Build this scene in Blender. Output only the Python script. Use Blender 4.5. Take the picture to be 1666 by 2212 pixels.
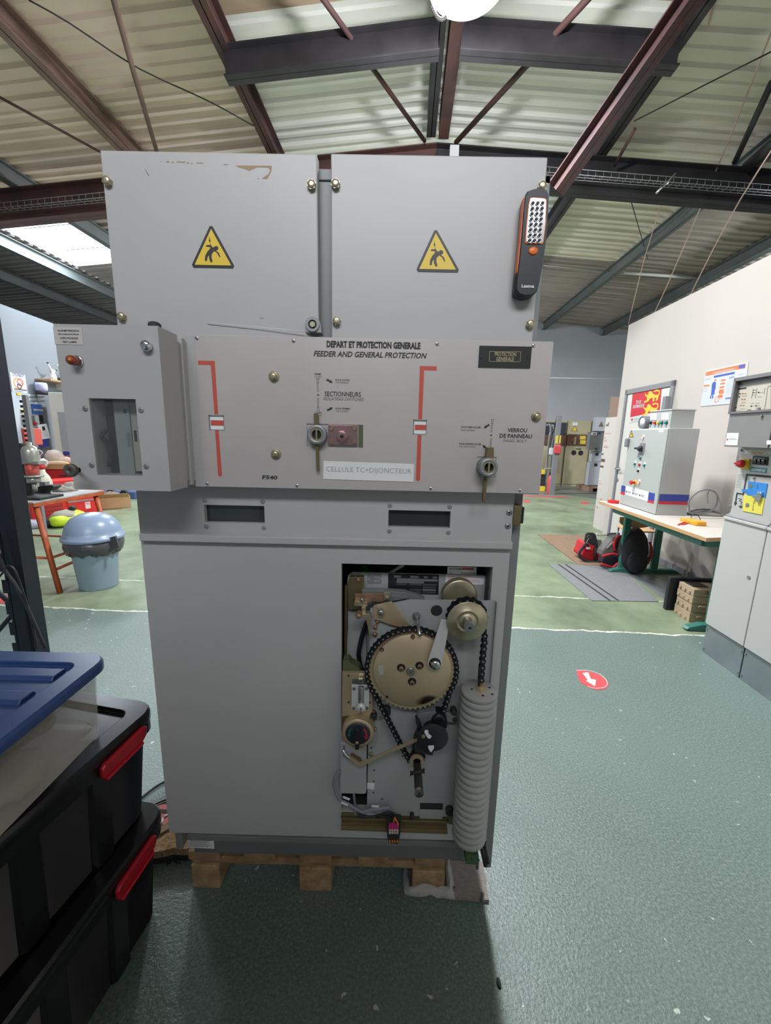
import bpy, math, random
from mathutils import Vector, Matrix
for _o in list(bpy.data.objects): bpy.data.objects.remove(_o)
SC = bpy.context.scene; COL = SC.collection
rnd = random.Random(7)

# ------------------------------------------------------------------ camera
FPX, PITCH, ROLL, YAW = 866.2, .190042, .0213833, -.0056018      # focal length in pixels of a 1666 px wide frame
CAM = Vector((0, -0.95, 1.42))
def _axes(p, r, y):
    fw = Vector((math.sin(y)*math.cos(p), math.cos(y)*math.cos(p), -math.sin(p)))
    rt = Vector((math.cos(y), -math.sin(y), 0)); up = rt.cross(fw)
    c, s = math.cos(r), math.sin(r)
    return c*rt + s*up, -s*rt + c*up, fw
RT, UP, FW = _axes(PITCH, ROLL, YAW)
cd = bpy.data.cameras.new('camera'); cam = bpy.data.objects.new('camera', cd); COL.objects.link(cam)
cd.sensor_fit = 'HORIZONTAL'; cd.sensor_width = 36; cd.lens = FPX/1666*36; cd.clip_start = .02; cd.clip_end = 200
cam.matrix_world = Matrix(((RT.x, UP.x, -FW.x, CAM.x), (RT.y, UP.y, -FW.y, CAM.y), (RT.z, UP.z, -FW.z, CAM.z), (0, 0, 0, 1)))
SC.camera = cam
SC.view_settings.view_transform = 'Standard'; SC.view_settings.look = 'None'
SC.view_settings.exposure = 0.12; SC.view_settings.gamma = 1; SC.view_settings.use_curve_mapping = False

# measuring: photo pixel -> point on a plane of the room
def ray(px, py): return RT*((px-833)/FPX) - UP*((py-1106)/FPX) + FW
def onY(px, py, Y=0.): d = ray(px, py); return CAM + d*((Y-CAM.y)/d.y)
def onZ(px, py, Z=0.): d = ray(px, py); return CAM + d*((Z-CAM.z)/d.z)
SY = math.radians(2.46); TS = math.tan(SY)          # the hall runs 2.46 degrees off the cabinet's own axis
def onX(px, py, x0, t=TS):                          # plane x = x0 + t*y
    d = ray(px, py); return CAM + d*((x0 + CAM.y*t - CAM.x)/(d.x - t*d.y))
def S(a, b, z=0.): return Vector((a*math.cos(SY) + b*math.sin(SY), -a*math.sin(SY) + b*math.cos(SY), z))

# ------------------------------------------------------------------ world and lamps
w = bpy.data.worlds.new('world'); SC.world = w; w.use_nodes = True
w.node_tree.nodes['Background'].inputs[0].default_value = (.80, .88, 1, 1)
w.node_tree.nodes['Background'].inputs[1].default_value = 1.1
LAMP_POWER = 195; REAR_POWER = 420
def area(loc, size, power, color=(1, 1, 1), rot=(0, 0, 0), size_y=None, name='lamp_light'):
    l = bpy.data.lights.new(name, 'AREA'); l.energy = power; l.color = color
    l.shape = 'DISK' if size_y is None else 'RECTANGLE'; l.size = size
    if size_y: l.size_y = size_y
    o = bpy.data.objects.new(name, l); COL.objects.link(o); o.location = loc; o.rotation_euler = rot
    return o

# ------------------------------------------------------------------ materials
def mat(name, col, rough=.5, metal=0., noise=0., nscale=8., emit=None, estr=0., alpha=None, trans=0., bump=0., bscale=60., spec=None, col2=None, coat=0.):
    m = bpy.data.materials.new(name); m.use_nodes = True; nt = m.node_tree; b = nt.nodes['Principled BSDF']
    b.inputs['Base Color'].default_value = (*col, 1); b.inputs['Roughness'].default_value = rough; b.inputs['Metallic'].default_value = metal
    if spec is not None: b.inputs['Specular IOR Level'].default_value = spec
    if trans: b.inputs['Transmission Weight'].default_value = trans
    if coat: b.inputs['Coat Weight'].default_value = coat
    if alpha is not None: b.inputs['Alpha'].default_value = alpha
    if emit: b.inputs['Emission Color'].default_value = (*emit, 1); b.inputs['Emission Strength'].default_value = estr
    if noise or col2 or bump:
        tc = nt.nodes.new('ShaderNodeTexCoord')
    if noise or col2:
        n = nt.nodes.new('ShaderNodeTexNoise'); n.inputs['Scale'].default_value = nscale; n.inputs['Detail'].default_value = 6
        nt.links.new(tc.outputs['Object'], n.inputs['Vector'])
        r = nt.nodes.new('ShaderNodeValToRGB'); c2 = col2 or tuple(max(0, c*(1-noise)) for c in col)
        r.color_ramp.elements[0].position = .35; r.color_ramp.elements[1].position = .68
        r.color_ramp.elements[0].color = (*c2, 1); r.color_ramp.elements[1].color = (*col, 1)
        nt.links.new(n.outputs['Fac'], r.inputs['Fac']); nt.links.new(r.outputs['Color'], b.inputs['Base Color'])
    if bump:
        n2 = nt.nodes.new('ShaderNodeTexNoise'); n2.inputs['Scale'].default_value = bscale; n2.inputs['Detail'].default_value = 3
        nt.links.new(tc.outputs['Object'], n2.inputs['Vector'])
        bp = nt.nodes.new('ShaderNodeBump'); bp.inputs['Strength'].default_value = bump; bp.inputs['Distance'].default_value = .01
        nt.links.new(n2.outputs['Fac'], bp.inputs['Height']); nt.links.new(bp.outputs['Normal'], b.inputs['Normal'])
    return m
M = {}
def mk(k, *a, **kw): M[k] = mat(k, *a, **kw); return M[k]
mk('cab_grey', (.44,.43,.435), .42, noise=.07, nscale=3)
mk('cab_frame', (.21,.22,.22), .45, noise=.1, nscale=4)
mk('panel_alu', (.54,.495,.49), .38, .25, noise=.10, nscale=5)
mk('base_grey', (.15,.155,.15), .5, noise=.1)
mk('black', (.012,.012,.014), .45)
mk('ink', (.02,.02,.022), .6)
mk('ink_soft', (.12,.115,.12), .6)
mk('dark', (.02,.022,.022), .7)
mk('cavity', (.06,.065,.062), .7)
mk('red_tape', (.52,.085,.06), .5)
mk('white', (.72,.73,.74), .5)
mk('paper', (.74,.76,.78), .7)
mk('yellow_sign', (.72,.50,.04), .45)
mk('brass', (.52,.46,.32), .36, .75, noise=.25, nscale=30)
mk('zinc', (.56,.47,.30), .42, .55, noise=.28, nscale=9, col2=(.50,.36,.24))
mk('zinc_dark', (.22,.17,.09), .45, .6, noise=.3, nscale=14)
mk('copper', (.42,.25,.17), .4, .6, noise=.3, nscale=20)
mk('chrome', (.72,.72,.74), .18, 1)
mk('steel', (.42,.42,.41), .35, .9, noise=.15)
mk('pink_zinc', (.60,.38,.40), .22, .85, noise=.2, nscale=20)
mk('grey_metal', (.30,.31,.32), .4, .4, noise=.15)
mk('mech_grey', (.36,.37,.37), .45, noise=.08, nscale=5)
mk('chain_black', (.025,.025,.03), .4, .6)
mk('soot', (.016,.012,.01), .8)
mk('green', (.05,.30,.05), .5)
mk('insul', (.38,.375,.365), .5, noise=.15, nscale=14)
mk('olive', (.08,.11,.05), .6)
mk('wood', (.36,.235,.125), .75, nscale=24, col2=(.22,.135,.065), bump=.25, bscale=60)
mk('wood_end', (.45,.31,.17), .75, col2=(.29,.185,.095), nscale=30, bump=.3, bscale=80)
mk('beech', (.62,.36,.17), .45, noise=.12, nscale=5)
mk('film', (.75,.77,.76), .3, alpha=.42, bump=.8, bscale=35)
mk('chipboard', (.42,.33,.26), .9, noise=.3, nscale=90, bump=.5, bscale=200)
mk('osb', (.55,.36,.20), .9, col2=(.30,.17,.08), nscale=70, bump=.6, bscale=120)
mk('lid_blue', (.035,.08,.24), .32, noise=.1, nscale=3)
mk('clear_pl', (.60,.57,.50), .2, alpha=.24, bump=.05, bscale=20)
mk('box_black', (.010,.010,.012), .24, bump=.02, bscale=260)
mk('clip_red', (.42,.008,.02), .35)
mk('cloth_taupe', (.30,.26,.20), .85, noise=.3, nscale=6)
mk('rack_navy', (.012,.016,.026), .35, .3)
mk('cable', (.014,.014,.018), .5)
mk('roof_tan', (.88,.71,.58), .65, noise=.22, nscale=.8)
mk('steel_red', (.13,.055,.048), .6, noise=.35, nscale=2.5, col2=(.06,.035,.036))
mk('steel_dark', (.04,.036,.042), .6, noise=.4, nscale=3, col2=(.02,.018,.02))
mk('steel_pink', (.30,.19,.16), .6, noise=.3, nscale=3)
mk('steel_green', (.13,.15,.145), .6, noise=.2, nscale=3)
mk('wire_galv', (.45,.46,.47), .4, .6)
mk('chain_pink', (.62,.42,.36), .6)
mk('wall_cream', (.50,.462,.425), .8, noise=.04, nscale=1.5)
mk('wall_blue', (.20,.222,.245), .7, noise=.06, nscale=1)
mk('wall_far', (.44,.46,.50), .7, noise=.25, nscale=.35, col2=(.34,.36,.39))
mk('skirting', (.26,.27,.30), .6)
mk('door_white', (.60,.585,.55), .5)
mk('door_frame', (.20,.205,.225), .5)
# ------------------------------------------------------------------ mesh building
class Fr:
    """a drawing plane: u to the right, v up, w out of the surface"""
    def __init__(s, o, u, v, w): s.o, s.u, s.v, s.w = Vector(o), Vector(u), Vector(v), Vector(w)
    def pt(s, a, b, c=0.): return s.o + s.u*a + s.v*b + s.w*c
    def uv(s, p): d = Vector(p)-s.o; return (d.dot(s.u), d.dot(s.v))
def onF(px, py, fr): d = ray(px, py); t = (fr.o-CAM).dot(fr.w)/d.dot(fr.w); return fr.uv(CAM+d*t)
def FY(Y): return Fr((0, Y, 0), (1, 0, 0), (0, 0, 1), (0, -1, 0))      # faces the camera; (a, b) = (x, z)
def PX(px, py, Y): p = onY(px, py, Y); return (p.x, p.z)
WORLD = Fr((0, 0, 0), (1, 0, 0), (0, 1, 0), (0, 0, 1))
MW = {}
class MB:
    def __init__(s): s.v, s.f, s.m, s.s = [], [], [], []
    def add(s, vs, fs, m=0, smooth=False):
        n = len(s.v); s.v += [Vector(v) for v in vs]
        for f in fs: s.f.append([i+n for i in f]); s.m.append(m); s.s.append(smooth)
        return s
    def box(s, a, b, m=0, fr=WORLD):
        (x0, y0, z0), (x1, y1, z1) = a, b
        vs = [fr.pt(x, y, z) for z in (z0, z1) for x, y in ((x0, y0), (x1, y0), (x1, y1), (x0, y1))]
        return s.add(vs, [(3,2,1,0), (4,5,6,7), (0,1,5,4), (1,2,6,5), (2,3,7,6), (3,0,4,7)], m)
    def prism(s, poly, w0, w1, fr, m=0, smooth=False, top=None):
        n = len(poly); t = top or poly
        vs = [fr.pt(a, b, w0) for a, b in poly] + [fr.pt(a, b, w1) for a, b in t]
        s.add(vs, [tuple(reversed(range(n))), tuple(range(n, 2*n))], m)
        k = len(s.v)-2*n
        for i in range(n):
            j = (i+1) % n; s.f.append([k+i, k+j, k+n+j, k+n+i]); s.m.append(m); s.s.append(smooth)
        return s
    def cyl(s, p0, p1, r, r2=None, seg=20, m=0, caps=True, smooth=True):
        p0, p1 = Vector(p0), Vector(p1); r2 = r if r2 is None else r2; d = (p1-p0).normalized()
        u = d.orthogonal().normalized(); v = d.cross(u)
        vs = []
        for p, rr in ((p0, r), (p1, r2)):
            vs += [p + (u*math.cos(2*math.pi*i/seg) + v*math.sin(2*math.pi*i/seg))*rr for i in range(seg)]
        s.add(vs, [(i, (i+1) % seg, seg+(i+1) % seg, seg+i) for i in range(seg)], m, smooth)
        if caps:
            k = len(s.v)-2*seg
            s.f.append([k+i for i in reversed(range(seg))]); s.m.append(m); s.s.append(False)
            s.f.append([k+seg+i for i in range(seg)]); s.m.append(m); s.s.append(False)
        return s
    def tube(s, pts, r, seg=8, m=0, closed=False, sub=0, flat=None):
        pts = [Vector(p) for p in pts]
        if sub: pts = smooth_path(pts, sub, closed)
        n = len(pts); vs = []; prev = None
        for i, p in enumerate(pts):
            a = pts[i-1] if (i or closed) else p; b = pts[(i+1) % n] if (i < n-1 or closed) else p
            d = (b-a).normalized() if (b-a).length > 1e-9 else Vector((0, 0, 1))
            if prev is None: u = d.orthogonal().normalized()
            else:
                u = prev - d*prev.dot(d)
                u = u.normalized() if u.length > 1e-6 else d.orthogonal().normalized()
            prev = u; v = d.cross(u); rr = r[i*len(r)//n] if isinstance(r, (list, tuple)) else r
            vs += [p + (u*math.cos(2*math.pi*k/seg) + v*math.sin(2*math.pi*k/seg))*rr for k in range(seg)]
        fs = []
        for i in range(n if closed else n-1):
            j = (i+1) % n
            fs += [(i*seg+k, i*seg+(k+1) % seg, j*seg+(k+1) % seg, j*seg+k) for k in range(seg)]
        s.add(vs, fs, m, True)
        if not closed:
            k0 = len(s.v)-n*seg
            s.f.append([k0+i for i in reversed(range(seg))]); s.m.append(m); s.s.append(False)
            s.f.append([k0+(n-1)*seg+i for i in range(seg)]); s.m.append(m); s.s.append(False)
        return s
    def lathe(s, prof, fr, c=(0, 0), seg=32, m=0, smooth=True, sx=1., sy=1., cap0=True, cap1=True):
        """profile [(radius, w)] turned about the frame's w axis through c"""
        vs = []
        for r, ww in prof:
            vs += [fr.pt(c[0]+r*sx*math.cos(2*math.pi*i/seg), c[1]+r*sy*math.sin(2*math.pi*i/seg), ww) for i in range(seg)]
        fs = []
        for k in range(len(prof)-1):
            fs += [(k*seg+i, k*seg+(i+1) % seg, (k+1)*seg+(i+1) % seg, (k+1)*seg+i) for i in range(seg)]
        s.add(vs, fs, m, smooth); k0 = len(s.v)-len(prof)*seg
        if cap0 and prof[0][0] > 1e-6: s.f.append([k0+i for i in reversed(range(seg))]); s.m.append(m); s.s.append(False)
        if cap1 and prof[-1][0] > 1e-6: s.f.append([k0+(len(prof)-1)*seg+i for i in range(seg)]); s.m.append(m); s.s.append(False)
        return s
    def ring(s, fr, c, ro, ri, w0, w1, seg=36, m=0):
        return s.lathe([(ri, w0), (ro, w0), (ro, w1), (ri, w1), (ri, w0)], fr, c, seg, m, False, cap0=False, cap1=False)
    def ell(s, c, r, m=0, seg=18, rings=10, noise=0., seed=1, flat=None):
        rr = random.Random(seed); c = Vector(c); vs = []; fs = []
        for j in range(rings+1):
            th = math.pi*j/rings
            for i in range(seg):
                ph = 2*math.pi*i/seg; k = 1 + (rr.uniform(-noise, noise) if 0 < j < rings else 0)
                p = Vector((r[0]*math.sin(th)*math.cos(ph)*k, r[1]*math.sin(th)*math.sin(ph)*k, r[2]*math.cos(th)*k))
                q = c+p
                if flat is not None and q.z < flat: q.z = flat
                vs.append(q)
        for j in range(rings):
            fs += [(j*seg+i, (j+1)*seg+i, (j+1)*seg+(i+1) % seg, j*seg+(i+1) % seg) for i in range(seg)]
        return s.add(vs, fs, m, True)
    def text(s, body, fr, u, v, h, wd=None, m=0, shear=0., weight=0., align='L', lift=.0006, stretch=1.):
        cu = bpy.data.curves.new('t', 'FONT'); cu.body = body; cu.shear = shear; cu.offset = weight; cu.size = 1; cu.resolution_u = 2
        ob = bpy.data.objects.new('t', cu); me = ob.to_mesh()
        vs = [x.co.copy() for x in me.vertices]; fs = [tuple(p.vertices) for p in me.polygons]; ob.to_mesh_clear()
        bpy.data.objects.remove(ob); bpy.data.curves.remove(cu)
        if not vs: return s
        x0 = min(p.x for p in vs); x1 = max(p.x for p in vs); y0 = min(p.y for p in vs); y1 = max(p.y for p in vs)
        ky = h/(y1-y0); kx = wd/(x1-x0) if wd else ky*stretch; W = (x1-x0)*kx
        off = {'L': 0, 'C': -W/2, 'R': -W}[align]
        return s.add([fr.pt(u+off+(p.x-x0)*kx, v+(p.y-y0)*ky, lift) for p in vs], fs, m)
    def build(s, name, mats, parent=None, bevel=0., local=False, label=None, solid=None, subsurf=0, kind=None):
        if not isinstance(mats, (list, tuple)): mats = [mats]
        mats = [M[x] if isinstance(x, str) else x for x in mats]
        me = bpy.data.meshes.new(name); mw = MW.get(parent.name, Matrix()) if parent else Matrix()
        inv = Matrix() if local else mw.inverted(); vs = [inv @ v for v in s.v]
        base = Vector((0, 0, 0))
        if parent is None and vs:
            xs = [v.x for v in vs]; ys = [v.y for v in vs]; base = Vector(((min(xs)+max(xs))/2, (min(ys)+max(ys))/2, min(v.z for v in vs)))
            vs = [v-base for v in vs]
        me.from_pydata([tuple(v) for v in vs], [], s.f)
        for x in mats: me.materials.append(x)
        me.polygons.foreach_set('material_index', s.m); me.polygons.foreach_set('use_smooth', s.s); me.update()
        o = bpy.data.objects.new(name, me); COL.objects.link(o)
        if parent: o.parent = parent; MW[o.name] = mw.copy()
        else: o.location = base; MW[o.name] = Matrix.Translation(base)
        if solid: q = o.modifiers.new('solid', 'SOLIDIFY'); q.thickness = solid; q.offset = 0
        if bevel: q = o.modifiers.new('bevel', 'BEVEL'); q.width = bevel; q.segments = 2; q.limit_method = 'ANGLE'; q.angle_limit = .6
        if subsurf: q = o.modifiers.new('sub', 'SUBSURF'); q.levels = q.render_levels = subsurf
        if label: o['label'] = label
        if kind: o['kind'] = kind
        return o
def smooth_path(pts, sub, closed=False):
    out = []; n = len(pts); g = (lambda i: pts[i % n]) if closed else (lambda i: pts[max(0, min(n-1, i))])
    for i in range(n if closed else n-1):
        p0, p1, p2, p3 = g(i-1), g(i), g(i+1), g(i+2)
        for k in range(sub):
            t = k/sub; out.append(.5*((2*p1)+(p2-p0)*t+(2*p0-5*p1+4*p2-p3)*t*t+(3*p1-p0-3*p2+p3)*t**3))
    if not closed: out.append(pts[-1])
    return out
def tag(o, label, cat, group=None, kind=None):
    o['label'] = label; o['category'] = cat
    if group: o['group'] = group
    if kind: o['kind'] = kind
    return o
def thing(name, label, cat, loc=(0, 0, 0), rz=0., group=None):
    o = bpy.data.objects.new(name, None); COL.objects.link(o); o.empty_display_size = .1
    o.location = loc; o.rotation_euler = (0, 0, rz)
    MW[o.name] = Matrix.Translation(Vector(loc)) @ Matrix.Rotation(rz, 4, 'Z')
    return tag(o, label, cat, group)
def struct(name, mb, mats, **kw):
    o = mb.build(name, mats, **kw); o['kind'] = 'structure'; return o
def copy_tree(o, loc=None, rz=None, label=None, parent=None):
    c = o.copy(); COL.objects.link(c)
    if parent: c.parent = parent
    if loc is not None: c.location = loc
    if rz is not None: c.rotation_euler = (0, 0, rz)
    if label: c['label'] = label
    for ch in list(o.children): copy_tree(ch, parent=c)
    return c
def rrect(x0, y0, x1, y1, r, n=5, corners=(1, 1, 1, 1)):
    out = []
    for (cx, cy, a0, on, kx, ky) in ((x1-r, y0+r, -90, corners[0], x1, y0), (x1-r, y1-r, 0, corners[1], x1, y1), (x0+r, y1-r, 90, corners[2], x0, y1), (x0+r, y0+r, 180, corners[3], x0, y0)):
        if on: out += [(cx+r*math.cos(math.radians(a0+90*i/n)), cy+r*math.sin(math.radians(a0+90*i/n))) for i in range(n+1)]
        else: out.append((kx, ky))
    return out
def circ(c, r, n=24, a0=0): return [(c[0]+r*math.cos(a0+2*math.pi*i/n), c[1]+r*math.sin(a0+2*math.pi*i/n)) for i in range(n)]
def hexa(c, r, a0=.3): return circ(c, r, 6, a0)
def beam(name, p0, p1, wd, ht, mats, kind='I', tf=.012, parent=None):
    """rolled steel section from p0 to p1 (top centre line)"""
    p0, p1 = Vector(p0), Vector(p1); d = (p1-p0); L = d.length; d.normalize(); side = d.cross(Vector((0, 0, 1))).normalized(); up = side.cross(d)
    fr = Fr(p0, side, up, d); b = MB()
    if kind == 'I':
        b.box((-wd/2, -tf, 0), (wd/2, 0, L), 0, fr); b.box((-wd/2, -ht, 0), (wd/2, -ht+tf, L), 0, fr); b.box((-tf/3, -ht, 0), (tf/3, 0, L), 0, fr)
    elif kind == 'L':
        b.box((-wd/2, -tf, 0), (wd/2, 0, L), 0, fr); b.box((-wd/2, -ht, 0), (-wd/2+tf, 0, L), 0, fr)
    else: b.box((-wd/2, -ht, 0), (wd/2, 0, L), 0, fr)
    return b.build(name, mats, parent)
# ------------------------------------------------------------------ floor
def floor_mat():
    m = bpy.data.materials.new('floor_paint'); m.use_nodes = True; nt = m.node_tree; N = nt.nodes; L = nt.links; b = N['Principled BSDF']
    geo = N.new('ShaderNodeNewGeometry'); rot = N.new('ShaderNodeVectorRotate'); rot.rotation_type = 'Z_AXIS'; rot.inputs['Angle'].default_value = SY
    L.new(geo.outputs['Position'], rot.inputs['Vector']); sep = N.new('ShaderNodeSeparateXYZ'); L.new(rot.outputs[0], sep.inputs[0])
    def noise(sc, det=5, rough=.55, vec=None):
        n = N.new('ShaderNodeTexNoise'); n.inputs['Scale'].default_value = sc; n.inputs['Detail'].default_value = det; n.inputs['Roughness'].default_value = rough
        L.new(vec or rot.outputs[0], n.inputs['Vector']); return n.outputs['Fac']
    def ramp(src, stops):
        r = N.new('ShaderNodeValToRGB'); e = r.color_ramp.elements
        while len(e) < len(stops): e.new(.5)
        for x, (p, c) in zip(e, stops): x.position = p; x.color = (*c, 1) if len(c) == 3 else c
        L.new(src, r.inputs['Fac']); return r.outputs['Color']
    def mix(f, a, c):
        x = N.new('ShaderNodeMix'); x.data_type = 'RGBA'
        if isinstance(f, float): x.inputs[0].default_value = f
        else: L.new(f, x.inputs[0])
        for sk, v in ((x.inputs[6], a), (x.inputs[7], c)):
            if isinstance(v, tuple): sk.default_value = (*v, 1)
            else: L.new(v, sk)
        return x.outputs[2]
    def math_(op, a, c, d=None):
        x = N.new('ShaderNodeMath'); x.operation = op
        for i, v in enumerate((a, c, d)):
            if v is None: continue
            if isinstance(v, (int, float)): x.inputs[i].default_value = v
            else: L.new(v, x.inputs[i])
        return x.outputs[0]
    grain = noise(120, 4, .75)
    near = ramp(grain, [(.32, (.07, .11, .098)), (.50, (.13, .18, .16)), (.72, (.27, .33, .30))])
    near = mix(ramp(noise(.9, 5), [(.4, (0, 0, 0)), (.7, (.55, .55, .55))]), near, (.16, .215, .193))
    old = ramp(noise(1.6, 8, .65), [(.3, (.105, .135, .09)), (.5, (.19, .24, .15)), (.72, (.28, .325, .22))])
    far = ramp(noise(1.2, 6), [(.3, (.16, .18, .17)), (.7, (.24, .26, .235))])
    wob = math_('MULTIPLY', math_('SUBTRACT', noise(9, 4), .5), .07)
    y = math_('ADD', sep.outputs['Y'], wob)
    c = mix(math_('GREATER_THAN', y, 1.93), near, old)
    c = mix(math_('GREATER_THAN', y, 9.2), c, far)
    # bare concrete along the joints and chips in the paint
    for yy, wd in ((1.93, .007), (2.57, .005)):
        k = math_('LESS_THAN', math_('ABSOLUTE', math_('SUBTRACT', y, yy), 0), math_('MULTIPLY', math_('SUBTRACT', noise(12, 5, .7), .22), wd*5.))
        c = mix(k, c, (.62, .62, .55))
    big = N.new('ShaderNodeTexVoronoi'); big.inputs['Scale'].default_value = 17; dv = N.new('ShaderNodeVectorMath'); dv.operation = 'ADD'; nz = N.new('ShaderNodeTexNoise'); nz.inputs['Scale'].default_value = 60; L.new(rot.outputs[0], nz.inputs['Vector']); sc = N.new('ShaderNodeVectorMath'); sc.operation = 'SCALE'; sc.inputs['Scale'].default_value = .03; L.new(nz.outputs['Color'], sc.inputs[0]); L.new(rot.outputs[0], dv.inputs[0]); L.new(sc.outputs[0], dv.inputs[1]); L.new(dv.outputs[0], big.inputs['Vector'])
    chips = math_('LESS_THAN', big.outputs['Distance'], math_('MULTIPLY', math_('SUBTRACT', noise(.9, 4), .38), .48))
    c = mix(math_('MULTIPLY', chips, math_('LESS_THAN', sep.outputs['Y'], 1.93)), c, (.50, .56, .50))
    L.new(c, b.inputs['Base Color'])
    L.new(ramp(noise(2.2, 5), [(.3, (.30, .30, .30)), (.7, (.5, .5, .5))]), b.inputs['Roughness'])
    bp = N.new('ShaderNodeBump'); bp.inputs['Distance'].default_value = .004
    L.new(mix(math_('GREATER_THAN', y, 1.93), (.55, .55, .55), (.10, .10, .10)), bp.inputs['Strength']); L.new(noise(110, 3, .6), bp.inputs['Height'])
    L.new(bp.outputs['Normal'], b.inputs['Normal']); return m
M['floor'] = floor_mat()
b = MB(); b.box((-14, -9, -.15), (12, 16, 0)); struct('floor', b, 'floor')

# ------------------------------------------------------------------ roof: corrugated sheets on purlins, low gable with its ridge along the hall
ZR, SL, AR = 5.20, .08, .3
def zroof(a, drop=0.): return ZR - SL*abs(a-AR) - drop
mk('roof_near', (.62,.48,.34), .65, noise=.35, nscale=.9)
mk('roof_white', (.88,.88,.82), .6, noise=.10, nscale=1)
mk('roof_beige', (.85,.79,.67), .65, noise=.2, nscale=.7)
mk('roof_brown', (.40,.345,.31), .7, noise=.25, nscale=.8)
mk('roof_mauve', (.36,.32,.31), .7, noise=.25, nscale=.8)
def sheet(a0, a1, b0, b1, m, per=.17):
    """ribbed steel sheet: ribs run down the slope, every second one deeper"""
    bd = MB(); prof = []; y = b0; k = 0
    while y < b1-.001:
        d = .034 if k % 2 else .020
        prof += [(y, 0), (y+per*.55, 0), (y+per*.65, -d), (y+per*.90, -d)]; y += per; k += 1
    prof = [(min(p, b1), q) for p, q in prof] + [(b1, 0)]
    vs = [S(a, p, zroof(a)+q) for a in (a0, a1) for p, q in prof]; n = len(prof)
    bd.add(vs, [(i, i+1, n+i+1, n+i) for i in range(n-1)]); struct('ceiling', bd, m, solid=.004)
sheet(-10, -1.75, -7, 5.3, 'roof_tan'); sheet(-1.75, AR, -3.8, 3.25, 'roof_near'); sheet(AR, 2.3, -3.8, 3.25, 'roof_near'); sheet(-1.75, AR, -7, -6.4, 'roof_near'); sheet(AR, 2.3, -7, -6.4, 'roof_near')
sheet(-1.75, AR, 3.25, 12.3, 'roof_white'); sheet(AR, 2.3, 3.25, 12.3, 'roof_white')
sheet(2.3, 4.08, -7, 8.0, 'roof_beige'); sheet(2.3, 4.08, 8.0, 12.3, 'roof_brown'); sheet(4.08, 9, -7, 12.3, 'roof_brown')
sheet(-5.35, -1.75, 5.3, 12.3, 'roof_mauve'); sheet(-10, -6.75, 5.3, 12.3, 'roof_mauve'); sheet(-6.75, -5.35, 7.62, 12.3, 'roof_mauve')
# rooflight, and the sky light that comes through it
mk('rooflight', (.9, .93, .95), .4, emit=(.88, .94, 1), estr=4.5)
b = MB(); b.add([S(-6.75, 5.3, zroof(-6.75)+.01), S(-5.35, 5.3, zroof(-5.35)+.01), S(-5.35, 7.62, zroof(-5.35)+.01), S(-6.75, 7.62, zroof(-6.75)+.01)], [(0, 1, 2, 3)])
win = struct('window_1', b, 'rooflight', solid=.01)
b = MB(); b.add([S(-1.75, -6.4, zroof(-1.75)), S(AR, -6.4, ZR), S(2.3, -6.4, zroof(2.3)), S(2.3, -3.8, zroof(2.3)), S(AR, -3.8, ZR), S(-1.75, -3.8, zroof(-1.75))], [(0, 1, 4, 5), (1, 2, 3, 4)])
struct('added_rooflight', b, 'rooflight', solid=.01); area(S(.27, -5.1, 4.9), 3.6, REAR_POWER, (.97, .98, 1), (0, 0, 0), 2.5, 'added_rear_fill')  # glowing panel and lamp added behind the camera to brighten the upper cabinet
b = MB()
for bb in (6.1, 6.9): b.tube([S(-6.7, bb, zroof(-6.7)-.03), S(-5.4, bb, zroof(-5.4)-.03)], .008, 6)
b.build('glazing_wire', 'wire_galv', win)
p = S(-6.05, 6.45, zroof(-6.05)-.06); area(p, 1.3, 160, (.78, .88, 1), (0, 0, 0), 2.2, 'rooflight_daylight')
# purlins along the hall
tn = [0]
def trim(p0, p1, wd, ht, m, kind='I', tf=.012):
    tn[0] += 1; o = beam('trim_%d' % tn[0], p0, p1, wd, ht, m, kind, tf); o['kind'] = 'structure'; return o
for a, m, wd in ((-8.1, 'steel_green', .12), (-6.85, 'steel_green', .12), (-5.2, 'steel_green', .12), (-3.42, 'steel_pink', .14), (-1.72, 'steel_red', .12), (2.28, 'steel_dark', .13), (4.08, 'steel_green', .12), (5.85, 'steel_green', .14)):
    trim(S(a, -6, zroof(a, .05)), S(a, 12.3, zroof(a, .05)), wd, .2, m)
trim(S(.22, -6, ZR-.06), S(.22, 4.65, ZR-.06), .11, .2, 'steel_dark'); trim(S(.37, -6, ZR-.06), S(.37, 4.65, ZR-.06), .12, .22, 'steel_red', 'box')
# rafters across the hall
def rafter(a0, a1, bb, drop, wd, ht, m): return trim(S(a0, bb, zroof(a0, drop)), S(a1, bb, zroof(a1, drop)), wd, ht, m)
rafter(-9, AR, 4.82, .26, .18, .38, 'steel_red'); rafter(AR, 8.5, 4.82, .26, .18, .38, 'steel_dark')
rafter(-1.72, .2, 3.30, .24, .12, .24, 'steel_dark'); rafter(.42, 2.28, 3.30, .24, .12, .24, 'steel_dark')
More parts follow.
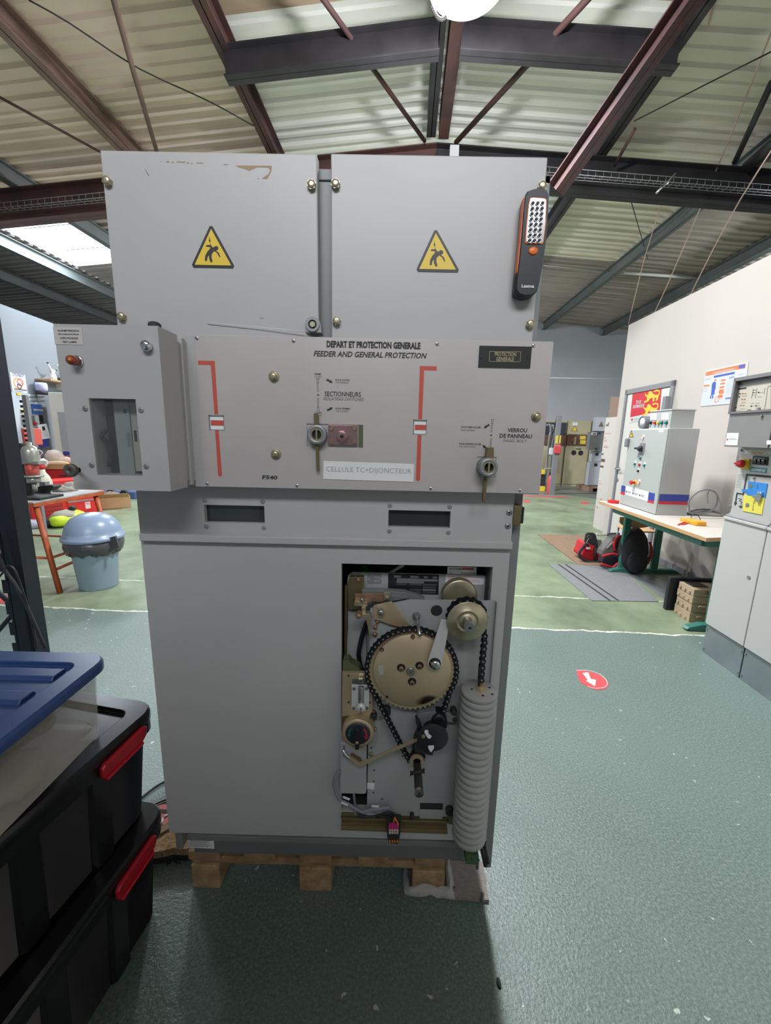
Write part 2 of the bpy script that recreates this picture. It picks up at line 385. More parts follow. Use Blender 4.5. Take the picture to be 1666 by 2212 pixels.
# rust red bracing tubes and struts under the roof
def rod(label, pts, r, m, flat=False):
    b = MB()
    if flat: b2 = beam('roof_brace', pts[0], pts[-1], r*2, r*1.7, m, 'I', .012); return tag(b2, label, 'brace')
    b.tube(pts, r, 8); return tag(b.build('roof_brace', m), label, 'brace')
def RP(px, py, drop=.27, n=30):
    z = 4.5
    for i in range(n):
        q = onZ(px, py, z); a = q.x*math.cos(SY)-q.y*math.sin(SY); z = .5*z + .5*zroof(a, drop)
    return onZ(px, py, z)
rod('dark red diagonal tube left of the ridge, running down to the ridge foot', [RP(570, -160), RP(694, -8), RP(918, 305)], .022, 'steel_red')
rod('dark red diagonal tube right of the ridge, below the round lamp', [RP(1425, -170), RP(1275, -8), RP(985, 308)], .028, 'steel_red')
rod('pale pink round tube hanging under the tan sheets at upper left', [RP(205, -150), RP(243, -10), RP(290, 160), RP(338, 325)], .024, 'steel_pink')
rod('thin brown angle bar running down to the top left corner of the grey cabinet', [RP(-8, 206), RP(216, 328)], .014, 'steel_red')
rod('wide double edged rust red strut slanting down to the cabinet corner from upper right', [RP(1478, -10, .3)+(RP(1478, -10, .3)-onY(1193, 402, 3.55))*.22, onY(1193, 402, 3.55)], .075, 'steel_red', True)
rod('short dark red strut under the right roof bay, ending on the cable tray', [RP(1372, 278), onY(1328, 358, 4.6)], .018, 'steel_red')
rod('dark strut at the far right edge rising from the rafter', [RP(1668, 178), RP(1588, 350)], .03, 'steel_dark')
rod('broad dark haunch bar at the right edge below the rafter top', [RP(1690, 295), RP(1612, 362)], .06, 'steel_dark')
def line(name, label, cat, pts, r, m, sub=0): b = MB(); b.tube(pts, r, 5, sub=sub); return tag(b.build(name, m), label, cat)
line('stay_wire', 'thin sagging wire crossing the tan sheets at upper left', 'wire', [RP(62, 0), RP(150, 50), RP(300, 148), RP(450, 218), RP(548, 272)], .006, 'steel_dark', 3)
line('stay_wire', 'thin wire crossing the beige sheets at upper right', 'wire', [RP(1670, 110), RP(1530, 180), RP(1370, 262)], .006, 'steel_dark')
line('stay_wire', 'thin wire hanging below the cable tray right of the work light', 'wire', [onY(1356, 408, 5.0), onY(1394, 540, 7.0), RP(1400, 560)], .006, 'steel_dark')

# galvanised wire cable tray on the rafter
def tray(x0, x1, label):
    t = thing('cable_tray', label, 'cable tray', S((x0+x1)/2, 4.62, 4.4)); b = MB(); n = int(abs(x1-x0)/.09)
    zz = lambda a: zroof(a, .26)-.30
    for (db, dz) in ((0, 0), (.05, 0), (.10, 0), (-.0, .055), (.10, .055)):
        b.tube([S(x0, 4.60+db, zz(x0)+dz), S(x1, 4.60+db, zz(x1)+dz)], .0035, 5)
    pass
    for i in range(n+1):
        a = x0+(x1-x0)*i/n; b.tube([S(a, 4.60, zz(a)+.055), S(a, 4.60, zz(a)), S(a, 4.70, zz(a)), S(a, 4.70, zz(a)+.055)], .003, 5)
    b.build('wire_mesh', 'wire_galv', t)
tray(1.55, 4.9, 'galvanised wire cable tray on the rafter right of the cabinet top')
tray(-5.6, -3.3, 'galvanised wire cable tray on the rafter above the bright rooflight')

# ------------------------------------------------------------------ walls
XW = 3.06
def fr_right(x0, y, z=0.): return Fr((x0+TS*y, y, z), (-math.sin(SY), -math.cos(SY), 0), (0, 0, 1), (-math.cos(SY), math.sin(SY), 0))
WR = Fr((XW, 0, 0), (-math.sin(SY), -math.cos(SY), 0), (0, 0, 1), (-math.cos(SY), math.sin(SY), 0))   # cream wall: u towards the camera, w into the room
def WU(px, py): return WR.uv(onX(px, py, XW))
b = MB(); b.box((-5.02, 0, -.12), (4.5, 2.98, 0), 0, WR); struct('wall_right', b, 'wall_cream')
b = MB(); b.box((-3.80, 0, 0), (4.5, .07, .012), 0, WR); struct('baseboard_right', b, 'skirting')
def gable(name, bb, m, face):
    b = MB(); fr = Fr(S(0, bb), S(1, 0), (0, 0, 1), S(0, -1)); b.prism([(-10, 0), (9, 0), (9, zroof(9)), (AR, ZR), (-10, zroof(-10))], *face, fr); return struct(name, b, m), fr
_, fr = gable('wall_far', 12.3, 'wall_far', (-.12, 0)); gable('wall_back', -7, 'wall_blue', (0, .12))
b = MB(); b.box((4.0, 3.25, 0), (8.5, 3.275, .01), 0, fr); struct('trim_40', b, 'wire_galv')
for nm, aa in (('wall_outer_left', -10.1), ('wall_outer_right', 9.0)):
    b = MB(); fo = Fr(S(aa, 0), S(0, 1), (0, 0, 1), S(1, 0)); b.box((-7, 0, 0), (12.3, zroof(aa)+.02, .1), 0, fo); struct(nm, b, 'wall_blue')
WL = Fr((-5.55, 0, 0), (math.sin(-.098), math.cos(-.098), 0), (0, 0, 1), (math.cos(-.098), -math.sin(-.098), 0))            # left wall: u away from the camera
b = MB(); b.box((-7, 0, -.12), (9.5, 3.30, 0), 0, WL); struct('wall_left', b, 'wall_blue')
# door in the cream wall with its grey frame, handle and closer
u0, v0 = WU(1355.3, 843); u1, v1 = WU(1462, 821); vt = (v0+v1)/2
b = MB()
b.box((u0-.0, 0, -.01), (u0+.045, vt, .022), 0, WR); b.box((u1-.06, 0, -.01), (u1, vt, .022), 0, WR); b.box((u0, vt-.06, -.01), (u1, vt, .022), 0, WR)
d = struct('door_1', b, 'door_frame')
b = MB(); b.box((u0+.05, .005, -.02), (u1-.065, vt-.065, .008), 0, WR); b.build('door_leaf', 'door_white', d, bevel=.003)
hu, hv = WU(1340, 1006); b = MB(); b.cyl(WR.pt(hu, 1.02, .0), WR.pt(hu, 1.02, .055), .011); b.cyl(WR.pt(hu-.02, 1.02, .055), WR.pt(hu+.11, 1.02, .055), .010); b.lathe([(.028, .008), (.028, .018)], WR, (hu, 1.02), 16); b.lathe([(.024, .008), (.024, .016)], WR, (hu, .86), 16)
b.build('door_handle', 'steel', d)
b = MB(); cu, cv = WU(1447, 874); b.box((cu-.03, cv-.09, .01), (cu+.03, cv+.09, .07), 0, WR); b.build('door_closer', 'grey_metal', d)
# ------------------------------------------------------------------ high bay lamps
mk('lamp_glow', (1, 1, 1), .5, emit=(.93, .96, 1), estr=14)
def bay_lamp(loc, label, power=None, r=.30):
    t = thing('bay_lamp', label, 'lamp', loc, 0, 'round high bay lamps under the roof'); x, y, z = loc; fr = Fr(loc, (1, 0, 0), (0, 1, 0), (0, 0, 1))
    b = MB(); b.lathe([(r, 0), (r*1.02, .01), (r*.98, .05), (r*.55, .10), (r*.5, .22), (.02, .24)], fr, seg=40); b.build('reflector', 'grey_metal', t)
    b = MB(); b.lathe([(0, -.015), (r*.7, -.012), (r*.965, 0)], fr, seg=40); b.build('diffuser', 'lamp_glow', t)
    b = MB(); b.tube([(x, y, z+.22), (x, y, zroof(x, .045))], .008, 6); b.build('suspension', 'wire_galv', t)
    l = area((x, y, z-.03), r*1.9, power or LAMP_POWER, (.95, .97, 1)); g = bpy.data.lights.new('lamp_glow', 'POINT'); g.energy = (power or LAMP_POWER)*.95; g.color = (.95, .97, 1); g.shadow_soft_size = .12; go = bpy.data.objects.new('lamp_glow', g); COL.objects.link(go); go.location = (x, y, z-.14); return t
L0 = bay_lamp(tuple(onZ(1010, -40, 4.52)), 'round glowing high bay lamp hanging by the ridge above the cabinet', None, .275)
b = MB(); c0 = onY(937, 18, 2.62); c1 = onY(962, 40, 2.5); 
for i in range(14):
    t_ = i/13; q = onY(933+30*t_, 14+22*t_+58*t_*(1-t_), 2.30); b.ell(q, (.011, .006, .014), 0, 8, 5)
b.build('safety_chain', 'chrome', L0)
for (x, y, pw) in ((.7, 8.2, 190), (-3.2, 7.6, 170), (7.0, 5.2, 190)):
    bay_lamp((x, y, 4.22), 'round high bay lamp farther along the roof, out of the picture', pw)

# two boxes added unseen behind the camera to shade the floor and lower door
for k, lab in enumerate(('left grey box added unseen behind the camera to shade the floor', 'right grey box added unseen behind the camera to shade the floor')):
    x = -1.15+k*1.12; SHB = thing('added_shade_box', lab, 'shade box', (x+.55, -2.8, 0), 0, 'added shade boxes behind the camera')
    b = MB(); b.box((x, -3.1, 0), (x+1.1, -2.52, 3.15)); b.build('body', 'base_grey', SHB, bevel=.004)
    for q in (0, 1): b = MB(); b.box((x+.01+q*.545, -2.52, .06), (x+.545+q*.545, -2.502, 3.13)); dd = b.build('door', 'base_grey', SHB, bevel=.003); b = MB(); b.box((x+.49+q*.08, -2.502, .98), (x+.51+q*.08, -2.48, 1.12)); b.build('handle', 'steel', dd)
# ------------------------------------------------------------------ the big grey switchgear cabinet
CB = thing('switchgear_cabinet', 'tall grey steel switchgear cabinet with open mechanism bay, standing on a wooden pallet', 'cabinet', (-.13, .45, .144))
def zq(ox, oy, s): return lambda x, y: (ox+x/s, oy+y/s)
Za, Zb, Zc, Zd = zq(100, 680, 2.975), zq(640, 680, 2.7767), zq(200, 300, 3.085), zq(700, 300, 3.085)
Ze, Zf, Zg, Zh = zq(640, 730, 5.206), zq(970, 880, 7.573), zq(640, 880, 9.2556), zq(280, 1040, 1.851)
def P2(q, Y): return PX(q[0], q[1], Y)
def polyz(z, pts, Y): return [P2(z(x, y), Y) for x, y in pts]
def txt(b, s, z, x0, x1, yb, h, Y, m=0, shear=0., weight=0., lift=.0006):
    u, v = P2(z(x0, yb), Y); u2, v2 = P2(z(x1, yb), Y); _, vt = P2(z(x0, yb-h), Y)
    return b.text(s, FY(Y), u, v, vt-v, u2-u, m, shear, weight, lift=lift)
# body shell
XL, XR = -.606, .333
F0 = FY(0)
b = MB()
b.box((XL, .025, .20), (XL+.02, .85, 1.985)); b.box((XR-.022, .03, .155), (XR, .85, 1.972)); b.box((XL, .83, .16), (XR, .85, 1.985))
b.box((XL, .03, 1.955), (XR, .85, 1.972)); b.box((XL+.02, .03, 1.20), (XR-.02, .05, 1.60)); b.box((XL+.02, .05, .20), (XR-.02, .83, .22))
b.box((PX(680, 400, .03)[0], .028, 1.60), (PX(722, 400, .03)[0], .06, 1.952)); b.box((XL+.02, .45, .22), (XR-.02, .47, 1.95))
b.box((PX(676, 400, .03)[0], .025, 1.952), (PX(722, 400, .03)[0], .06, 1.974))
b.build('body', 'cab_frame', CB, bevel=.002)
b = MB(); b.box((-.572, .06, .144), (.252, .075, .262)); b.box((-.572, .075, .144), (-.55, .84, .22)); b.box((.232, .075, .144), (.252, .84, .22))
pl = b.build('plinth', 'base_grey', CB, bevel=.001)
b = MB(); b.prism([PX(406, 1806, .059), PX(462, 1808, .059), PX(463, 1833, .059), PX(407, 1830, .059)], 0, .0008, FY(.059)); s_ = b.build('rating_sticker', 'paper', pl)
b = MB()
for i in range(9):
    u, v = PX(410, 1810.5+i*2.2, .058); u2, _ = PX(457-(i*7) % 12, 1811, .058); b.box((u, v-.0006, .0011), (u2, v+.0006, .0014), 0, FY(.059))
b.build('rating_print', 'ink_soft', pl)
# top cover panels with bolts and warning triangles
man = [(905,1020),(912,1045),(908,1046),(917,1068),(925,1070),(935,1063),(945,1069),(944,1080),(935,1084),(948,1095),(954,1112),(950,1113),(940,1095),(928,1086),(917,1097),(915,1110),(920,1132),(912,1136),(905,1118),(905,1104),(898,1112),(896,1128),(887,1129),(888,1108),(898,1088),(906,1080),(912,1070),(897,1067),(889,1066),(896,1060),(912,1060),(903,1038),(906,1036)]
def bolt(z, x, y, Y, r, parent, name='bolt', m='brass', dome=True, L=.011):
    u, v = P2(z(x, y), Y-L); fr = FY(Y); b = MB()
    b.prism(hexa((u, v), r), 0, L*.8, fr); b.lathe([(r*.88, L*.8), (r*.75, L*.95), (r*.3, L)], fr, (u, v), 16)
    if not dome: b.lathe([(r*1.35, 0), (r*1.35, .003), (r*1.1, .004)], fr, (u, v), 20)
    return b.build(name, m, parent)
def cover(quad, label):
    b = MB(); (x0, z1), (x1, _) = P2(quad[0], 0), P2(quad[1], 0); b.box((x0, 0, 1.605), (x1, .024, z1)); return b.build('cover_panel', 'cab_grey', CB, bevel=.0025, label=label)
cvl = cover([(215.6, 324), (685, 331)], 'left cover panel with a chipped brown patch'); cvr = cover([(714.7, 331), (1184, 341)], 'right cover panel')
for x, y in ((83, 270), (1456, 295), (180, 1180)): bolt(Zc, x, y, 0, .0095, cvl)
for x, y in ((75, 290), (82, 1210), (1383, 1230), (1462, 303)): bolt(Zd, x, y, 0, .0095, cvr)
def warn(parent, dx, dy, src):
    Y = 0; q = lambda pts: [P2((src(x, y)[0]+dx, src(x, y)[1]+dy), Y) for x, y in pts]
    tri = q([(912, 962), (1022, 1162), (822, 1158)]); c = (sum(p[0] for p in tri)/3, sum(p[1] for p in tri)/3)
    def shrink(k): return [(c[0]+(x-c[0])*k, c[1]+(z-c[1])*k) for x, z in tri]
    def rnd_tri(t, r=.12):
        o = []
        for i in range(3):
            p, a, d = Vector(t[i]), Vector(t[i-1]), Vector(t[(i+1) % 3])
            for k in range(5):
                s = k/4; p1 = p+(a-p)*r*(1-s); p2 = p+(d-p)*r*s; o.append(tuple(p1+p2-p))
        return o
    b = MB(); b.prism(rnd_tri(shrink(.97), .06), 0, .0010, FY(0), 0); b.prism(rnd_tri(shrink(.79), .012), .0010, .0014, FY(0), 1)
    b.prism(list(reversed(q(man))), .0014, .0018, FY(0), 0)
    return b.build('warning_sign', ['black', 'yellow_sign'], parent, label='yellow triangle with a struck falling man')
warn(cvl, 0, 0, zq(0, 0, 2)); warn(cvr, 485, 9, zq(0, 0, 2))
mk('chip', (.36, .26, .16), .8)
b = MB()
b.prism(list(reversed(polyz(Zc, [(955, 178), (1195, 180), (1192, 215), (1165, 268), (1130, 265), (1150, 250), (1172, 235), (1185, 210), (1170, 190), (1100, 188), (1070, 200), (1045, 212), (1010, 198), (975, 190)], 0))), 0, .0005, F0)
for x, y, wd, h in ((490, 148, 22, 9), (525, 154, 16, 7), (560, 150, 60, 8), (625, 156, 20, 8), (655, 160, 12, 8), (690, 158, 50, 6), (870, 168, 34, 5), (1100, 262, 10, 7), (1112, 1190, 28, 8), (450, 148, 10, 4)):
    b.prism(list(reversed(polyz(Zc, [(x, y), (x+wd, y+2), (x+wd*.9, y+h), (x+2, y+h*.8)], 0))), 0, .0005, F0)
b.build('paint_chips', 'chip', cvl)
b = MB()
b.prism(list(reversed(polyz(Zc, [(348, 205), (353, 206), (378, 245), (372, 246)], 0))), 0, .0004, F0)
b.build('scratch', 'ink_soft', cvl)

# upper band with two inspection windows, ledge, lower door with the mechanism opening
def holed(x0, x1, z0, z1, holes, y0, y1, b):
    """flat plate with rectangular holes in a row (x ascending, holes = (hx0,hx1,hz0,hz1))"""
    x = x0
    for hx0, hx1, hz0, hz1 in holes:
        if hx0 > x: b.box((x, y0, z0), (hx0, y1, z1))
        if hz1 < z1: b.box((hx0, y0, hz1), (hx1, y1, z1))
        if hz0 > z0: b.box((hx0, y0, z0), (hx1, y1, hz0))
        x = hx1
    if x < x1: b.box((x, y0, z0), (x1, y1, z1))
bx1 = PX(1110, 1100, 0)[0]; zl1 = PX(700, 1159, 0)[1]
w1 = [P2(Zh(297, 93), 0), P2(Zh(541, 168), 0)]; w2 = [P2(Zh(1036, 114), 0), P2(Zh(1281, 187), 0)]
b = MB(); holed(XL, bx1, zl1, 1.30, [(w1[0][0], w1[1][0], w1[1][1], w1[0][1]), (w2[0][0], w2[1][0], w2[1][1], w2[0][1])], 0, .02, b)
band = b.build('upper_band', 'cab_grey', CB)
mk('dark_glass', (.03,.032,.034), .08, spec=.6)
for w_ in (w1, w2):
    b = MB(); b.box((w_[0][0]-.005, .014, w_[1][1]-.004), (w_[1][0]+.005, .019, w_[0][1]+.004)); b.build('inspection_window', 'dark_glass', band)
    for cx in (w_[0][0]+.003, w_[1][0]-.003):
        for cz in (w_[0][1]+.011, w_[1][1]-.011):
            b = MB(); b.lathe([(.0055, 0), (.0055, .001), (.004, .0018)], F0, (cx, cz), 14); b.build('screw', 'grey_metal', band)
for x, y in ((1518, 124), (1513, 178)):
    b = MB(); u = P2(Zh(x, y), 0); b.lathe([(.007, 0), (.007, .002), (.004, .003)], F0, u, 16); b.lathe([(.0026, .003), (.0025, .0035)], F0, u, 10, 1); b.build('screw', ['steel', 'black'], band)
b = MB(); u = P2(Zh(1553, 135), .0); b.box((u[0]-.012, -.006, u[1]-.024), (u[0]+.006, .03, u[1]+.024)); b.box((u[0]+.006, -.002, u[1]-.02), (u[0]+.014, .03, u[1]+.02), 1); b.build('latch_striker', ['zinc_dark', 'black'], band, bevel=.001)
b = MB(); lx0 = PX(298, 1160, -.02)[0]; lx1 = PX(1109, 1180, -.02)[0]
b.prism([(0, PX(700, 1156, 0)[1]), (-.016, PX(700, 1163, -.016)[1]), (-.016, PX(700, 1177.5, -.016)[1]), (0, PX(700, 1179, 0)[1])], lx0, lx1, Fr((0, 0, 0), (0, 1, 0), (0, 0, 1), (1, 0, 0)))
b.build('ledge', 'cab_grey', CB, bevel=.0015)
Zm, Zn = zq(700, 1200, 3.967), zq(700, 1540, 3.967)
ox0, oz1 = P2(Zm(150, 68), 0); ox1 = P2(Zm(1448, 100), 0)[0]; oz0 = P2(Zn(500, 845), 0)[1]
zb0 = PX(700, 1807.5, 0)[1]; xs = PX(996, 1800, 0)[0]; xt = PX(1046, 1800, 0)[0]
b = MB(); b.box((XL, 0, zb0), (ox0, .02, zl1)); b.box((ox0, 0, oz1), (bx1, .02, zl1)); b.box((ox1, 0, zb0), (bx1, .02, oz1)); b.box((ox0, 0, zb0), (xs, .02, oz0))
door = b.build('lower_door', 'cab_grey', CB)
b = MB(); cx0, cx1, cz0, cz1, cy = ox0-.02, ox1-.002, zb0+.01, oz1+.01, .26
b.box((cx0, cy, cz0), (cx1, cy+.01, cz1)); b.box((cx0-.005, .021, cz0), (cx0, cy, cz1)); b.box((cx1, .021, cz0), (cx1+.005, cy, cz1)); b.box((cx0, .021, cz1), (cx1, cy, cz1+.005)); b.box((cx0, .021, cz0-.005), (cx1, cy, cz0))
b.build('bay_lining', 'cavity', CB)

# control panel
YP = -.04; YT = YP-.0022; FP = FY(YT)
a0 = PX(399, 721, YP); a1 = PX(1197, 738, YP); a2 = PX(1164, 1069, YP)
b = MB(); b.box((a0[0], YP, a2[1]+.001), (a1[0], -.002, a1[1])); b.build('control_box', 'cab_grey', CB, bevel=.0015)
b = MB(); pl0 = P2(Za(955, 140), YT)[0]
CPN = b
win = []
for z, q in ((Za, (1048, 645, 1141, 740)), (Zb, (700, 630, 785, 717))): win.append((P2(z(q[0], q[3]), YT), P2(z(q[2], q[1]), YT)))
r1 = (P2(Zg(220, 785), YT), P2(Zg(1340, 350), YT)); r2 = (P2(Zf(440, 1145), YT), P2(Zf(778, 812), YT))
hs = sorted([(w_[0][0], w_[1][0], w_[0][1], w_[1][1]) for w_ in win+[r1, r2]])
holed(pl0, a1[0]-.0015, a2[1]+.003, a1[1]-.002, hs, YT, YP+.0001, b)
cp = b.build('control_panel', 'panel_alu', CB)
for w_ in win:
    b = MB(); b.box((w_[0][0], YT+.0018, w_[0][1]), (w_[1][0], YP+.0005, w_[1][1]), 0)
    zc = (w_[0][1]+w_[1][1])/2; b.box((w_[0][0]+.004, YT+.0008, zc-.006), (w_[1][0]-.001, YT+.002, zc+.005), 1)
    e = .0022; x0, x1, z0, z1 = w_[0][0], w_[1][0], w_[0][1], w_[1][1]
    b.box((x0, YT-.0005, z0), (x0+e, YT+.003, z1), 2); b.box((x0, YT-.0005, z1-e), (x1, YT+.003, z1), 2); b.box((x0, YT-.0005, z0), (x1, YT+.003, z0+e*.6), 2); b.box((x1-e*.6, YT-.0005, z0), (x1, YT+.003, z1), 2)
    b.build('position_indicator', ['paper', 'red_tape', 'cab_frame'], cp)
for pts, z in (([(976, 294), (1083, 297), (1105, 640), (1082, 640), (1058, 323), (976, 320)], Za), ([(1086, 742), (1108, 742), (1130, 1030), (1118, 1042), (1105, 1030)], Za),
               ([(742, 307), (843, 310), (843, 335), (768, 333), (755, 627), (732, 625)], Zb), ([(728, 720), (752, 721), (743, 990), (731, 1000), (718, 990)], Zb)):
    b = MB(); b.prism(list(reversed(polyz(z, pts, YT))), 0, .0005, FP); b.build('red_line', 'red_tape', cp)
for z, l in ((Za, ((968, 150), (1590, 168), (1035, 1085), (1612, 1098))), (Zb, ((846, 175), (1424, 185), (808, 1042), (1344, 1054)))):
    for x, y in l:
        b = MB(); u = P2(z(x, y), YT); b.lathe([(.0042, 0), (.0042, .0006), (.003, .0016), (.0015, .0018)], FP, u, 14); b.lathe([(.0013, .0018), (.0012, .0021)], FP, u, 8, 1); b.build('rivet', ['chrome', 'black'], cp)
bolt(Za, 1455, 393, YT, .0082, cp, dome=False); bolt(Za, 1468, 897, YT, .0082, cp, dome=False); bolt(Zb, 1450, 610, YT, .0078, cp, dome=False)
b = MB()
txt(b, 'DEPART ET PROTECTION GENERALE', Ze, 343, 1398, 108, 78, YT, 0, 0, .05)
txt(b, 'FEEDER AND GENERAL PROTECTION', Ze, 197, 1470, 208, 64, YT, 0, .25, .022)
txt(b, 'FERME', Ze, 207, 281, 416, 20, YT, 0, 0, .01); txt(b, 'CLOSED', Ze, 204, 288, 444, 18, YT, 1)
txt(b, 'POUR OUVRIR', Ze, 443, 603, 483, 20, YT, 0, 0, .01); txt(b, 'FOR OPENING', Ze, 445, 588, 511, 18, YT, 1)
txt(b, 'SECTIONNEURS', Ze, 322, 728, 655, 54, YT, 0, 0, .012); txt(b, 'ISOLATING SWITCHES', Ze, 303, 762, 700, 35, YT, 1, .25)
txt(b, 'POUR FERMER', Ze, 445, 607, 804, 20, YT, 0, 0, .01); txt(b, 'FOR CLOSING', Ze, 447, 586, 832, 18, YT, 1)
txt(b, 'OUVERT', Ze, 207, 291, 851, 20, YT, 0, 0, .01); txt(b, 'OPENED', Ze, 214, 289, 878, 17, YT, 1)
txt(b, 'F540', Za, 1388, 1487, 1057, 26, YT, 0, .12, .03)
txt(b, 'VERROU', Zf, 958, 1276, 405, 68, YT, 0, 0, .02); txt(b, 'DE PANNEAU', Zf, 828, 1356, 498, 68, YT, 0, 0, .02); txt(b, 'PANEL BOLT', Zf, 882, 1278, 566, 45, YT, 1, .25)
txt(b, 'POUR VERROUILLER', Zf, 200, 520, 336, 30, YT, 0, 0, .01); txt(b, 'FOR LOCKING', Zf, 200, 428, 385, 28, YT, 1, .1)
txt(b, 'POUR DEVERROUILLER', Zf, 167, 528, 610, 30, YT, 0, 0, .01); txt(b, 'FOR UNLOCKING', Zf, 165, 434, 652, 26, YT, 1, .1)
def seg2(b, z, p, q, wd, m=0, Y=YT, lift=.0005, fr=None):
    a, c = Vector(P2(z(*p), Y)), Vector(P2(z(*q), Y)); n = Vector((-(c-a).y, (c-a).x)).normalized()*wd/2
    b.prism([tuple(a-n), tuple(c-n), tuple(c+n), tuple(a+n)], 0, lift, fr or FY(Y), m)
def arrow(b, z, p, q, m=0):
    a, c = Vector(P2(z(*p), YT)), Vector(P2(z(*q), YT)); d = (c-a).normalized(); L = (c-a).length; n = Vector((-d.y, d.x))
    t = [a-n*.0028-d*.000, a+d*L*.12, a+n*.0028, a+d*L*.30+n*.0018, c-d*L*.42+n*.0016, c-d*L*.5+n*.0038, c, c-d*L*.5-n*.0038, c-d*L*.42-n*.0016, a+d*L*.30-n*.0018]
    b.prism([tuple(v) for v in reversed(t)], 0, .0005, FP, m)
arrow(b, Ze, (340, 465), (412, 506)); arrow(b, Ze, (345, 818), (413, 782)); arrow(b, Zf, (665, 278), (568, 342)); arrow(b, Zf, (636, 692), (548, 615))
for z, (p, q), k in ((Ze, ((243, 505), (246, 605)), 1), (Ze, ((248, 675), (248, 776)), -1), (Zf, ((709, 262), (693, 410)), 1), (Zf, ((690, 507), (680, 650)), 0)):
    for o in (-.0012, .0012):
        a = Vector(P2(z(*p), YT)); c = Vector(P2(z(*q), YT)); b.prism([(a.x+o-.0003, a.y), (c.x+o-.0003, c.y), (c.x+o+.0003, c.y), (a.x+o+.0003, a.y)], 0, .0005, FP, 0)
    if k:
        e = a if k > 0 else c; hh = .0085*k; t = [(e.x-.0012, e.y), (e.x-.003, e.y+hh), (e.x+.003, e.y+hh), (e.x+.0012, e.y)]
        for i in range(4):
            s0, s1 = Vector(t[i]), Vector(t[(i+1) % 4]); n = Vector((-(s1-s0).y, (s1-s0).x)).normalized()*.00035
            b.prism([tuple(s0-n), tuple(s1-n), tuple(s1+n), tuple(s0+n)], 0, .0005, FP, 0)
b.prism(circ(P2(Ze(246, 641), YT), .0019, 14), 0, .0005, FP, 0); b.prism(circ(P2(Zf(692, 457), YT), .0019, 14), 0, .0005, FP, 0)
b.build('lettering', ['ink', 'ink_soft'], cp, label='black printed French and English lettering')
b = MB(); b.prism(list(reversed(polyz(Zb, [(165, 877), (707, 895), (703, 1002), (163, 985)], YT))), 0, .0016, FP)
c_ = FY(YT-.0016); u, v = P2(Zb(182, 948), YT); u2, v2 = P2(Zb(690, 962), YT); vt = P2(Zb(182, 910), YT)[1]
k_ = (v2-v)/(u2-u); b.text('CELLULE TC+DIJONCTEUR', Fr(FP.pt(u, v, .0016), Vector((1, 0, k_)).normalized(), Vector((-k_, 0, 1)).normalized(), (0, -1, 0)), 0, 0, vt-v, (u2-u), 1, 0, -.012)
mk('ink_grey', (.26,.26,.28), .6); b.build('white_label', ['white', 'ink_grey'], cp)
b = MB(); q0, q1 = P2(Zb(1092, 314), YT), P2(Zb(1412, 193), YT); b.box((q0[0], YT-.003, q0[1]), (q1[0], YT, q1[1]))
for p, q in (((1157, 222), (1345, 224)), ((1157, 281), (1341, 283)), ((1158, 222), (1157, 281)), ((1345, 224), (1341, 283))): seg2(b, Zb, p, q, .0006, 1, YT, .0034)
txt(b, 'PROTECTION', Zb, 1189, 1316, 249, 24, YT, 1, 0, .004, lift=.0034); txt(b, 'GENERALE', Zb, 1197, 1303, 278, 24, YT, 1, 0, .004, lift=.0034)
for x, y in ((1108, 250), (1391, 256)): b.lathe([(.0045, .003), (.004, .0042)], FP, P2(Zb(x, y), YT), 14, 2)
mk('tan_ink', (.52, .43, .25), .6); b.build('black_nameplate', ['dark', 'tan_ink', 'black'], cp, bevel=.0004)

# the two locks of the control panel
def lock_recess(r, Yd): b = MB(); b.box((r[0][0], YP+.0002, r[0][1]), (r[1][0], YP+.0012, r[1][1])); return b
b = lock_recess(r1, 0); b.box((P2(Zg(1250, 360), YT)[0], YT+.0008, r1[0][1]+.001), (P2(Zg(1338, 360), YT)[0], YP, r1[1][1]-.001), 1); b.build('lock_recess', ['cab_frame', 'olive'], cp)
b = lock_recess(r2, 0); b.build('lock_recess', 'cab_frame', cp)
def keylock(z, cx, cy, r, prot, top, bot, name):
    c = P2(z(cx, cy), YT-prot); rr = abs(P2(z(cx+r, cy), YT-prot)[0]-c[0]); b = MB()
    b.lathe([(rr*.98, 0), (rr*.98, prot*.45), (rr, prot*.5), (rr, prot*.92), (rr*.94, prot), (rr*.62, prot), (rr*.60, prot*.95), (rr*.52, prot*.95), (rr*.50, prot*.7)], FP, c, 40, 0, cap1=False)
    b.lathe([(rr*.62, prot*.9), (rr*.62, prot*1.02), (rr*.50, prot*1.02), (rr*.44, prot*.8)], FP, c, 32, 1, False, cap0=False, cap1=False)
    b.lathe([(rr*.52, prot*.7), (rr*.5, prot*.71)], FP, c, 24, 2)
    b.box((c[0]-.0018, YT-prot*1.03, c[1]-rr*.56), (c[0]+.0018, YT-prot*.72, c[1]+rr*.56), 1)
    o = b.build(name, ['grey_metal', 'brass', 'black'], cp)
    for pts, w0, w1 in (top, bot):
        b = MB(); b.prism(list(reversed(polyz(z, pts, YT-w1))), w0, w1, FP); b.build('lever_blade', 'zinc_dark', o, bevel=.0006)
    return o
keylock(Zg, 405, 545, 195, .020, ([(350, 120), (420, 115), (437, 180), (437, 345), (380, 345), (355, 300)], .004, .014), ([(385, 735), (445, 735), (457, 1240), (445, 1285), (412, 1280), (405, 1250)], .004, .012), 'selector_lock')
keylock(Zf, 655, 985, 155, .034, ([(632, 655), (737, 652), (738, 800), (735, 830), (612, 830)], .004, .020), ([(582, 1140), (630, 1145), (602, 1540), (588, 1560), (560, 1558), (550, 1530)], .008, .018), 'panel_bolt_lock')
b = MB(); q0, q1 = P2(Zg(640, 745), YT-.006), P2(Zg(1230, 362), YT-.006); b.box((q0[0], YT-.006, q0[1]), (q1[0], YP, q1[1]))
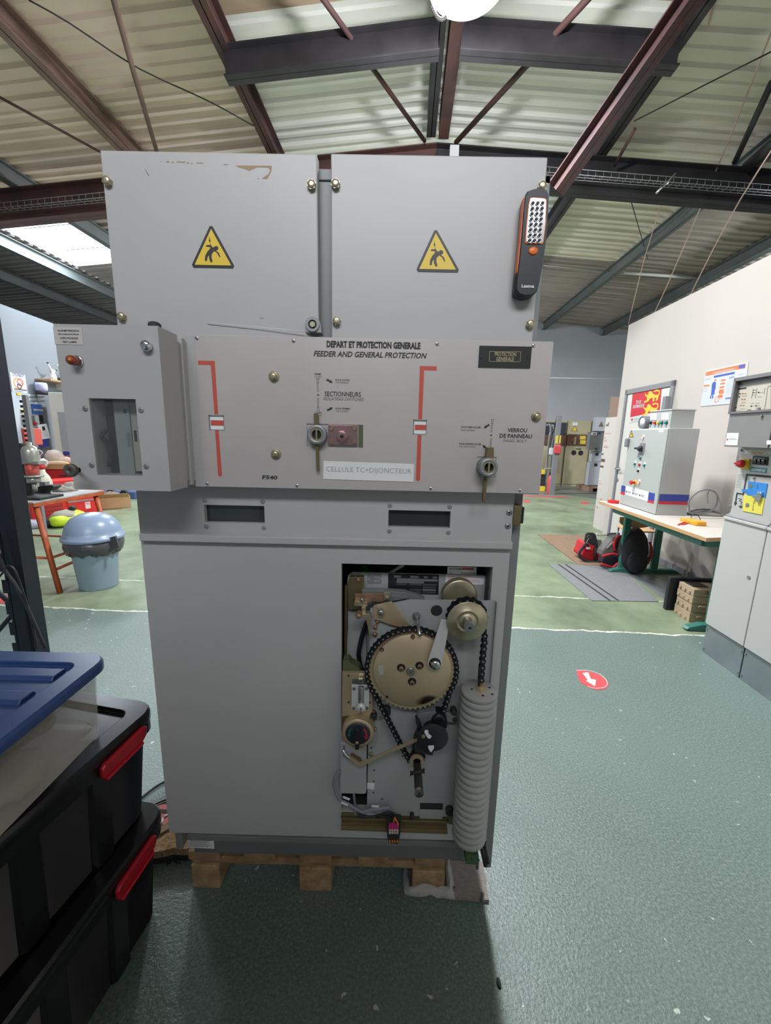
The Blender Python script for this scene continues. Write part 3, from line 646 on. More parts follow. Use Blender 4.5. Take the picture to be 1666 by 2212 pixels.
c = P2(Zg(915, 580), YT-.016); b.prism(hexa(c, .0135, .1), .006, .014, FP); b.lathe([(.011, .014), (.0098, .017), (.004, .017)], FP, c, 20, 0, cap1=False); b.lathe([(.0042, .0165), (.004, .0171)], FP, c, 12, 2)
lk = b.build('interlock_plate', ['pink_zinc', 'copper', 'black'], cp, bevel=.0012)
for x, y in ((705, 420), (1165, 420), (700, 680), (1165, 685)):
    b = MB(); c = P2(Zg(x, y), YT-.008); b.lathe([(.0068, .006), (.0068, .0065)], FP, c, 16, 0); b.lathe([(.0048, .0065), (.0044, .009)], FP, c, 16, 1); b.build('screw', ['pink_zinc', 'copper'], lk)

# relay box hanging off the left end of the panel
YR = -.147; FRR = FY(YR)
b0 = PX(115.1, 699.5, YR); b1 = PX(370.6, 1061.5, YR); bt = PX(339, 704, YR)
xl, xr, zt, zb = b0[0], (bt[0]+b1[0])/2, b0[1], b1[1]
wq = [P2(Za(273, 535), YR), P2(Za(573, 543), YR), P2(Za(620, 1037), YR), P2(Za(328, 1028), YR)]
wx0, wx1, wz0, wz1 = (wq[0][0]+wq[3][0])/2, (wq[1][0]+wq[2][0])/2, (wq[2][1]+wq[3][1])/2, (wq[0][1]+wq[1][1])/2
b = MB(); b.box((xl, YR, zb), (wx0, YR+.07, zt)); b.box((wx1, YR, zb), (xr, YR+.07, zt)); b.box((wx0, YR, wz1), (wx1, YR+.07, zt)); b.box((wx0, YR, zb), (wx1, YR+.07, wz0))
rb = b.build('relay_box', 'cab_grey', CB, label='narrow grey relay box with a dark window at the left end of the panel')
b = MB(); b.box((xl+.012, YR+.07, zb+.012), (xr-.004, -.06, zt-.01)); b.box((xl+.004, -.06, zb+.002), (xr+.0005, -.045, zt)); b.box((xl+.02, -.045, zb+.01), (xr+.0, -.002, zt-.004))
b.build('rear_housing', 'cab_grey', rb, bevel=.002)
mk('relay_glass', (.20,.22,.22), .05, alpha=.15, spec=.5)
b = MB(); b.box((wx0, YR+.006, wz0), (wx1, YR+.008, wz1)); b.build('window_pane', 'relay_glass', rb)
b = MB(); W = wx1-wx0; H = wz1-wz0; fr = Fr((wx0, YR+.045, wz0), (1, 0, 0), (0, 0, 1), (0, -1, 0))
b.box((0, 0, 0), (W, H, .002), 0, fr); b.box((W*.28, 0, .002), (W*.62, H, .014), 1, fr); b.box((W*.62, H*.04, .002), (W*.95, H, .010), 2, fr)
for k, (y0, y1) in enumerate(((.54, .63), (.44, .50), (.22, .40), (.10, .17))): b.box((W*.80, H*y0, .010), (W*.93, H*y1, .016), 3, fr)
for k in range(9): b.box((W*.52, H*(.38+k*.022), .0141), (W*.60, H*(.386+k*.022), .0145), 3, fr)
b.box((W*.66, H*.45, .0101), (W*.72, H*.60, .0106), 3, fr); b.box((W*.5, H*.83, .0141), (W*.56, H*.88, .0146), 3, fr); b.tube([fr.pt(W*.12, H*.6, .02), fr.pt(W*.08, H*.5, .03), fr.pt(W*.18, H*.38, .02), fr.pt(W*.1, H*.1, .02)], .004, 8, 3, sub=4)
mk('relay_pale', (.30,.34,.34), .5); mk('relay_cream', (.42,.42,.38), .5)
b.build('relay_unit', ['dark', 'relay_pale', 'relay_cream', 'dark'], rb)
for x, y in ((250, 603), (610, 613), (292, 966), (643, 975)):
    b = MB(); u = P2(Za(x, y), YR); b.lathe([(.0055, 0), (.0055, .0008), (.003, .0014)], FRR, u, 16); b.lathe([(.0012, .0014), (.001, .0018)], FRR, u, 8, 1); b.build('screw', ['grey_metal', 'black'], rb)
mk('amber', (.24,.035,.012), .22, coat=.6); mk('amber_hot', (.62,.17,.03), .3, coat=.5)
b = MB(); u = P2(Za(203, 301), YR); b.lathe([(.0115, 0), (.0115, .0025), (.0100, .004)], FRR, u, 24, 0); b.lathe([(.0095, .004), (.0090, .016), (.0080, .020), (0, .0215)], FRR, u, 24, 1); b.lathe([(.006, .0204), (0, .0222)], FRR, u, 20, 2)
b.build('signal_lamp', ['chrome', 'amber', 'amber_hot'], rb, label='amber signal lamp')
b = MB(); u = P2(Za(655, 204), YR); b.lathe([(.0095, 0), (.0100, .003), (.0100, .009), (.0085, .012), (.004, .014)], FRR, u, 24); b.box((u[0]-.0012, .0135, u[1]-.005), (u[0]+.0012, .0150, u[1]+.005), 1, FRR); b.build('lock_knob', ['chrome', 'black'], rb)
b = MB(); l0, l1 = P2(Za(58, 190), YR), P2(Za(228, 82), YR); b.box((l0[0], l0[1], 0), (l1[0], l1[1], .0008), 0, FRR)
for s, x0, x1, y in (('ALARME PRESSION', 75, 214, 108), ('SF6 DISJONCTEUR', 80, 214, 132), ('AVEC POUSSOIR', 92, 208, 156), ('TEST LAMPE', 106, 198, 181)): txt(b, s, Za, x0, x1, y, 12, YR, 1, 0, .02, lift=.0012)
mk('label_pale', (.52,.49,.48), .6); b.build('alarm_label', ['label_pale', 'ink'], rb)
b = MB(); u = P2(Za(206, 997), YR); c = P2(Za(148, 1001), YR-.05); b.lathe([(.0055, 0), (.0055, .0006)], FRR, u, 16, 1); b.cyl(FRR.pt(u[0]-.003, u[1], 0), FRR.pt(c[0]+.003, c[1], .038), .0035)
f2 = Fr((0, YR-.034, 0), (1, 0, 0), (0, 0, 1), (0, -1, 0)); b.lathe([(.0115, .007), (.0125, .009), (.0125, .015), (.0115, .0165), (.003, .0165), (.003, .012)], f2, c, 28); mk('knurl', (.13,.115,.10), .45, .4); b.build('thumb_screw', ['knurl', 'black'], rb)

# lifting lug, cap and bits standing on top of the panel
b = MB(); c = P2(Zc(1467, 1238), -.045); f3 = FY(-.045); arch = [(c[0]-.0165, 1.630), (c[0]+.0185, 1.630), (c[0]+.017, c[1])]+[(c[0]+.0165*math.cos(t*math.pi/8), c[1]+.0165*math.sin(t*math.pi/8)) for t in range(9)]
b.prism(arch, -.03, 0, f3); b.ring(f3, c, .0145, .009, 0, .0035, 28, 0); b.lathe([(.009, .0005), (.0085, .001)], f3, c, 20, 1); b.prism(hexa(c, .0062), .001, .0035, f3, 2)
b.build('lifting_lug', ['grey_metal', 'black', 'brass'], CB, bevel=.002)
b = MB(); c = PX(320, 703, -.05); b.lathe([(.013, 0), (.013, .02), (.008, .024)], Fr((c[0], -.025, 1.625), (1, 0, 0), (0, 1, 0), (0, 0, 1)), seg=20); b.build('cable_gland', 'dark', CB)
b = MB(); b.tube([onY(447, 697, -.004), onY(560, 707, -.006), onY(657, 716, -.01)], .0008, 5); b.tube([onY(318, 690, -.004), onY(330, 696, -.02), onY(347, 709, -.04)], .0008, 5); b.build('clear_cord', 'white', CB)
# small clamp and white tag on the cabinet's roof
b = MB(); c = onY(487, 318, .05); b.box((c.x-.012, .04, 1.972), (c.x+.020, .07, 1.984), 1); b.box((c.x-.008, .045, 1.984), (c.x+.012, .06, 2.006), 0); b.tube([(c.x-.018, .05, 1.985), (c.x-.022, .05, 1.995), (c.x-.012, .05, 2.000)], .003, 6, 1, sub=3)
mk('rose', (.50,.30,.30), .5); tag(b.build('clamp', ['chrome', 'rose'], bevel=.001), 'small chrome and pink clamp lying on the cabinet roof', 'clamp')
b = MB(); c = onY(981, 326, .10); b.box((c.x-.010, .09, 1.972), (c.x+.010, .10, onY(981, 317, .09).z+.004)); tag(b.build('tag_card', 'paper'), 'small white card standing on the cabinet roof below the ridge', 'card')
# ------------------------------------------------------------------ drive mechanism in the open bay of the cabinet
Z1m, Z2m, Z3m = zq(720, 1220, 8.506), zq(720, 1430, 8.506), zq(860, 1500, 6.942)
def rad(z, x, y, r, Y): return abs(P2(z(x+r, y), Y)[0]-P2(z(x, y), Y)[0])
def plate(name, z, pts, Y, th, m, bevel=.0008, parent=None, label=None):
    b = MB(); b.prism(list(reversed(polyz(z, pts, Y))), -th, 0, FY(Y)); return b.build(name, m, parent or CB, bevel=bevel, label=label)
def rod2(name, z, pts, Y, r, m, parent=None, sub=6, Ys=None):
    b = MB(); P = [onY(*z(x, y), (Ys[i] if Ys else Y)) for i, (x, y) in enumerate(pts)]; b.tube(P, r, 8, sub=sub); return b.build(name, m, parent or CB)
# rear label plate with rounded shoulders
YL = .055
rp = plate('label_plate', Zm, [(200, 960), (200, 205), (212, 165), (245, 142), (1370, 168), (1410, 180), (1432, 225), (1432, 960)], YL, .004, 'mech_grey')
b = MB(); b.prism(list(reversed(polyz(Zm, [(372, 152), (493, 154), (492, 242), (371, 240)], YL))), 0, .001, FY(YL)); 
for y, x0, x1 in ((183, 432, 478), (218, 430, 480)): seg2(b, Zm, (x0, y), (x1, y+1), .0022, 1, YL, .0013)
for x in (382, 484): b.lathe([(.0022, .001), (.002, .0018)], FY(YL), P2(Zm(x, 198), YL), 10, 1)
b.build('small_plate', ['cab_frame', 'mech_grey'], rp)
b = MB(); b.prism(list(reversed(polyz(Zm, [(552, 152), (986, 165), (980, 335), (548, 322)], YL))), 0, .001, FY(YL))
mk('plate_grey', (.16, .165, .17), .5)
for x0, y0, x1, y1, m_ in ((600, 168, 660, 186, 1), (740, 172, 812, 190, 1), (856, 176, 890, 192, 1), (932, 178, 970, 194, 1), (625, 193, 975, 212, 1), (622, 214, 856, 232, 1), (622, 236, 706, 250, 2), (735, 236, 835, 252, 2), (845, 240, 968, 255, 2), (845, 262, 960, 276, 2), (620, 282, 706, 297, 2), (735, 284, 833, 300, 2), (845, 284, 958, 300, 1), (620, 303, 706, 316, 2), (735, 305, 833, 320, 2), (845, 306, 958, 322, 2)):
    b.prism(list(reversed(polyz(Zm, [(x0, y0), (x1, y0+(x1-x0)*.03), (x1, y1+(x1-x0)*.03), (x0, y1)], YL))), 0, .0014, FY(YL), m_)
b.build('rating_plate', ['black', 'plate_grey', 'cavity'], rp)
b = MB(); b.prism(list(reversed(polyz(Zm, [(1060, 95), (1308, 100), (1306, 163), (1057, 158)], YL-.002))), 0, .0008, FY(YL-.002))
txt(b, 'ALSTHOM', Zm, 1072, 1172, 122, 17, YL-.002, 1, 0, .02, lift=.0011); b.prism(list(reversed(polyz(Zm, [(1180, 104), (1282, 106), (1282, 124), (1178, 122)], YL-.002))), 0, .001, FY(YL-.002), 2)
seg2(b, Zm, (1072, 148), (1100, 149), .0014, 1, YL-.002, .0011); seg2(b, Zm, (1170, 150), (1300, 152), .0016, 1, YL-.002, .0011)
b.build('maker_sticker', ['paper', 'ink', 'red_tape'], rp)
b = MB(); b.prism(list(reversed(polyz(Zm, [(1045, 165), (1376, 174), (1368, 249), (1040, 240)], YL))), 0, .0008, FY(YL))
for y, x0, x1 in ((184, 1052, 1362), (196, 1058, 1220), (210, 1058, 1330), (224, 1058, 1338)): seg2(b, Zm, (x0, y-6), (x1, y+2), .0011, 1, YL, .0011)
b.build('red_print_sticker', ['paper', 'red_tape'], rp)
b = MB(); b.lathe([(.016, 0), (.013, .008), (0, .010)], FY(.20), P2(Zm(345, 118), .20), 20); b.build('green_plug', 'green', CB)
rod2('braided_cord', Zm, [(565, 150), (620, 118), (680, 82)], .10, .005, 'white')
# left edge furniture
plate('side_strip', Zm, [(178, 262), (205, 262), (192, 900), (172, 900)], .035, .02, 'zinc_dark')
plate('side_sheet', Zm, [(205, 470), (360, 480), (365, 900), (340, 1000), (190, 990), (190, 880), (205, 600)], .045, .003, 'mech_grey')
plate('corner_bracket', Zm, [(218, 185), (340, 187), (338, 255), (335, 465), (208, 465), (205, 250)], .030, .02, 'zinc_dark'); bolt(Zm, 295, 213, .03, .0055, CB, 'bracket_bolt', 'copper', L=.006)
rod2('black_hose', Zm, [(372, 560), (335, 660), (310, 760), (298, 860), (318, 960), (345, 1010)], .03, .006, 'chain_black')
b = MB(); pts = [(325, 300), (430, 300), (560, 305), (700, 318), (800, 345), (865, 372), (860, 384), (780, 378), (700, 372), (560, 395), (330, 330)]
b.prism(list(reversed(polyz(Zm, pts, .02))), -.02, 0, FY(.02)); b.prism(list(reversed(polyz(Zm, [(585, 340), (725, 352), (735, 368), (590, 362)], .02))), 0, .001, FY(.02), 1); b.build('cast_arm', ['grey_metal', 'cab_frame'], CB, bevel=.002)
plate('latch_plate', Zm, [(265, 330), (515, 325), (530, 398), (268, 400)], 0, .004, 'copper')
plate('brass_tab', Zm, [(513, 318), (568, 318), (566, 375), (515, 385)], -.006, .003, 'brass'); bolt(Zm, 540, 365, -.006, .0055, CB, 'tab_bolt', 'brass', L=.006); bolt(Zm, 430, 390, 0, .005, CB, 'latch_bolt', 'zinc_dark', L=.008)
plate('spring_clip', Zm, [(262, 396), (308, 400), (345, 402), (372, 400), (375, 440), (258, 432)], -.012, .012, 'brass'); bolt(Zm, 326, 385, -.012, .006, CB, 'clip_bolt', 'steel', L=.008)
plate('cam_plate', Zm, [(425, 430), (455, 422), (580, 395), (615, 440), (690, 540), (738, 598), (715, 612), (640, 612), (560, 592), (500, 568), (432, 548), (424, 490)], -.022, .004, 'zinc'); bolt(Zm, 487, 495, -.022, .0085, CB, 'cam_bolt', 'steel', L=.02)
mb = plate('bell_crank', Zm, [(322, 505), (385, 500), (400, 515), (410, 560), (402, 620), (403, 715), (395, 720), (385, 660), (372, 600), (362, 560), (345, 540), (318, 530)], -.03, .02, 'brass')
bolt(Zm, 296, 525, -.02, .008, CB, 'crank_bolt', 'copper', L=.022)
plate('hinge_block', Zm, [(405, 560), (440, 570), (470, 590), (468, 690), (420, 700), (403, 680)], -.004, .012, 'zinc_dark')
for x, y, r in ((457, 575, .005), (440, 620, .0055), (436, 682, .0065)): bolt(Zm, x, y, -.006, r, CB, 'hinge_bolt', 'copper', L=.012)
plate('clamp_block', Zm, [(322, 448), (358, 448), (358, 500), (325, 500)], -.02, .014, 'brass')
# main mounting plate
YM = -.010
b = MB(); main = [(398, 452), (600, 405), (735, 378), (1478, 392), (1486, 398)]
pts = polyz(Zm, [(398, 452), (600, 405), (735, 378), (1482, 388)], YM)+polyz(Zn, [(1118, 890), (368, 872)], YM)
pts = [pts[0], pts[1], pts[2], pts[3], (pts[3][0]-.0, pts[4][1]), (pts[5][0], pts[5][1])]
b.prism(list(reversed(pts)), -.003, 0, FY(YM)); b.box((pts[3][0]-.003, pts[4][1], 0), (pts[3][0], pts[3][1], .012), 0, FY(YM))
mp = b.build('mounting_plate', 'mech_grey', CB)
b = MB(); c = P2(Zm(965, 472), YM); r = rad(Zm, 965, 472, 50, YM); b.lathe([(r, .0002), (r*.98, .0006)], FY(YM), c, 28)
b.prism([P2(Zn(822, 823), YM), P2(Zn(1018, 828), YM), P2(Zn(1020, 774), YM), P2(Zn(824, 770), YM)], .0002, .0008, FY(YM))
for x, y in ((430, 490), (426, 586), (424, 682), (498, 737), (675, 370), (405, 300)): b.lathe([(.0026, .0002), (.0024, .0006)], FY(YM), P2(Zn(x, y), YM), 12)
b.build('plate_holes', 'dark', mp)
plate('patch_plate', Zn, [(822, 826), (1015, 832), (1015, 910), (820, 905)], YM-.0005, .001, 'mech_grey')
b = MB(); q = P2(Zm(715, 1330), YM-.03)
# big sprocket wheel with its chain
YG = -.045; gc = P2(Zm(751, 985), YG); gr = rad(Zm, 751, 985, 372, YG)
b = MB(); teeth = []
NT = 52
for i in range(NT):
    a = 2*math.pi*i/NT
    for k, rr in ((-.32, .955), (-.14, 1.0), (.14, 1.0), (.32, .955)): teeth.append((gc[0]+gr*rr*math.cos(a+k*2*math.pi/NT), gc[1]+gr*rr*math.sin(a+k*2*math.pi/NT)))
b.prism(teeth, -.003, .003, FY(YG)); b.lathe([(.02, -.033), (.02, 0)], FY(YG), gc, 20)
sw = b.build('sprocket_wheel', 'zinc', CB, label='large yellowish sprocket wheel')
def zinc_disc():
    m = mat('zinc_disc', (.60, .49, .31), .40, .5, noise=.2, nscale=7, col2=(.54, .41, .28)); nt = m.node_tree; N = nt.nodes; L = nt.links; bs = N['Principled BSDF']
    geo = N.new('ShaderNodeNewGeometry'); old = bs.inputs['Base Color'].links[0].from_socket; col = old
    for (px, py, rx, ry) in ((885, 1262, .026, .012), (905, 1232, .022, .010)):  # dark soot smudge with the crank arm's shadow painted in
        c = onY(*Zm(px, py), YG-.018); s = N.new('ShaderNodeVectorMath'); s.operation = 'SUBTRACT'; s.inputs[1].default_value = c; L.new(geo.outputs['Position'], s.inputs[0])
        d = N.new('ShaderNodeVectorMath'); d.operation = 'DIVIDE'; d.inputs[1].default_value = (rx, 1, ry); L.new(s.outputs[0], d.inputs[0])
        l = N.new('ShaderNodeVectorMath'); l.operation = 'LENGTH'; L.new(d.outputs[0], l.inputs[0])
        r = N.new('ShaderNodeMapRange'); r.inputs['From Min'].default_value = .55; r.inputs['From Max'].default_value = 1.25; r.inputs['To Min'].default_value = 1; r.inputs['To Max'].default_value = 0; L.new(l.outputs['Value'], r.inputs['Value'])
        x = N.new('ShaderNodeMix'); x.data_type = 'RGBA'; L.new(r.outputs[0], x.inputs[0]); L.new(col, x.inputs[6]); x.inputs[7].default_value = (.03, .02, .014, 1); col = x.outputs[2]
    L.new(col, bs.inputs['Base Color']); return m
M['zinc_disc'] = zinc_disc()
YD = -.062; dc = P2(Zm(757, 990), YD); dr = rad(Zm, 757, 990, 335, YD)
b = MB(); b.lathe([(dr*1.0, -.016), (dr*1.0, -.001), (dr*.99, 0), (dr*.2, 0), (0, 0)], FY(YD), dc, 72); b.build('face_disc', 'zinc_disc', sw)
FD = FY(YD)
for x, y, r, k in ((662, 968, 36, 1), (820, 950, 36, 1), (756, 1088, 36, 1), (745, 998, 38, 2), (763, 704, 20, 0), (494, 814, 20, 0), (540, 1220, 12, 3)):
    c = P2(Zm(x, y), YD-.004); rr = rad(Zm, x, y, r, YD); b = MB()
    if k == 1: b.lathe([(rr, 0), (rr, .0006)], FD, c, 24, 1); b.lathe([(rr*.55, .0006), (rr*.52, .008), (rr*.3, .0085)], FD, c, 20, 0); b.lathe([(rr*.26, .0086), (rr*.2, .0088)], FD, c, 10, 1)
    elif k == 2: b.lathe([(rr, 0), (rr, .004), (rr*.9, .006)], FD, c, 28, 2); b.lathe([(rr*.18, .0061), (rr*.1, .0064)], FD, c, 10, 1)
    elif k == 0: b.lathe([(rr, 0), (rr, .0005)], FD, c, 18, 1); b.prism(hexa(c, rr*.7), .0005, .005, FD, 0)
    else: b.lathe([(rr, 0), (rr, .0005)], FD, c, 16, 1)
    b.build('disc_bolt', ['copper', 'black', 'steel'], sw)
b = MB(); b.prism(list(reversed(polyz(Zm, [(465, 945), (505, 940), (512, 1020), (475, 1022)], YD))), 0, .0004, FD); b.build('chalk_mark', 'mech_grey', sw)
def chain(name, path, pitch, hw, Y, parent, label=None, depth=.010):
    """roller chain: figure-of-eight link plates with rollers along a path in the front plane"""
    pts = [Vector(p) for p in path]; d = [0]
    for i in range(1, len(pts)): d.append(d[-1]+(pts[i]-pts[i-1]).length)
    n = int(d[-1]/pitch); st = []
    for k in range(n+1):
        s = k*pitch; i = max(j for j in range(len(d)) if d[j] <= s+1e-9); i = min(i, len(pts)-2); t = (s-d[i])/max(1e-9, d[i+1]-d[i]); st.append(pts[i]+(pts[i+1]-pts[i])*t)
    b = MB(); fr = FY(Y)
    for k in range(n):
        a, c = st[k], st[k+1]; u = (c-a).normalized(); nn = Vector((-u.y, u.x)); w_ = hw*(1 if k % 2 else .92); L = (c-a).length; o = depth/2+(.0012 if k % 2 else 0)
        out = []
        for s, sg in ((a, -1), (c, 1)):
            for q in range(5): t = math.radians(-70+35*q) if sg > 0 else math.radians(110+35*q); out.append(tuple(s+(u*math.cos(t)+nn*math.sin(t))*w_))
            m_ = (a+c)/2; out.append(tuple(m_+nn*w_*.62*(1 if sg > 0 else -1)))
        b.prism(out, o-.0016, o, fr); b.prism(out, -o, -o+.0016, fr)
    for s in st: b.cyl(fr.pt(s.x, s.y, -depth/2), fr.pt(s.x, s.y, depth/2+.0022), hw*.34, seg=8, m=1)
    return b.build(name, ['chain_black', 'cab_frame'], parent, label=label)
cr = gr*1.035
def arc(c, r, a0, a1, n=40): return [(c[0]+r*math.cos(math.radians(a0+(a1-a0)*i/n)), c[1]+r*math.sin(math.radians(a0+(a1-a0)*i/n))) for i in range(n+1)]
lo = P2(Zn(800, 372), YG); 
path = [P2(Zn(728, 400), YG), P2(Zn(640, 235), YG)]+arc(gc, cr, 212, -28, 60)+[P2(Zm(1055, 1240), YG), P2(Zm(985, 1440), YG)]
chain('drive_chain', path, .0140, .0068, YG, CB, 'black roller chain round the large wheel')
# low sprocket with the black square handle shaft
b = MB(); tt = []
for i in range(13):
    for k, rr in ((-.3, .8), (-.12, 1), (.12, 1), (.3, .8)): a = 2*math.pi*(i+k)/13; tt.append((lo[0]+.021*rr*math.cos(a), lo[1]+.021*rr*math.sin(a)))
b.prism(tt, -.004, .004, FY(YG)); b.lathe([(.012, -.034), (.012, .02)], FY(YG), lo, 20); hs_ = b.build('pinion', 'chain_black', CB)
YH = -.075; c = P2(Zn(797, 420), YH); r = rad(Zn, 797, 420, 61, YH); b = MB(); b.ring(FY(YH), c, r, r*.55, -.006, 0, 32); b.build('yellow_washer', 'zinc', hs_)
c1 = P2(Zn(816, 690), -.185); b = MB(); b.cyl(onY(*Zn(797, 418), -.06), onY(*Zn(816, 688), -.185), .0098, seg=20)
a_, d_ = onY(*Zn(750, 517), -.125), onY(*Zn(852, 497), -.125); b.cyl(a_, d_, .0042, seg=10); b.cyl(a_, a_+Vector((-.003, 0, 0)), .006, seg=6); b.cyl(d_, d_+Vector((.003, 0, 0)), .006, seg=6)
b.build('handle_shaft', 'dark', hs_)
b = MB(); f_ = FY(-.185); b.ring(f_, c1, .0106, .0036, -.006, .001, 28); b.build('shaft_tip', 'chrome', hs_)
# black cam disc with white pointers
YB = -.085; c = P2(Zn(935, 217), YB); r = rad(Zn, 935, 217, 131, YB); b = MB(); b.lathe([(r*.6, -.04), (r*.6, -.006), (r, -.005), (r, -.0005), (r*.98, 0), (0, 0)], FY(YB), c, 48)
mk('dial_black', (.018,.020,.028), .42); cd_ = b.build('cam_disc', 'dial_black', CB, label='round black indicator disc')
b = MB(); b.prism(list(reversed(polyz(Z3m, [(452, 762), (538, 760), (538, 800), (492, 862), (453, 800)], YB))), .001, .002, FY(YB)); b.prism(list(reversed(polyz(Z3m, [(395, 540), (430, 560), (505, 620), (480, 655), (450, 650), (415, 600)], YB))), .001, .002, FY(YB))
b.lathe([(.0052, .0005), (.0050, .004)], FY(YB), P2(Z3m(425, 552), YB), 16); b.build('white_pointer', 'white', cd_)
b = MB(); b.lathe([(.0050, .0005), (.0048, .003)], FY(YB), P2(Z3m(380, 622), YB), 16); b.build('rivet', 'brass', cd_)
plate('pointer_stem', Z3m, [(455, 650), (540, 640), (545, 780), (518, 918), (435, 905), (450, 780)], YB-.0005, .001, 'black', parent=cd_)
# gear case bits behind the cam disc
plate('gear_case', Z3m, [(300, 290), (560, 250), (600, 330), (600, 480), (300, 490)], -.05, .03, 'grey_metal')
plate('gear_frame', Z3m, [(265, 400), (330, 395), (330, 500), (300, 560), (240, 700), (250, 880), (430, 900), (470, 780), (330, 560)], -.06, .02, 'dark')
b = MB(); c = P2(Z3m(620, 400), -.055); b.lathe([(.020, -.03), (.020, 0), (.012, .004)], FY(-.055), c, 12); c = P2(Z3m(680, 470), -.06); b.lathe([(.010, -.02), (.010, 0)], FY(-.06), c, 12); b.build('tension_gear', 'chain_black', CB)
al = plate('link_arm', Z3m, [(490, 215), (520, 235), (800, 290), (870, 340), (893, 395), (870, 428), (740, 415), (690, 330), (530, 270)], -.04, .004, 'grey_metal'); bolt(Z3m, 855, 395, -.04, .006, al, 'bolt', 'dark', L=.006); bolt(Z3m, 845, 285, -.03, .008, al, 'bolt', 'dark', L=.02)
for x, y, r in ((735, 940, .006), (770, 1250, .005), (870, 1050, .004)): bolt(Z2m, x, y, YM, r, mp, 'plate_bolt', 'brass' if r < .006 else 'copper', L=.008)
b = MB(); c = P2(Z2m(750, 1040), YM-.02); b.lathe([(.0075, 0), (.0075, .018)], FY(YM), c, 12); b.build('rubber_stop', 'dark', mp); b = MB(); c = P2(Z2m(975, 900), YM-.01); b.lathe([(.012, 0), (.012, .016)], FY(YM), c, 14); b.build('rubber_stop', 'dark', mp)
bolt(Zn, 405, 362, YM, .007, mp, 'plate_bolt', 'brass', L=.006)
# guide pin
b = MB(); p0, p1 = onY(*Zm(795, 520), YM), onY(*Zm(822, 686), -.078); b.cyl(p0, p1, .0042, seg=14); b.prism(hexa(P2(Zm(795, 525), YM-.012), .0085), 0, .012, FY(YM)); b.lathe([(.010, 0), (.010, .003)], FY(YM), P2(Zm(792, 515), YM), 20); b.build('guide_pin', 'steel', mp)
# pulley group, upper right
b = MB(); c = P2(Zm(1163, 352), .02); r = rad(Zm, 1163, 352, 152, .02); b.lathe([(r*.9, -.02), (r, -.018), (r, 0), (r*.9, .002), (r*.5, .003), (0, .003)], FY(.02), c, 48); b.build('rear_pulley', 'brass', CB)
YK = -.075; kc = P2(Zm(1222, 520), YK+.015)
b = MB(); tt = []
for i in range(18):
    for k, rr in ((-.3, .88), (-.12, 1), (.12, 1), (.3, .88)): a = 2*math.pi*(i+k)/18; tt.append((kc[0]+.0375*rr*math.cos(a), kc[1]+.0375*rr*math.sin(a)))
b.prism(tt, -.004, .004, FY(YK+.012)); b.lathe([(.018, -.05), (.018, 0)], FY(YK+.012), kc, 24); pk = b.build('upper_sprocket', 'chain_black', CB)
b = MB(); YF = -.088; c = P2(Zm(1231, 566), YF); r = rad(Zm, 1231, 566, 177, YF); b.lathe([(r*.97, -.004), (r, -.003), (r, -.001), (r*.97, 0), (r*.60, 0), (r*.58, .0015), (r*.5, .0015), (r*.48, .0005), (r*.38, .0005), (r*.36, .002), (0, .002)], FY(YF), c, 56); b.build('brass_flange', 'brass', pk)
b = MB(); p0, p1 = onY(*Zm(1228, 560), -.088), onY(*Zm(1251, 622), -.135); b.cyl(p0, p1, .0115, seg=28); f_ = FY(-.135); b.ring(f_, P2(Zm(1251, 622), -.135), .0112, .0035, 0, .0015, 28); b.lathe([(.0037, 0), (.0035, .0004)], f_, P2(Zm(1251, 622), -.135), 12, 1); b.build('pulley_shaft', ['steel', 'black'], pk)
path = [P2(Zm(1040, 620), YK+.012)]+arc(kc, .0425, 205, -25, 30)+[P2(Zm(1378, 700), YK+.012), P2(Zm(1360, 870), YK+.012), P2(Zm(1345, 1075), YK+.012)]
chain('lift_chain', path, .0165, .0076, YK+.012, CB, 'black roller chain over the upper pulley', .012)
# white crank arm
YC = -.078; c0_ = P2(Zm(1035, 590), YC); c1_ = P2(Zm(950, 925), YC); r1_ = rad(Zm, 950, 925, 62, YC); r0_ = r1_*.62
d = (Vector(c0_)-Vector(c1_)).normalized(); n = Vector((-d.y, d.x)); out = [tuple(Vector(c1_)+(-d*math.cos(math.radians(t))+n*math.sin(math.radians(t)))*r1_) for t in range(-90, 91, 15)]; out += [tuple(Vector(c0_)+n*r0_+d*.01), tuple(Vector(c0_)-n*r0_+d*.01)]
b = MB(); b.prism(list(reversed(out)), -.006, 0, FY(YC)); mk('crank_white', (.50,.50,.50), .4); ck = b.build('crank_arm', 'crank_white', CB, bevel=.0012)
b = MB(); b.lathe([(r1_*.84, 0), (r1_*.84, .001)], FY(YC), c1_, 24, 1); b.lathe([(r1_*.66, .001), (r1_*.62, .008), (r1_*.3, .009)], FY(YC), (c1_[0]+.001, c1_[1]-.001), 24, 0); b.tube([FY(YC).pt(c1_[0]-.012, c1_[1]+.006, .004), FY(YC).pt(c1_[0]-.004, c1_[1]+.001, .010)], .0016, 6, 2); b.build('crank_hub', ['chrome', 'black', 'copper'], ck)
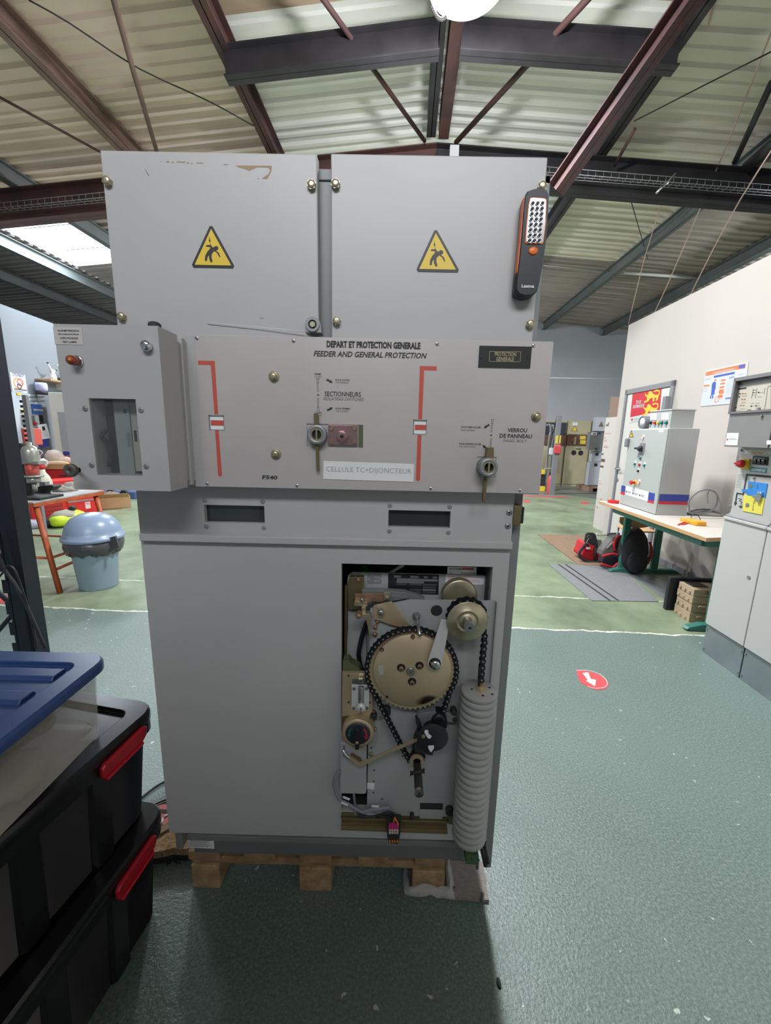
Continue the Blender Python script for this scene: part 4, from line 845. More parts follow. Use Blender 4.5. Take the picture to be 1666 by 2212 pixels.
# spring column: ribbed grey tube hanging in front of the door
YS = -.055; ctop = onY(*Zm(1330, 1150), YS); rs = rad(Zn, 1280, 500, 148, YS)
za = P2(Zm(1325, 1185), YS)[1]; zb_ = P2(Zn(1262, 1065), YS)[1]; xa = P2(Zm(1327, 1185), YS)[0]; xb = P2(Zn(1262, 1040), YS-.0)[0]
f_ = Fr((xa, YS, 0), (1, 0, 0), (0, 1, 0), (0, 0, 1)); prof = [(rs*.55, zb_-.004), (rs*.86, zb_)]; NR = 22; hh = (za-zb_)/NR
for i in range(NR):
    z0 = zb_+i*hh
    for k in range(6): t = k/6; prof.append((rs*(.875+.125*math.sin(math.pi*t)**.8), z0+hh*t))
prof += [(rs*.90, za), (rs*.985, za+.002), (rs*.985, za+.010), (rs*.955, za+.012), (0, za+.012)]
b = MB(); b.lathe(prof, f_, seg=40); sp_ = b.build('spring_column', 'insul', CB, label='tall ribbed grey bellows column')
b = MB(); fz = Fr((xa+.004, YS, za+.012), (1, 0, 0), (0, 1, 0), (0, 0, 1)); b.prism(hexa((0, 0), .014), 0, .008, fz, 0); b.prism(circ((0, 0), .010, 16), .008, .012, fz, 0); b.prism(circ((0, 0), .0058, 16), .012, .03, fz, 1)
for x, y in ((-.022, .0), (.024, .008), (.0, -.024), (.024, -.018)): b.prism(circ((x, y), .003, 10), 0, .0008, fz, 2)
b.tube([(xa-.002, YS-.003, za+.02), (xa-.004, YS-.003, za+.075)], .0028, 8, 2); b.build('column_nut', ['zinc', 'copper', 'black'], sp_)
# rotary switch with green and red arrows
YQ = -.060; c = P2(Z2m(452, 1318), YQ); ro = rad(Z2m, 452, 1318, 292, YQ); rk = rad(Z2m, 452, 1318, 224, YQ); b = MB()
b.lathe([(ro*.98, -.045), (ro, -.04), (ro, -.002), (ro*.98, 0), (rk*1.02, 0)], FY(YQ), c, 48, 0, cap1=False); b.lathe([(rk*1.02, -.001), (rk, .001), (rk*.9, .003), (0, .003)], FY(YQ), c, 40, 1)
rs_ = b.build('rotary_switch', ['zinc', 'dial_black'], CB, label='black rotary switch in a yellow ring')
mk('arrow_green', (.02,.13,.09), .5); mk('arrow_red', (.45,.03,.06), .5)
def arcs(a0, a1, rr, wd): 
    o = arc(c, rr+wd/2, a0, a1, 10); i_ = list(reversed(arc(c, rr-wd/2, a0, a1, 10))); return o+i_
b = MB(); g = arcs(125, 182, rk*.72, .0035); b.prism(list(reversed(g)) if False else g, .0031, .0036, FY(YQ), 0); e = arc(c, rk*.72, 185, 186, 1)[0]; b.prism([(e[0]-.005, e[1]+.003), (e[0]+.001, e[1]-.007), (e[0]+.005, e[1]+.003)], .0031, .0036, FY(YQ), 0)
b.prism(list(reversed(arcs(-15, 50, rk*.72, .0042))), .0031, .0036, FY(YQ), 1); e = arc(c, rk*.72, -18, -19, 1)[0]; b.prism([(e[0]-.006, e[1]+.003), (e[0]+.000, e[1]-.007), (e[0]+.006, e[1]+.003)], .0031, .0036, FY(YQ), 1)
b.build('direction_arrows', ['arrow_green', 'arrow_red'], rs_)
b = MB(); q = polyz(Z2m, [(412, 1250), (485, 1250), (495, 1400), (490, 1500), (478, 1530), (476, 1620), (400, 1618), (400, 1530), (395, 1400)], YQ-.018); b.prism(list(reversed(q)), .003, .018, FY(YQ)); b.lathe([(.0045, .018), (.004, .021)], FY(YQ), P2(Z2m(437, 1480), YQ-.018), 14, 1); b.build('switch_grip', ['black', 'brass'], rs_, bevel=.0015)
plate('lock_bracket', Z2m, [(165, 205), (728, 205), (722, 560), (722, 900), (650, 1010), (200, 1010), (160, 1100)], -.034, .012, 'zinc')
plate('bracket_side', Z2m, [(165, 1000), (260, 990), (300, 1060), (210, 1150), (190, 1300), (155, 1300)], -.036, .02, 'zinc_dark'); plate('bracket_shroud', Z2m, [(255, 1010), (560, 980), (700, 1060), (650, 1110), (450, 1080), (280, 1090)], -.04, .02, 'zinc_dark')
b = MB(); FB = FY(-.034)
for x, y in ((283, 254), (664, 252), (283, 742), (672, 742)): b.lathe([(.0030, .0001), (.0028, .0005)], FB, P2(Z2m(x, y), -.034), 12)
b.build('bracket_holes', 'dark', CB)
plate('black_shroud', Zm, [(163, 905), (210, 898), (235, 930), (300, 965), (320, 1000), (160, 1000)], -.02, .03, 'olive')
q0, q1 = P2(Z2m(333, 900), -.046), P2(Z2m(664, 440), -.046); b = MB(); b.box((q0[0], q0[1], .0), (q1[0], q1[1], .010), 0, FB); cx = (q0[0]+q1[0])/2+.002; b.cyl(FB.pt(cx, q0[1]+.003, .010), FB.pt(cx, q1[1]-.001, .010), .0075, seg=18, m=1)
mk('lock_silver', (.62,.63,.64), .35, .3); cl = b.build('cylinder_lock', ['lock_silver', 'steel'], CB, bevel=.001, label='chrome cylinder lock')
for x, y in ((383, 492), (610, 492), (376, 852), (625, 852)): b = MB(); b.lathe([(.0040, .010), (.0038, .013)], FB, P2(Z2m(x, y), -.046), 14); b.build('screw', 'steel', cl)
b = MB(); b.prism(list(reversed(polyz(Z2m, [(350, 340), (666, 342), (666, 436), (348, 434)], -.04))), 0, .006, FB, 1); b.prism(list(reversed(polyz(Z2m, [(460, 312), (546, 312), (546, 408), (460, 408)], -.044))), .004, .012, FB, 0); b.build('lock_bolt', ['chrome', 'cavity'], cl, bevel=.0006)
c = P2(Z2m(510, 872), -.060); b = MB(); b.lathe([(.0112, .010), (.0115, .022), (.0108, .024), (0, .024)], FB, c, 32); b.lathe([(.0022, .0241), (.002, .0244)], FB, c, 12, 1); b.prism([(c[0]-.0016, c[1]-.009), (c[0]+.0016, c[1]-.009), (c[0]+.0012, c[1]-.001), (c[0]-.0012, c[1]-.001)], .0241, .0247, FB, 2); b.build('lock_cylinder', ['lock_silver', 'black', 'copper'], cl)
# grey box below, pipe elbow and flat link bar
plate('junction_cover', Zn, [(137, 255), (365, 250), (362, 690), (350, 697), (146, 693), (137, 680)], -.030, .04, 'mech_grey', .003)
rod2('chrome_elbow', Z2m, [(200, 1540), (188, 1600), (215, 1690), (300, 1765)], 0, .0036, 'chrome', Ys=[-.03, -.045, -.052, -.052])
plate('elbow_bracket', Z2m, [(275, 1780), (310, 1760), (500, 1880), (540, 1925), (510, 1945), (460, 1940), (390, 1900)], -.05, .008, 'zinc'); plate('elbow_bracket', Z2m, [(320, 1720), (345, 1710), (500, 1800), (545, 1890), (500, 1880)], -.042, .008, 'zinc_dark')
plate('link_bar', Zn, [(310, 428), (795, 222), (800, 244), (328, 456)], -.062, .004, 'zinc')
# DIN rail with terminals and wiring
b = MB(); YI = -.016; pr = [(0, 1.0), (.010, 1.0), (.010, .82), (.002, .82), (.002, .18), (.010, .18), (.010, 0), (0, 0)]
t0, t1 = onY(*Zn(145, 905), -.02), onY(*Zn(1066, 940), -.02); h_ = t0.z-onY(*Zn(143, 1005), -.02).z
u_ = (t1-t0).normalized(); frr = Fr(t0-Vector((0, t0.y, h_)), (0, -1, 0), (0, 0, 1), u_); L_ = (t1-t0).length
b.box((0, 0, 0), (.016, .006, L_), 0, frr); b.box((.012, 0, 0), (.020, .0025, L_), 0, frr); b.box((0, h_-.006, 0), (.016, h_, L_), 0, frr); b.box((.012, h_-.0025, 0), (.020, h_, L_), 0, frr); b.box((0, 0, 0), (.003, h_, L_), 1, frr); b.box((.012, .0025, 0), (.014, .008, L_), 0, frr); b.box((.012, h_-.008, 0), (.014, h_-.0025, L_), 0, frr)
mk('rail_brass', (.26,.21,.11), .45, .5); b.build('terminal_rail', ['rail_brass', 'zinc_dark'], CB)
mk('magenta', (.62,.03,.22), .4); mk('beige_print', (.62,.50,.45), .5)
b = MB(); q = lambda x, y: P2(Zn(x, y), -.05); g0, g1 = q(545, 1125), q(650, 935)
b.prism(list(reversed(polyz(Zn, [(540, 935), (660, 940), (652, 1050), (635, 1125), (555, 1115), (540, 1050)], -.045))), -.025, 0, FY(-.045), 0)
for k in range(4):
    x = 556+k*21.5
    b.prism(list(reversed(polyz(Zn, [(x, 950), (x+18, 951), (x+18, 998), (x, 997)], -.05))), 0, .003, FY(-.047), 1)
    b.prism(list(reversed(polyz(Zn, [(x, 1010), (x+18, 1011), (x+18, 1028), (x, 1027)], -.05))), -.001, .001, FY(-.046), 2); b.prism(list(reversed(polyz(Zn, [(x, 1034), (x+18, 1035), (x+18, 1048), (x, 1047)], -.05))), -.001, .001, FY(-.046), 2)
    b.prism(list(reversed(polyz(Zn, [(x+2, 1105), (x+15, 1105), (x+15, 1122), (x+2, 1122)], -.05))), -.001, .001, FY(-.046), 3)
mk('orange', (.80,.20,.03), .45); b.build('terminal_block', ['dark', 'magenta', 'beige_print', 'orange'], CB, bevel=.0006, label='magenta and beige terminal block')
b = MB(); b.tube([onY(*Zn(x, y), -.055) for x, y in ((606, 905), (625, 930), (636, 960))], .002, 6, sub=3); b.tube([onY(*Zn(x, y), -.05) for x, y in ((612, 895), (600, 915), (598, 940))], .0018, 6, sub=3); b.build('orange_wire', 'orange', CB)
mk('cable_grey', (.22,.22,.27), .5)
rod2('grey_cable', Zn, [(137, 490), (95, 560), (92, 640), (130, 735), (200, 775), (330, 850), (440, 868)], 0, .0042, 'cable_grey', Ys=[-.03, -.035, -.035, -.035, -.03, -.03, -.03]); rod2('grey_cable', Zn, [(440, 880), (350, 850), (380, 835), (480, 820), (565, 808)], -.028, .006, 'cable_grey')
rod2('grey_cable', Zn, [(255, 690), (265, 780), (270, 870)], -.006, .0035, 'cable_grey')
rod2('black_wire', Zn, [(475, 880), (540, 850), (590, 860), (612, 900)], -.04, .0028, 'cable'); rod2('black_wire', Zn, [(300, 880), (400, 890), (500, 870), (570, 870), (610, 930)], -.035, .003, 'cable')
for pts in ([(165, 712), (225, 735), (215, 752), (160, 730)], [(150, 760), (210, 785), (200, 800), (145, 778)], [(410, 792), (474, 795), (472, 812), (408, 810)], [(370, 600), (432, 602), (430, 655), (368, 652)]): plate('wire_tag', Zn, pts, -.038 if pts[0][1] != 600 else -.012, .001, 'white', .0003)
b = MB(); b.lathe([(.006, 0), (.006, .014)], FY(-.012), P2(Zn(755, 885), -.02), 12); b.build('rubber_stop', 'dark', CB)
b = MB(); b.lathe([(.011, 0), (.011, .02)], FY(-.005), P2(Zn(1078, 845), -.02), 12); b.build('rubber_stop', 'dark', CB); plate('foot_clip', Zn, [(1062, 880), (1108, 878), (1106, 958), (1068, 955)], -.012, .02, 'olive')
# gap under the door at the right foot: guide box and lever ends
b = MB(); g = [P2(Zn(1205, 1110), .0), P2(Zn(1320, 1110), .0), P2(Zn(1325, 1285), .0), P2(Zn(1215, 1285), .0)]; b.prism(list(reversed(g)), -.05, 0, FY(.0)); b.build('guide_box', 'olive', CB, bevel=.001)
b = MB(); b.prism(list(reversed(polyz(Zn, [(1216, 1206), (1325, 1208), (1322, 1292), (1214, 1285)], -.003))), 0, .003, FY(-.003)); b.lathe([(.003, .003), (.0025, .004)], FY(-.003), P2(Zn(1265, 1252), -.006), 10, 1); b.build('green_end_plate', ['green_dk' if False else 'olive', 'black'], CB)
M['olive2'] = mat('olive2', (.05, .11, .045), .55); bpy.data.objects['green_end_plate'].data.materials[0] = M['olive2']
for pts in ([(1350, 1140), (1375, 1230), (1390, 1320)], [(1375, 1150), (1395, 1230), (1408, 1295)]): b = MB(); b.tube([onY(*Zn(x, y), [.01, -.01, -.025][i]) for i, (x, y) in enumerate(pts)], .005, 8, sub=3); b.build('release_lever', 'dark', CB)
b = MB(); p_ = onY(*Zn(1315, 1330), .02); b.cyl(p_, p_+Vector((0, 0, .03)), .005, seg=12); b.build('adjusting_screw', 'steel', CB)
# ------------------------------------------------------------------ work light stuck on the right cover panel
TW = thing('work_light', 'black and orange magnetic LED hand lamp stuck on the cabinet\'s upper right corner', 'work light', (onY(1150, 525, -.02).x, -.01, onY(1150, 525, -.02).z))
YW = -.034; FWk = FY(YW)
sil = [(1400, 325), (1455, 322), (1490, 335), (1503, 362), (1502, 470), (1492, 640), (1478, 740), (1460, 860), (1440, 960), (1425, 1015), (1395, 1040), (1340, 1050), (1298, 1035), (1280, 1005), (1285, 940), (1302, 800), (1318, 640), (1330, 480), (1340, 385), (1362, 340)]
o = polyz(Zd, sil, YW); cxm = sum(p[0] for p in o)/len(o); czm = sum(p[1] for p in o)/len(o)
ins = [(cxm+(x-cxm)*.93, czm+(z-czm)*.975) for x, z in o]
mk('lamp_body', (.013,.016,.022), .45); mk('lamp_orange', (.75,.16,.03), .4)
b = MB(); b.prism(list(reversed(o)), -.028, -.006, FWk, 0, True); b.prism(list(reversed(o)), -.006, 0, FWk, 0, True, list(reversed(ins))); b.build('housing', 'lamp_body', TW)
b = MB(); b.prism(list(reversed(polyz(Zd, [(1328, 398), (1338, 396), (1322, 560), (1304, 740), (1292, 965), (1281, 970), (1283, 860), (1300, 700), (1312, 560)], YW+.01))), -.012, .006, FY(YW+.01)); b.build('side_grip', 'lamp_orange', TW)
b = MB(); q = polyz(Zd, [(1372, 396), (1392, 392), (1465, 397), (1481, 404), (1482, 425), (1478, 560), (1462, 690), (1452, 703), (1350, 700), (1339, 690), (1345, 600), (1362, 440)], YW); cx, cz = sum(p[0] for p in q)/len(q), sum(p[1] for p in q)/len(q)
b.prism(list(reversed(q)), 0, .0015, FWk, 0); b.prism(list(reversed([(cx+(x-cx)*.92, cz+(z-cz)*.96) for x, z in q])), .0015, .0022, FWk, 1); lens = b.build('lens_frame', ['lamp_orange', 'chrome'], TW)
mk('led', (.06,.05,.08), .15, coat=.5)
for r in range(8):
    for c in range(3):
        x = 1392+c*32-r*3.2; y = 430+r*35.5; u = P2(Zd(x, y), YW-.003); b = MB(); b.lathe([(.0047, .0022), (.0041, .0042), (.0030, .0030)], FWk, u, 14, 0, cap1=False); b.lathe([(.0030, .0030), (.0022, .0046), (0, .0052)], FWk, (u[0]-.0002, u[1]), 12, 1); b.build('led', ['chrome', 'led'], lens)
b = MB(); u = P2(Zd(1394, 747), YW); b.lathe([(.0098, 0), (.0095, .0015), (.006, .0025), (0, .003)], FWk, u, 28, sy=.78); b.build('power_button', 'lamp_orange', TW)
b = MB(); txt(b, 'Lexma', Zd, 1316, 1400, 992, 22, YW, 0, 0, .03, lift=.001); b.build('lettering', 'white', TW)

# ------------------------------------------------------------------ pallet
PT = thing('wooden_pallet', 'worn wooden pallet carrying the grey cabinet', 'pallet', (-.19, .6, 0)); Z7 = zq(320, 1740, 2.0825); yp = .062
for x0, x1 in ((180, 322), (428, 572), (680, 826), (943, 1082), (1200, 1337)):
    a = P2(Z7(x0, 235), yp)[0]; c = P2(Z7(x1, 240), yp)[0]; b = MB(); b.box((a, yp, .113), (c, 1.26, .1435)); b.build('deck_board', 'wood', PT, bevel=.002)
pa, pb = PX(410, 1872, yp)[0], PX(962, 1890, yp)[0]
for y in (yp+.012, .60, 1.12): b = MB(); b.box((pa, y, .088), (pb, y+.11, .113)); b.build('stringer', 'wood', PT, bevel=.002)
for xa_, xb_ in ((414, 474), (646, 715), (891, 961)):
    a, c = PX(xa_, 1905, yp)[0], PX(xb_, 1910, yp)[0]
    for y in (yp+.004, .60, 1.12): b = MB(); b.box((a, y, 0), (c, y+.12, .088)); b.build('block', 'wood_end', PT, bevel=.003)
b = MB(); rr = random.Random(3); a, c = PX(887, 1915, yp)[0]-.008, PX(966, 1915, yp)[0]+.012
def wrap(z0, z1, e):
    pts = []
    for x, y in ((a-e, yp-.006-e), (c+e, yp-.006-e), (c+e, yp+.14), (a-e, yp+.14)): pts.append((x, y))
    n = 24; ring = []
    for i in range(n):
        s = i/n*4; k = int(s); t = s-k; p, q = Vector(pts[k]), Vector(pts[(k+1) % 4]); ring.append(p+(q-p)*t)
    return ring
rows = []
for j in range(6):
    z = .016+.036*j/5; rows.append([(p.x+rr.uniform(-.006, .006), p.y+rr.uniform(-.010, .004), max(.002, z+rr.uniform(-.006, .006))) for p in wrap(0, 0, .004+.006*math.sin(j))])
vs = [v for r in rows for v in r]; b.add(vs, [(j*24+i, j*24+(i+1) % 24, (j+1)*24+(i+1) % 24, (j+1)*24+i) for j in range(5) for i in range(24)], 0, True)
b.build('stretch_film', 'film', PT, kind='stuff')
# boards, bolts and scraps lying round the pallet
b = MB(); g = [onZ(967, 1935, .011), onZ(985, 1938, .011), onZ(1010, 1940, .011), onZ(1030, 1943, .011), onZ(1057, 1944, .011), onZ(1052, 1922, .011), onZ(1050, 1900, .011), onZ(1046, 1880, .011), onZ(1043, 1862, .011), onZ(962, 1858, .011)]
mk('board_grey', (.30,.27,.25), .95, noise=.2, nscale=90, bump=.4, bscale=250); b.prism([(p.x, p.y) for p in g], .001, .011, WORLD); tag(b.build('fibre_board', 'board_grey'), 'flat grey brown fibre board on the floor at the pallet\'s right foot', 'board')
def stud(px, py, h, lab, r=.0045): p = onZ(px, py, .011); b = MB(); b.cyl(p, p+Vector((.002, -.002, h)), r, seg=14); b.cyl(p+Vector((.0018, -.0018, h)), p+Vector((.002, -.002, h+.004)), r*.8, seg=14, m=1); return tag(b.build('steel_stud', ['steel', 'chrome'], bevel=.0003), lab, 'bolt')
stud(979, 1930, .024, 'short steel stud standing on the fibre board beside the film-wrapped block'); stud(1040, 1946, .036, 'longer steel stud at the front right edge of the fibre board', .0055)
b = MB(); g = [onZ(x, y, .050) for x, y in ((322, 1822), (366, 1790), (420, 1790), (424, 1830), (398, 1834), (372, 1832), (352, 1838), (322, 1842))]; b.prism([(p.x, p.y) for p in reversed(g)], .024, .050, WORLD, 0); b.prism([(p.x, p.y) for p in reversed(g)], .001, .024, WORLD, 1)
tag(b.build('osb_offcut', ['osb', 'dark']), 'thick fibrous brown board end sticking out left of the cabinet foot', 'board')
b = MB(); q0, q1 = onZ(330, 1810, .056), onZ(368, 1788, .056); d = (q1-q0).normalized(); fr = Fr(q0-d*.05, d, d.cross(Vector((0, 0, 1)))*-1, (0, 0, 1)); b.box((0, 0, -.006), (.24, .028, 0), 0, fr); tag(b.build('wood_batten', 'wood_end'), 'narrow pale wooden batten on the brown board end', 'batten')
b = MB(); g = [onZ(x, y, 0) for x, y in ((330, 1800), (368, 1780), (368, 1737), (340, 1739), (318, 1760))]; b.prism([(p.x, p.y) for p in reversed(g)], .0005, .002, WORLD, 0)
mk('sticker_red', (.62,.075,.085), .4); seg = [onZ(349, 1784, .002), onZ(352, 1768, .002), onZ(364, 1759, .002)]
for p, q in zip(seg, seg[1:]): b.cyl(p, q, .004, seg=4, m=1)
seg = [onZ(322, 1750, .002), onZ(368, 1751, .002)]; b.box((seg[0].x, seg[0].y-.012, .0021), (seg[1].x, seg[0].y+.004, .0026), 2); tag(b.build('floor_sticker', ['sticker_red', 'white', 'dark']), 'red floor sticker with a white line left of the cabinet foot', 'sticker')
b = MB(); b.tube([onZ(300, 1728, .006), onZ(335, 1700, .006), onZ(372, 1680, .006), onZ(450, 1640, .006)], .004, 8, sub=3); tag(b.build('floor_cable', 'cable'), 'thin black cable on the floor running under the cabinet, the farther of two', 'cable')
b = MB(); b.tube([onZ(325, 1742, .005), onZ(352, 1730, .005), onZ(368, 1725, .005), onZ(450, 1700, .005)], .003, 8, sub=3); tag(b.build('floor_cable', 'cable'), 'thin black cable on the floor just above the red floor sticker', 'cable')
b = MB(); rr = random.Random(5); p = onZ(385, 1850, .004)
for i in range(14): q = p+Vector((rr.uniform(-.03, .03), rr.uniform(-.03, .03), 0)); b.ell(q, (rr.uniform(.002, .006), rr.uniform(.002, .006), .004), 0, 6, 4, .3, i)
tag(b.build('grit', 'dark'), 'dark grit and splinters fallen at the cabinet\'s left foot', 'debris', kind='stuff')
p = onZ(1077, 2123, .002); b = MB(); b.ell(p, (.006, .012, .003), 0, 8, 5, .3, 4); tag(b.build('dirt_chip', 'dark'), 'small dark chip on the floor near the bottom right of the shadow', 'debris')

# ------------------------------------------------------------------ storage tubs, lower left
def loop(x0, y0, x1, y1, r): return rrect(x0, y0, x1, y1, r, 6)
def tub(name, corner, z0, h, rz, W, D, body, lid, label, clips=None, ribs=False, lidh=.035, inset=.035):
    """corner = back right corner of the lid, local x runs left (negative), y towards the camera (negative)"""
    t = thing(name, label, 'storage box', (corner[0], corner[1], z0), rz); fr = WORLD; b = MB(); zt = h-lidh
    o = loop(-W+.015, -D+.015, -.015, -.015, .05); i_ = loop(-W+inset+.01, -D+inset+.01, -inset, -inset, .05); n = len(o)
    b.add([(x, y, .0) for x, y in i_]+[(x, y, zt) for x, y in o], [tuple(range(n))]+[(i, (i+1) % n, n+(i+1) % n, n+i) for i in range(n)], 0, False); b.s = [False]+[True]*n
    if not ribs:
        for yy in (-.19, -.36):
            if yy > -D+.05: b.prism([(-inset+.004, yy-.03), (-inset+.012, yy-.022), (-inset+.012, yy+.022), (-inset+.004, yy+.03)], .0, zt-.03, WORLD, 0, top=[(-.016, yy-.03), (-.009, yy-.022), (-.009, yy+.022), (-.016, yy+.03)])
        b.prism(loop(-W+.004, -D+.004, -.004, -.004, .05), zt-.03, zt, WORLD, 0)
    bd = b.build('tub', body, t, local=True, solid=.003)
    b = MB(); s0 = loop(-W, -D, 0, 0, .055); s1 = loop(-W+.006, -D+.006, -.006, -.006, .05); q = len(s0)
    b.add([(x, y, zt) for x, y in s0]+[(x, y, h-.012) for x, y in s0]+[(x, y, h-.004) for x, y in s1], [(k*q+i, k*q+(i+1) % q, (k+1)*q+(i+1) % q, (k+1)*q+i) for k in range(2) for i in range(q)]+[tuple(reversed(range(q)))], 0, True)
    # raised rim and sunk field
    a = loop(-W+.006, -D+.006, -.006, -.006, .05); c = loop(-W+.05, -D+.05, -.05, -.05, .03); m_ = len(a)
    b.add([(x, y, h-.004) for x, y in a]+[(x, y, h-.004) for x, y in c]+[(x, y, h-.016) for x, y in c], [(i, (i+1) % m_, m_+(i+1) % m_, m_+i) for i in range(m_)]+[(m_+i, m_+(i+1) % m_, 2*m_+(i+1) % m_, 2*m_+i) for i in range(m_)]+[tuple(range(2*m_, 3*m_))], 0)
    if ribs:
        y = -.075
        while y > -D+.10: b.prism([(y-.035, 0), (y-.028, .009), (y+.004, .009), (y+.010, 0)], -W+.07, -.07, Fr((0, 0, h-.016), (0, 1, 0), (0, 0, 1), (1, 0, 0)), 0); y -= .085
    else:
        b.prism(loop(-W+.10, -D+.12, -.10, -.10, .03), h-.016, h-.006, WORLD, 0, False, loop(-W+.11, -D+.13, -.11, -.11, .03))
    ld = b.build('lid', lid, t, local=True, bevel=.002)
    for yc in clips or ():
        b = MB(); fr = Fr((0, yc, zt), (0, 1, 0), (0, 0, 1), (1, 0, 0))
        b.prism([(-.070, -.030), (-.062, -.034), (.050, -.030), (.066, -.018), (.070, .004), (.060, .010), (-.060, .002), (-.070, -.006)], 0, .012, fr, 0); b.prism([(-.064, -.040), (.046, -.034), (.052, -.028), (-.066, -.032)], .004, .018, fr, 0)
        b.build('clip', 'clip_red', t, local=True, bevel=.003)
    return t, bd
tub('storage_tub', (-.630, .050), 0, .335, -.13, .42, .62, 'box_black', 'box_black', 'black lidded storage tub with a red clip, standing on the floor under its twin', (-.14,))
tub('storage_tub', (-.642, .068), .336, .322, -.19, .42, .62, 'box_black', 'box_black', 'black lidded storage tub with a bright red clip, middle of the stack', (-.13,))
bt_, bd = tub('storage_tub', (-.697, -.012), .660, .200, 0, .50, .44, 'clear_pl', 'lid_blue', 'clear plastic storage box with a blue ribbed lid, top of the stack', None, True, .03, .022)
b = MB(); b.tube([(-.98, -.34, .725), (-.90, -.26, .735), (-.84, -.18, .742), (-.80, -.10, .735)], [.045, .055, .06, .055, .05, .048, .044, .040, .036, .03, .03, .02], 14, sub=4); b.ell((-.78, -.24, .70), (.06, .07, .035), 0, 14, 8, .12, 3)
tag(b.build('rolled_cloth', 'cloth_taupe'), 'rolled taupe cloth lying inside the clear box', 'cloth')

# ------------------------------------------------------------------ dark rack upright with cables, left edge
UR = thing('rack_upright', 'dark navy steel shelving upright close to the camera at the left edge', 'shelving post', (-1.58, .75, 0))
xr_, xl_ = onY(105, 1385, .78).x, onY(38, 1385, .7).x
b = MB(); b.box((xl_, .70, 0), (xr_, .703, 2.45)); b.box((xr_-.003, .70, 0), (xr_, .78, 2.45)); b.box((xl_, .70, 0), (xl_+.003, .76, 2.45)); b.prism([(xl_+.035, .70), (xl_+.045, .69), (xl_+.065, .69), (xl_+.075, .70)], 0, 2.45, WORLD); b.build('post', 'rack_navy', UR)
b = MB(); z = .1
while z < 2.35: b.box((xl_-.028, .70, z), (xl_, .703, z+.062)); z += .10
b.box((xl_-.012, .702, 0), (xl_, .706, 2.45)); b.build('slotted_flange', 'rack_navy', UR)
b = MB(); b.tube([(xl_-.3, .73, .95), (xl_-.02, .73, .62), (xl_-.02, .73, .60), (xl_-.30, .73, .30)], .010, 8); b.build('cross_brace', 'rack_navy', UR)
for lab, pts in (('thick black cable hanging down in front of the left rack upright', [(-20, 1150), (8, 1225), (32, 1262), (60, 1315), (97, 1400)]), ('thin black cable curving past the left rack upright', [(-20, 1265), (4, 1240), (18, 1222), (36, 1240), (62, 1320), (80, 1400)])):
    b = MB(); b.tube([onY(x, y, .66) for x, y in pts], .007 if 'thick' in lab else .004, 8, sub=5); tag(b.build('hanging_cable', 'cable'), lab, 'cable')
# ------------------------------------------------------------------ left background
def bpx(b, x0, y0, x1, y1, Y, d, m=0):
    """axis aligned box whose front (at plane Y) spans the given photo pixels"""
    (a, zt), (c, zb) = PX(x0, y0, Y), PX(x1, y1, Y); b.box((a, Y, zb), (c, Y+d, zt), m); return b
def ppx(name, pts, Y, th, m, label=None, cat=None, parent=None, bevel=.001, group=None):
    b = MB(); b.prism(list(reversed([PX(x, y, Y) for x, y in pts])), -th, 0, FY(Y)); o = b.build(name, m, parent, bevel=bevel)
    if cat: tag(o, label, cat, group)
    return o
mk('bin_blue', (.24,.33,.40), .38); mk('bin_lid', (.24,.32,.45), .32); mk('bag_black', (.07,.07,.08), .28, bump=.6, bscale=16)
TB = thing('waste_bin', 'pale blue round waste bin with a dome lid and dark bag liner', 'bin', (-2.64, 2.53, 0)); fb = Fr((-2.645, 2.53, 0), (1, 0, 0), (0, 1, 0), (0, 0, 1))
b = MB(); b.lathe([(.150, 0), (.152, .01), (.182, .36), (.184, .37)], fb, seg=40); b.build('bucket', 'bin_blue', TB)
b = MB(); rr = random.Random(9); rows = []
for j, (r, z) in enumerate(((.176, .33), (.215, .35), (.232, .40), (.226, .45), (.20, .463))):
    for i in range(48): rows.append((fb.o.x+(r+rr.uniform(-.007, .007)*(j > 0))*math.cos(2*math.pi*i/48), fb.o.y+(r+rr.uniform(-.007, .007)*(j > 0))*math.sin(2*math.pi*i/48), z+(rr.uniform(-.022, .01) if j < 2 else 0)))
b.add(rows, [(j*48+i, j*48+(i+1) % 48, (j+1)*48+(i+1) % 48, (j+1)*48+i) for j in range(4) for i in range(48)], 0, True)
b.prism([(fb.o.x+.17, .345), (fb.o.x+.29, .40), (fb.o.x+.265, .50), (fb.o.x+.12, .46)], -.01, .01, FY(2.44)); b.build('bag_liner', 'bag_black', TB)
b = MB(); b.lathe([(.235, .452), (.243, .462), (.238, .485), (.222, .49), (.216, .53), (.195, .59), (.155, .64), (.09, .675), (0, .688)], fb, seg=48, cap0=False); ld = b.build('dome_lid', 'bin_lid', TB)
b = MB(); n = 10
vs = []
for i in range(n+1):
    for k in range(7): th = math.radians(-62+86*k/6); ph = math.radians(18+68*i/n); r = .2185; vs.append((fb.o.x+r*math.cos(th)*math.cos(ph), fb.o.y+r*math.sin(th)*math.cos(ph), .487+.204*math.sin(ph)))
b.add(vs, [(i*7+k, i*7+k+1, i*7+8+k, i*7+7+k) for i in range(n) for k in range(6)], 0, True); mk('flap', (.48,.47,.46), .35); b.build('swing_flap', 'flap', ld)
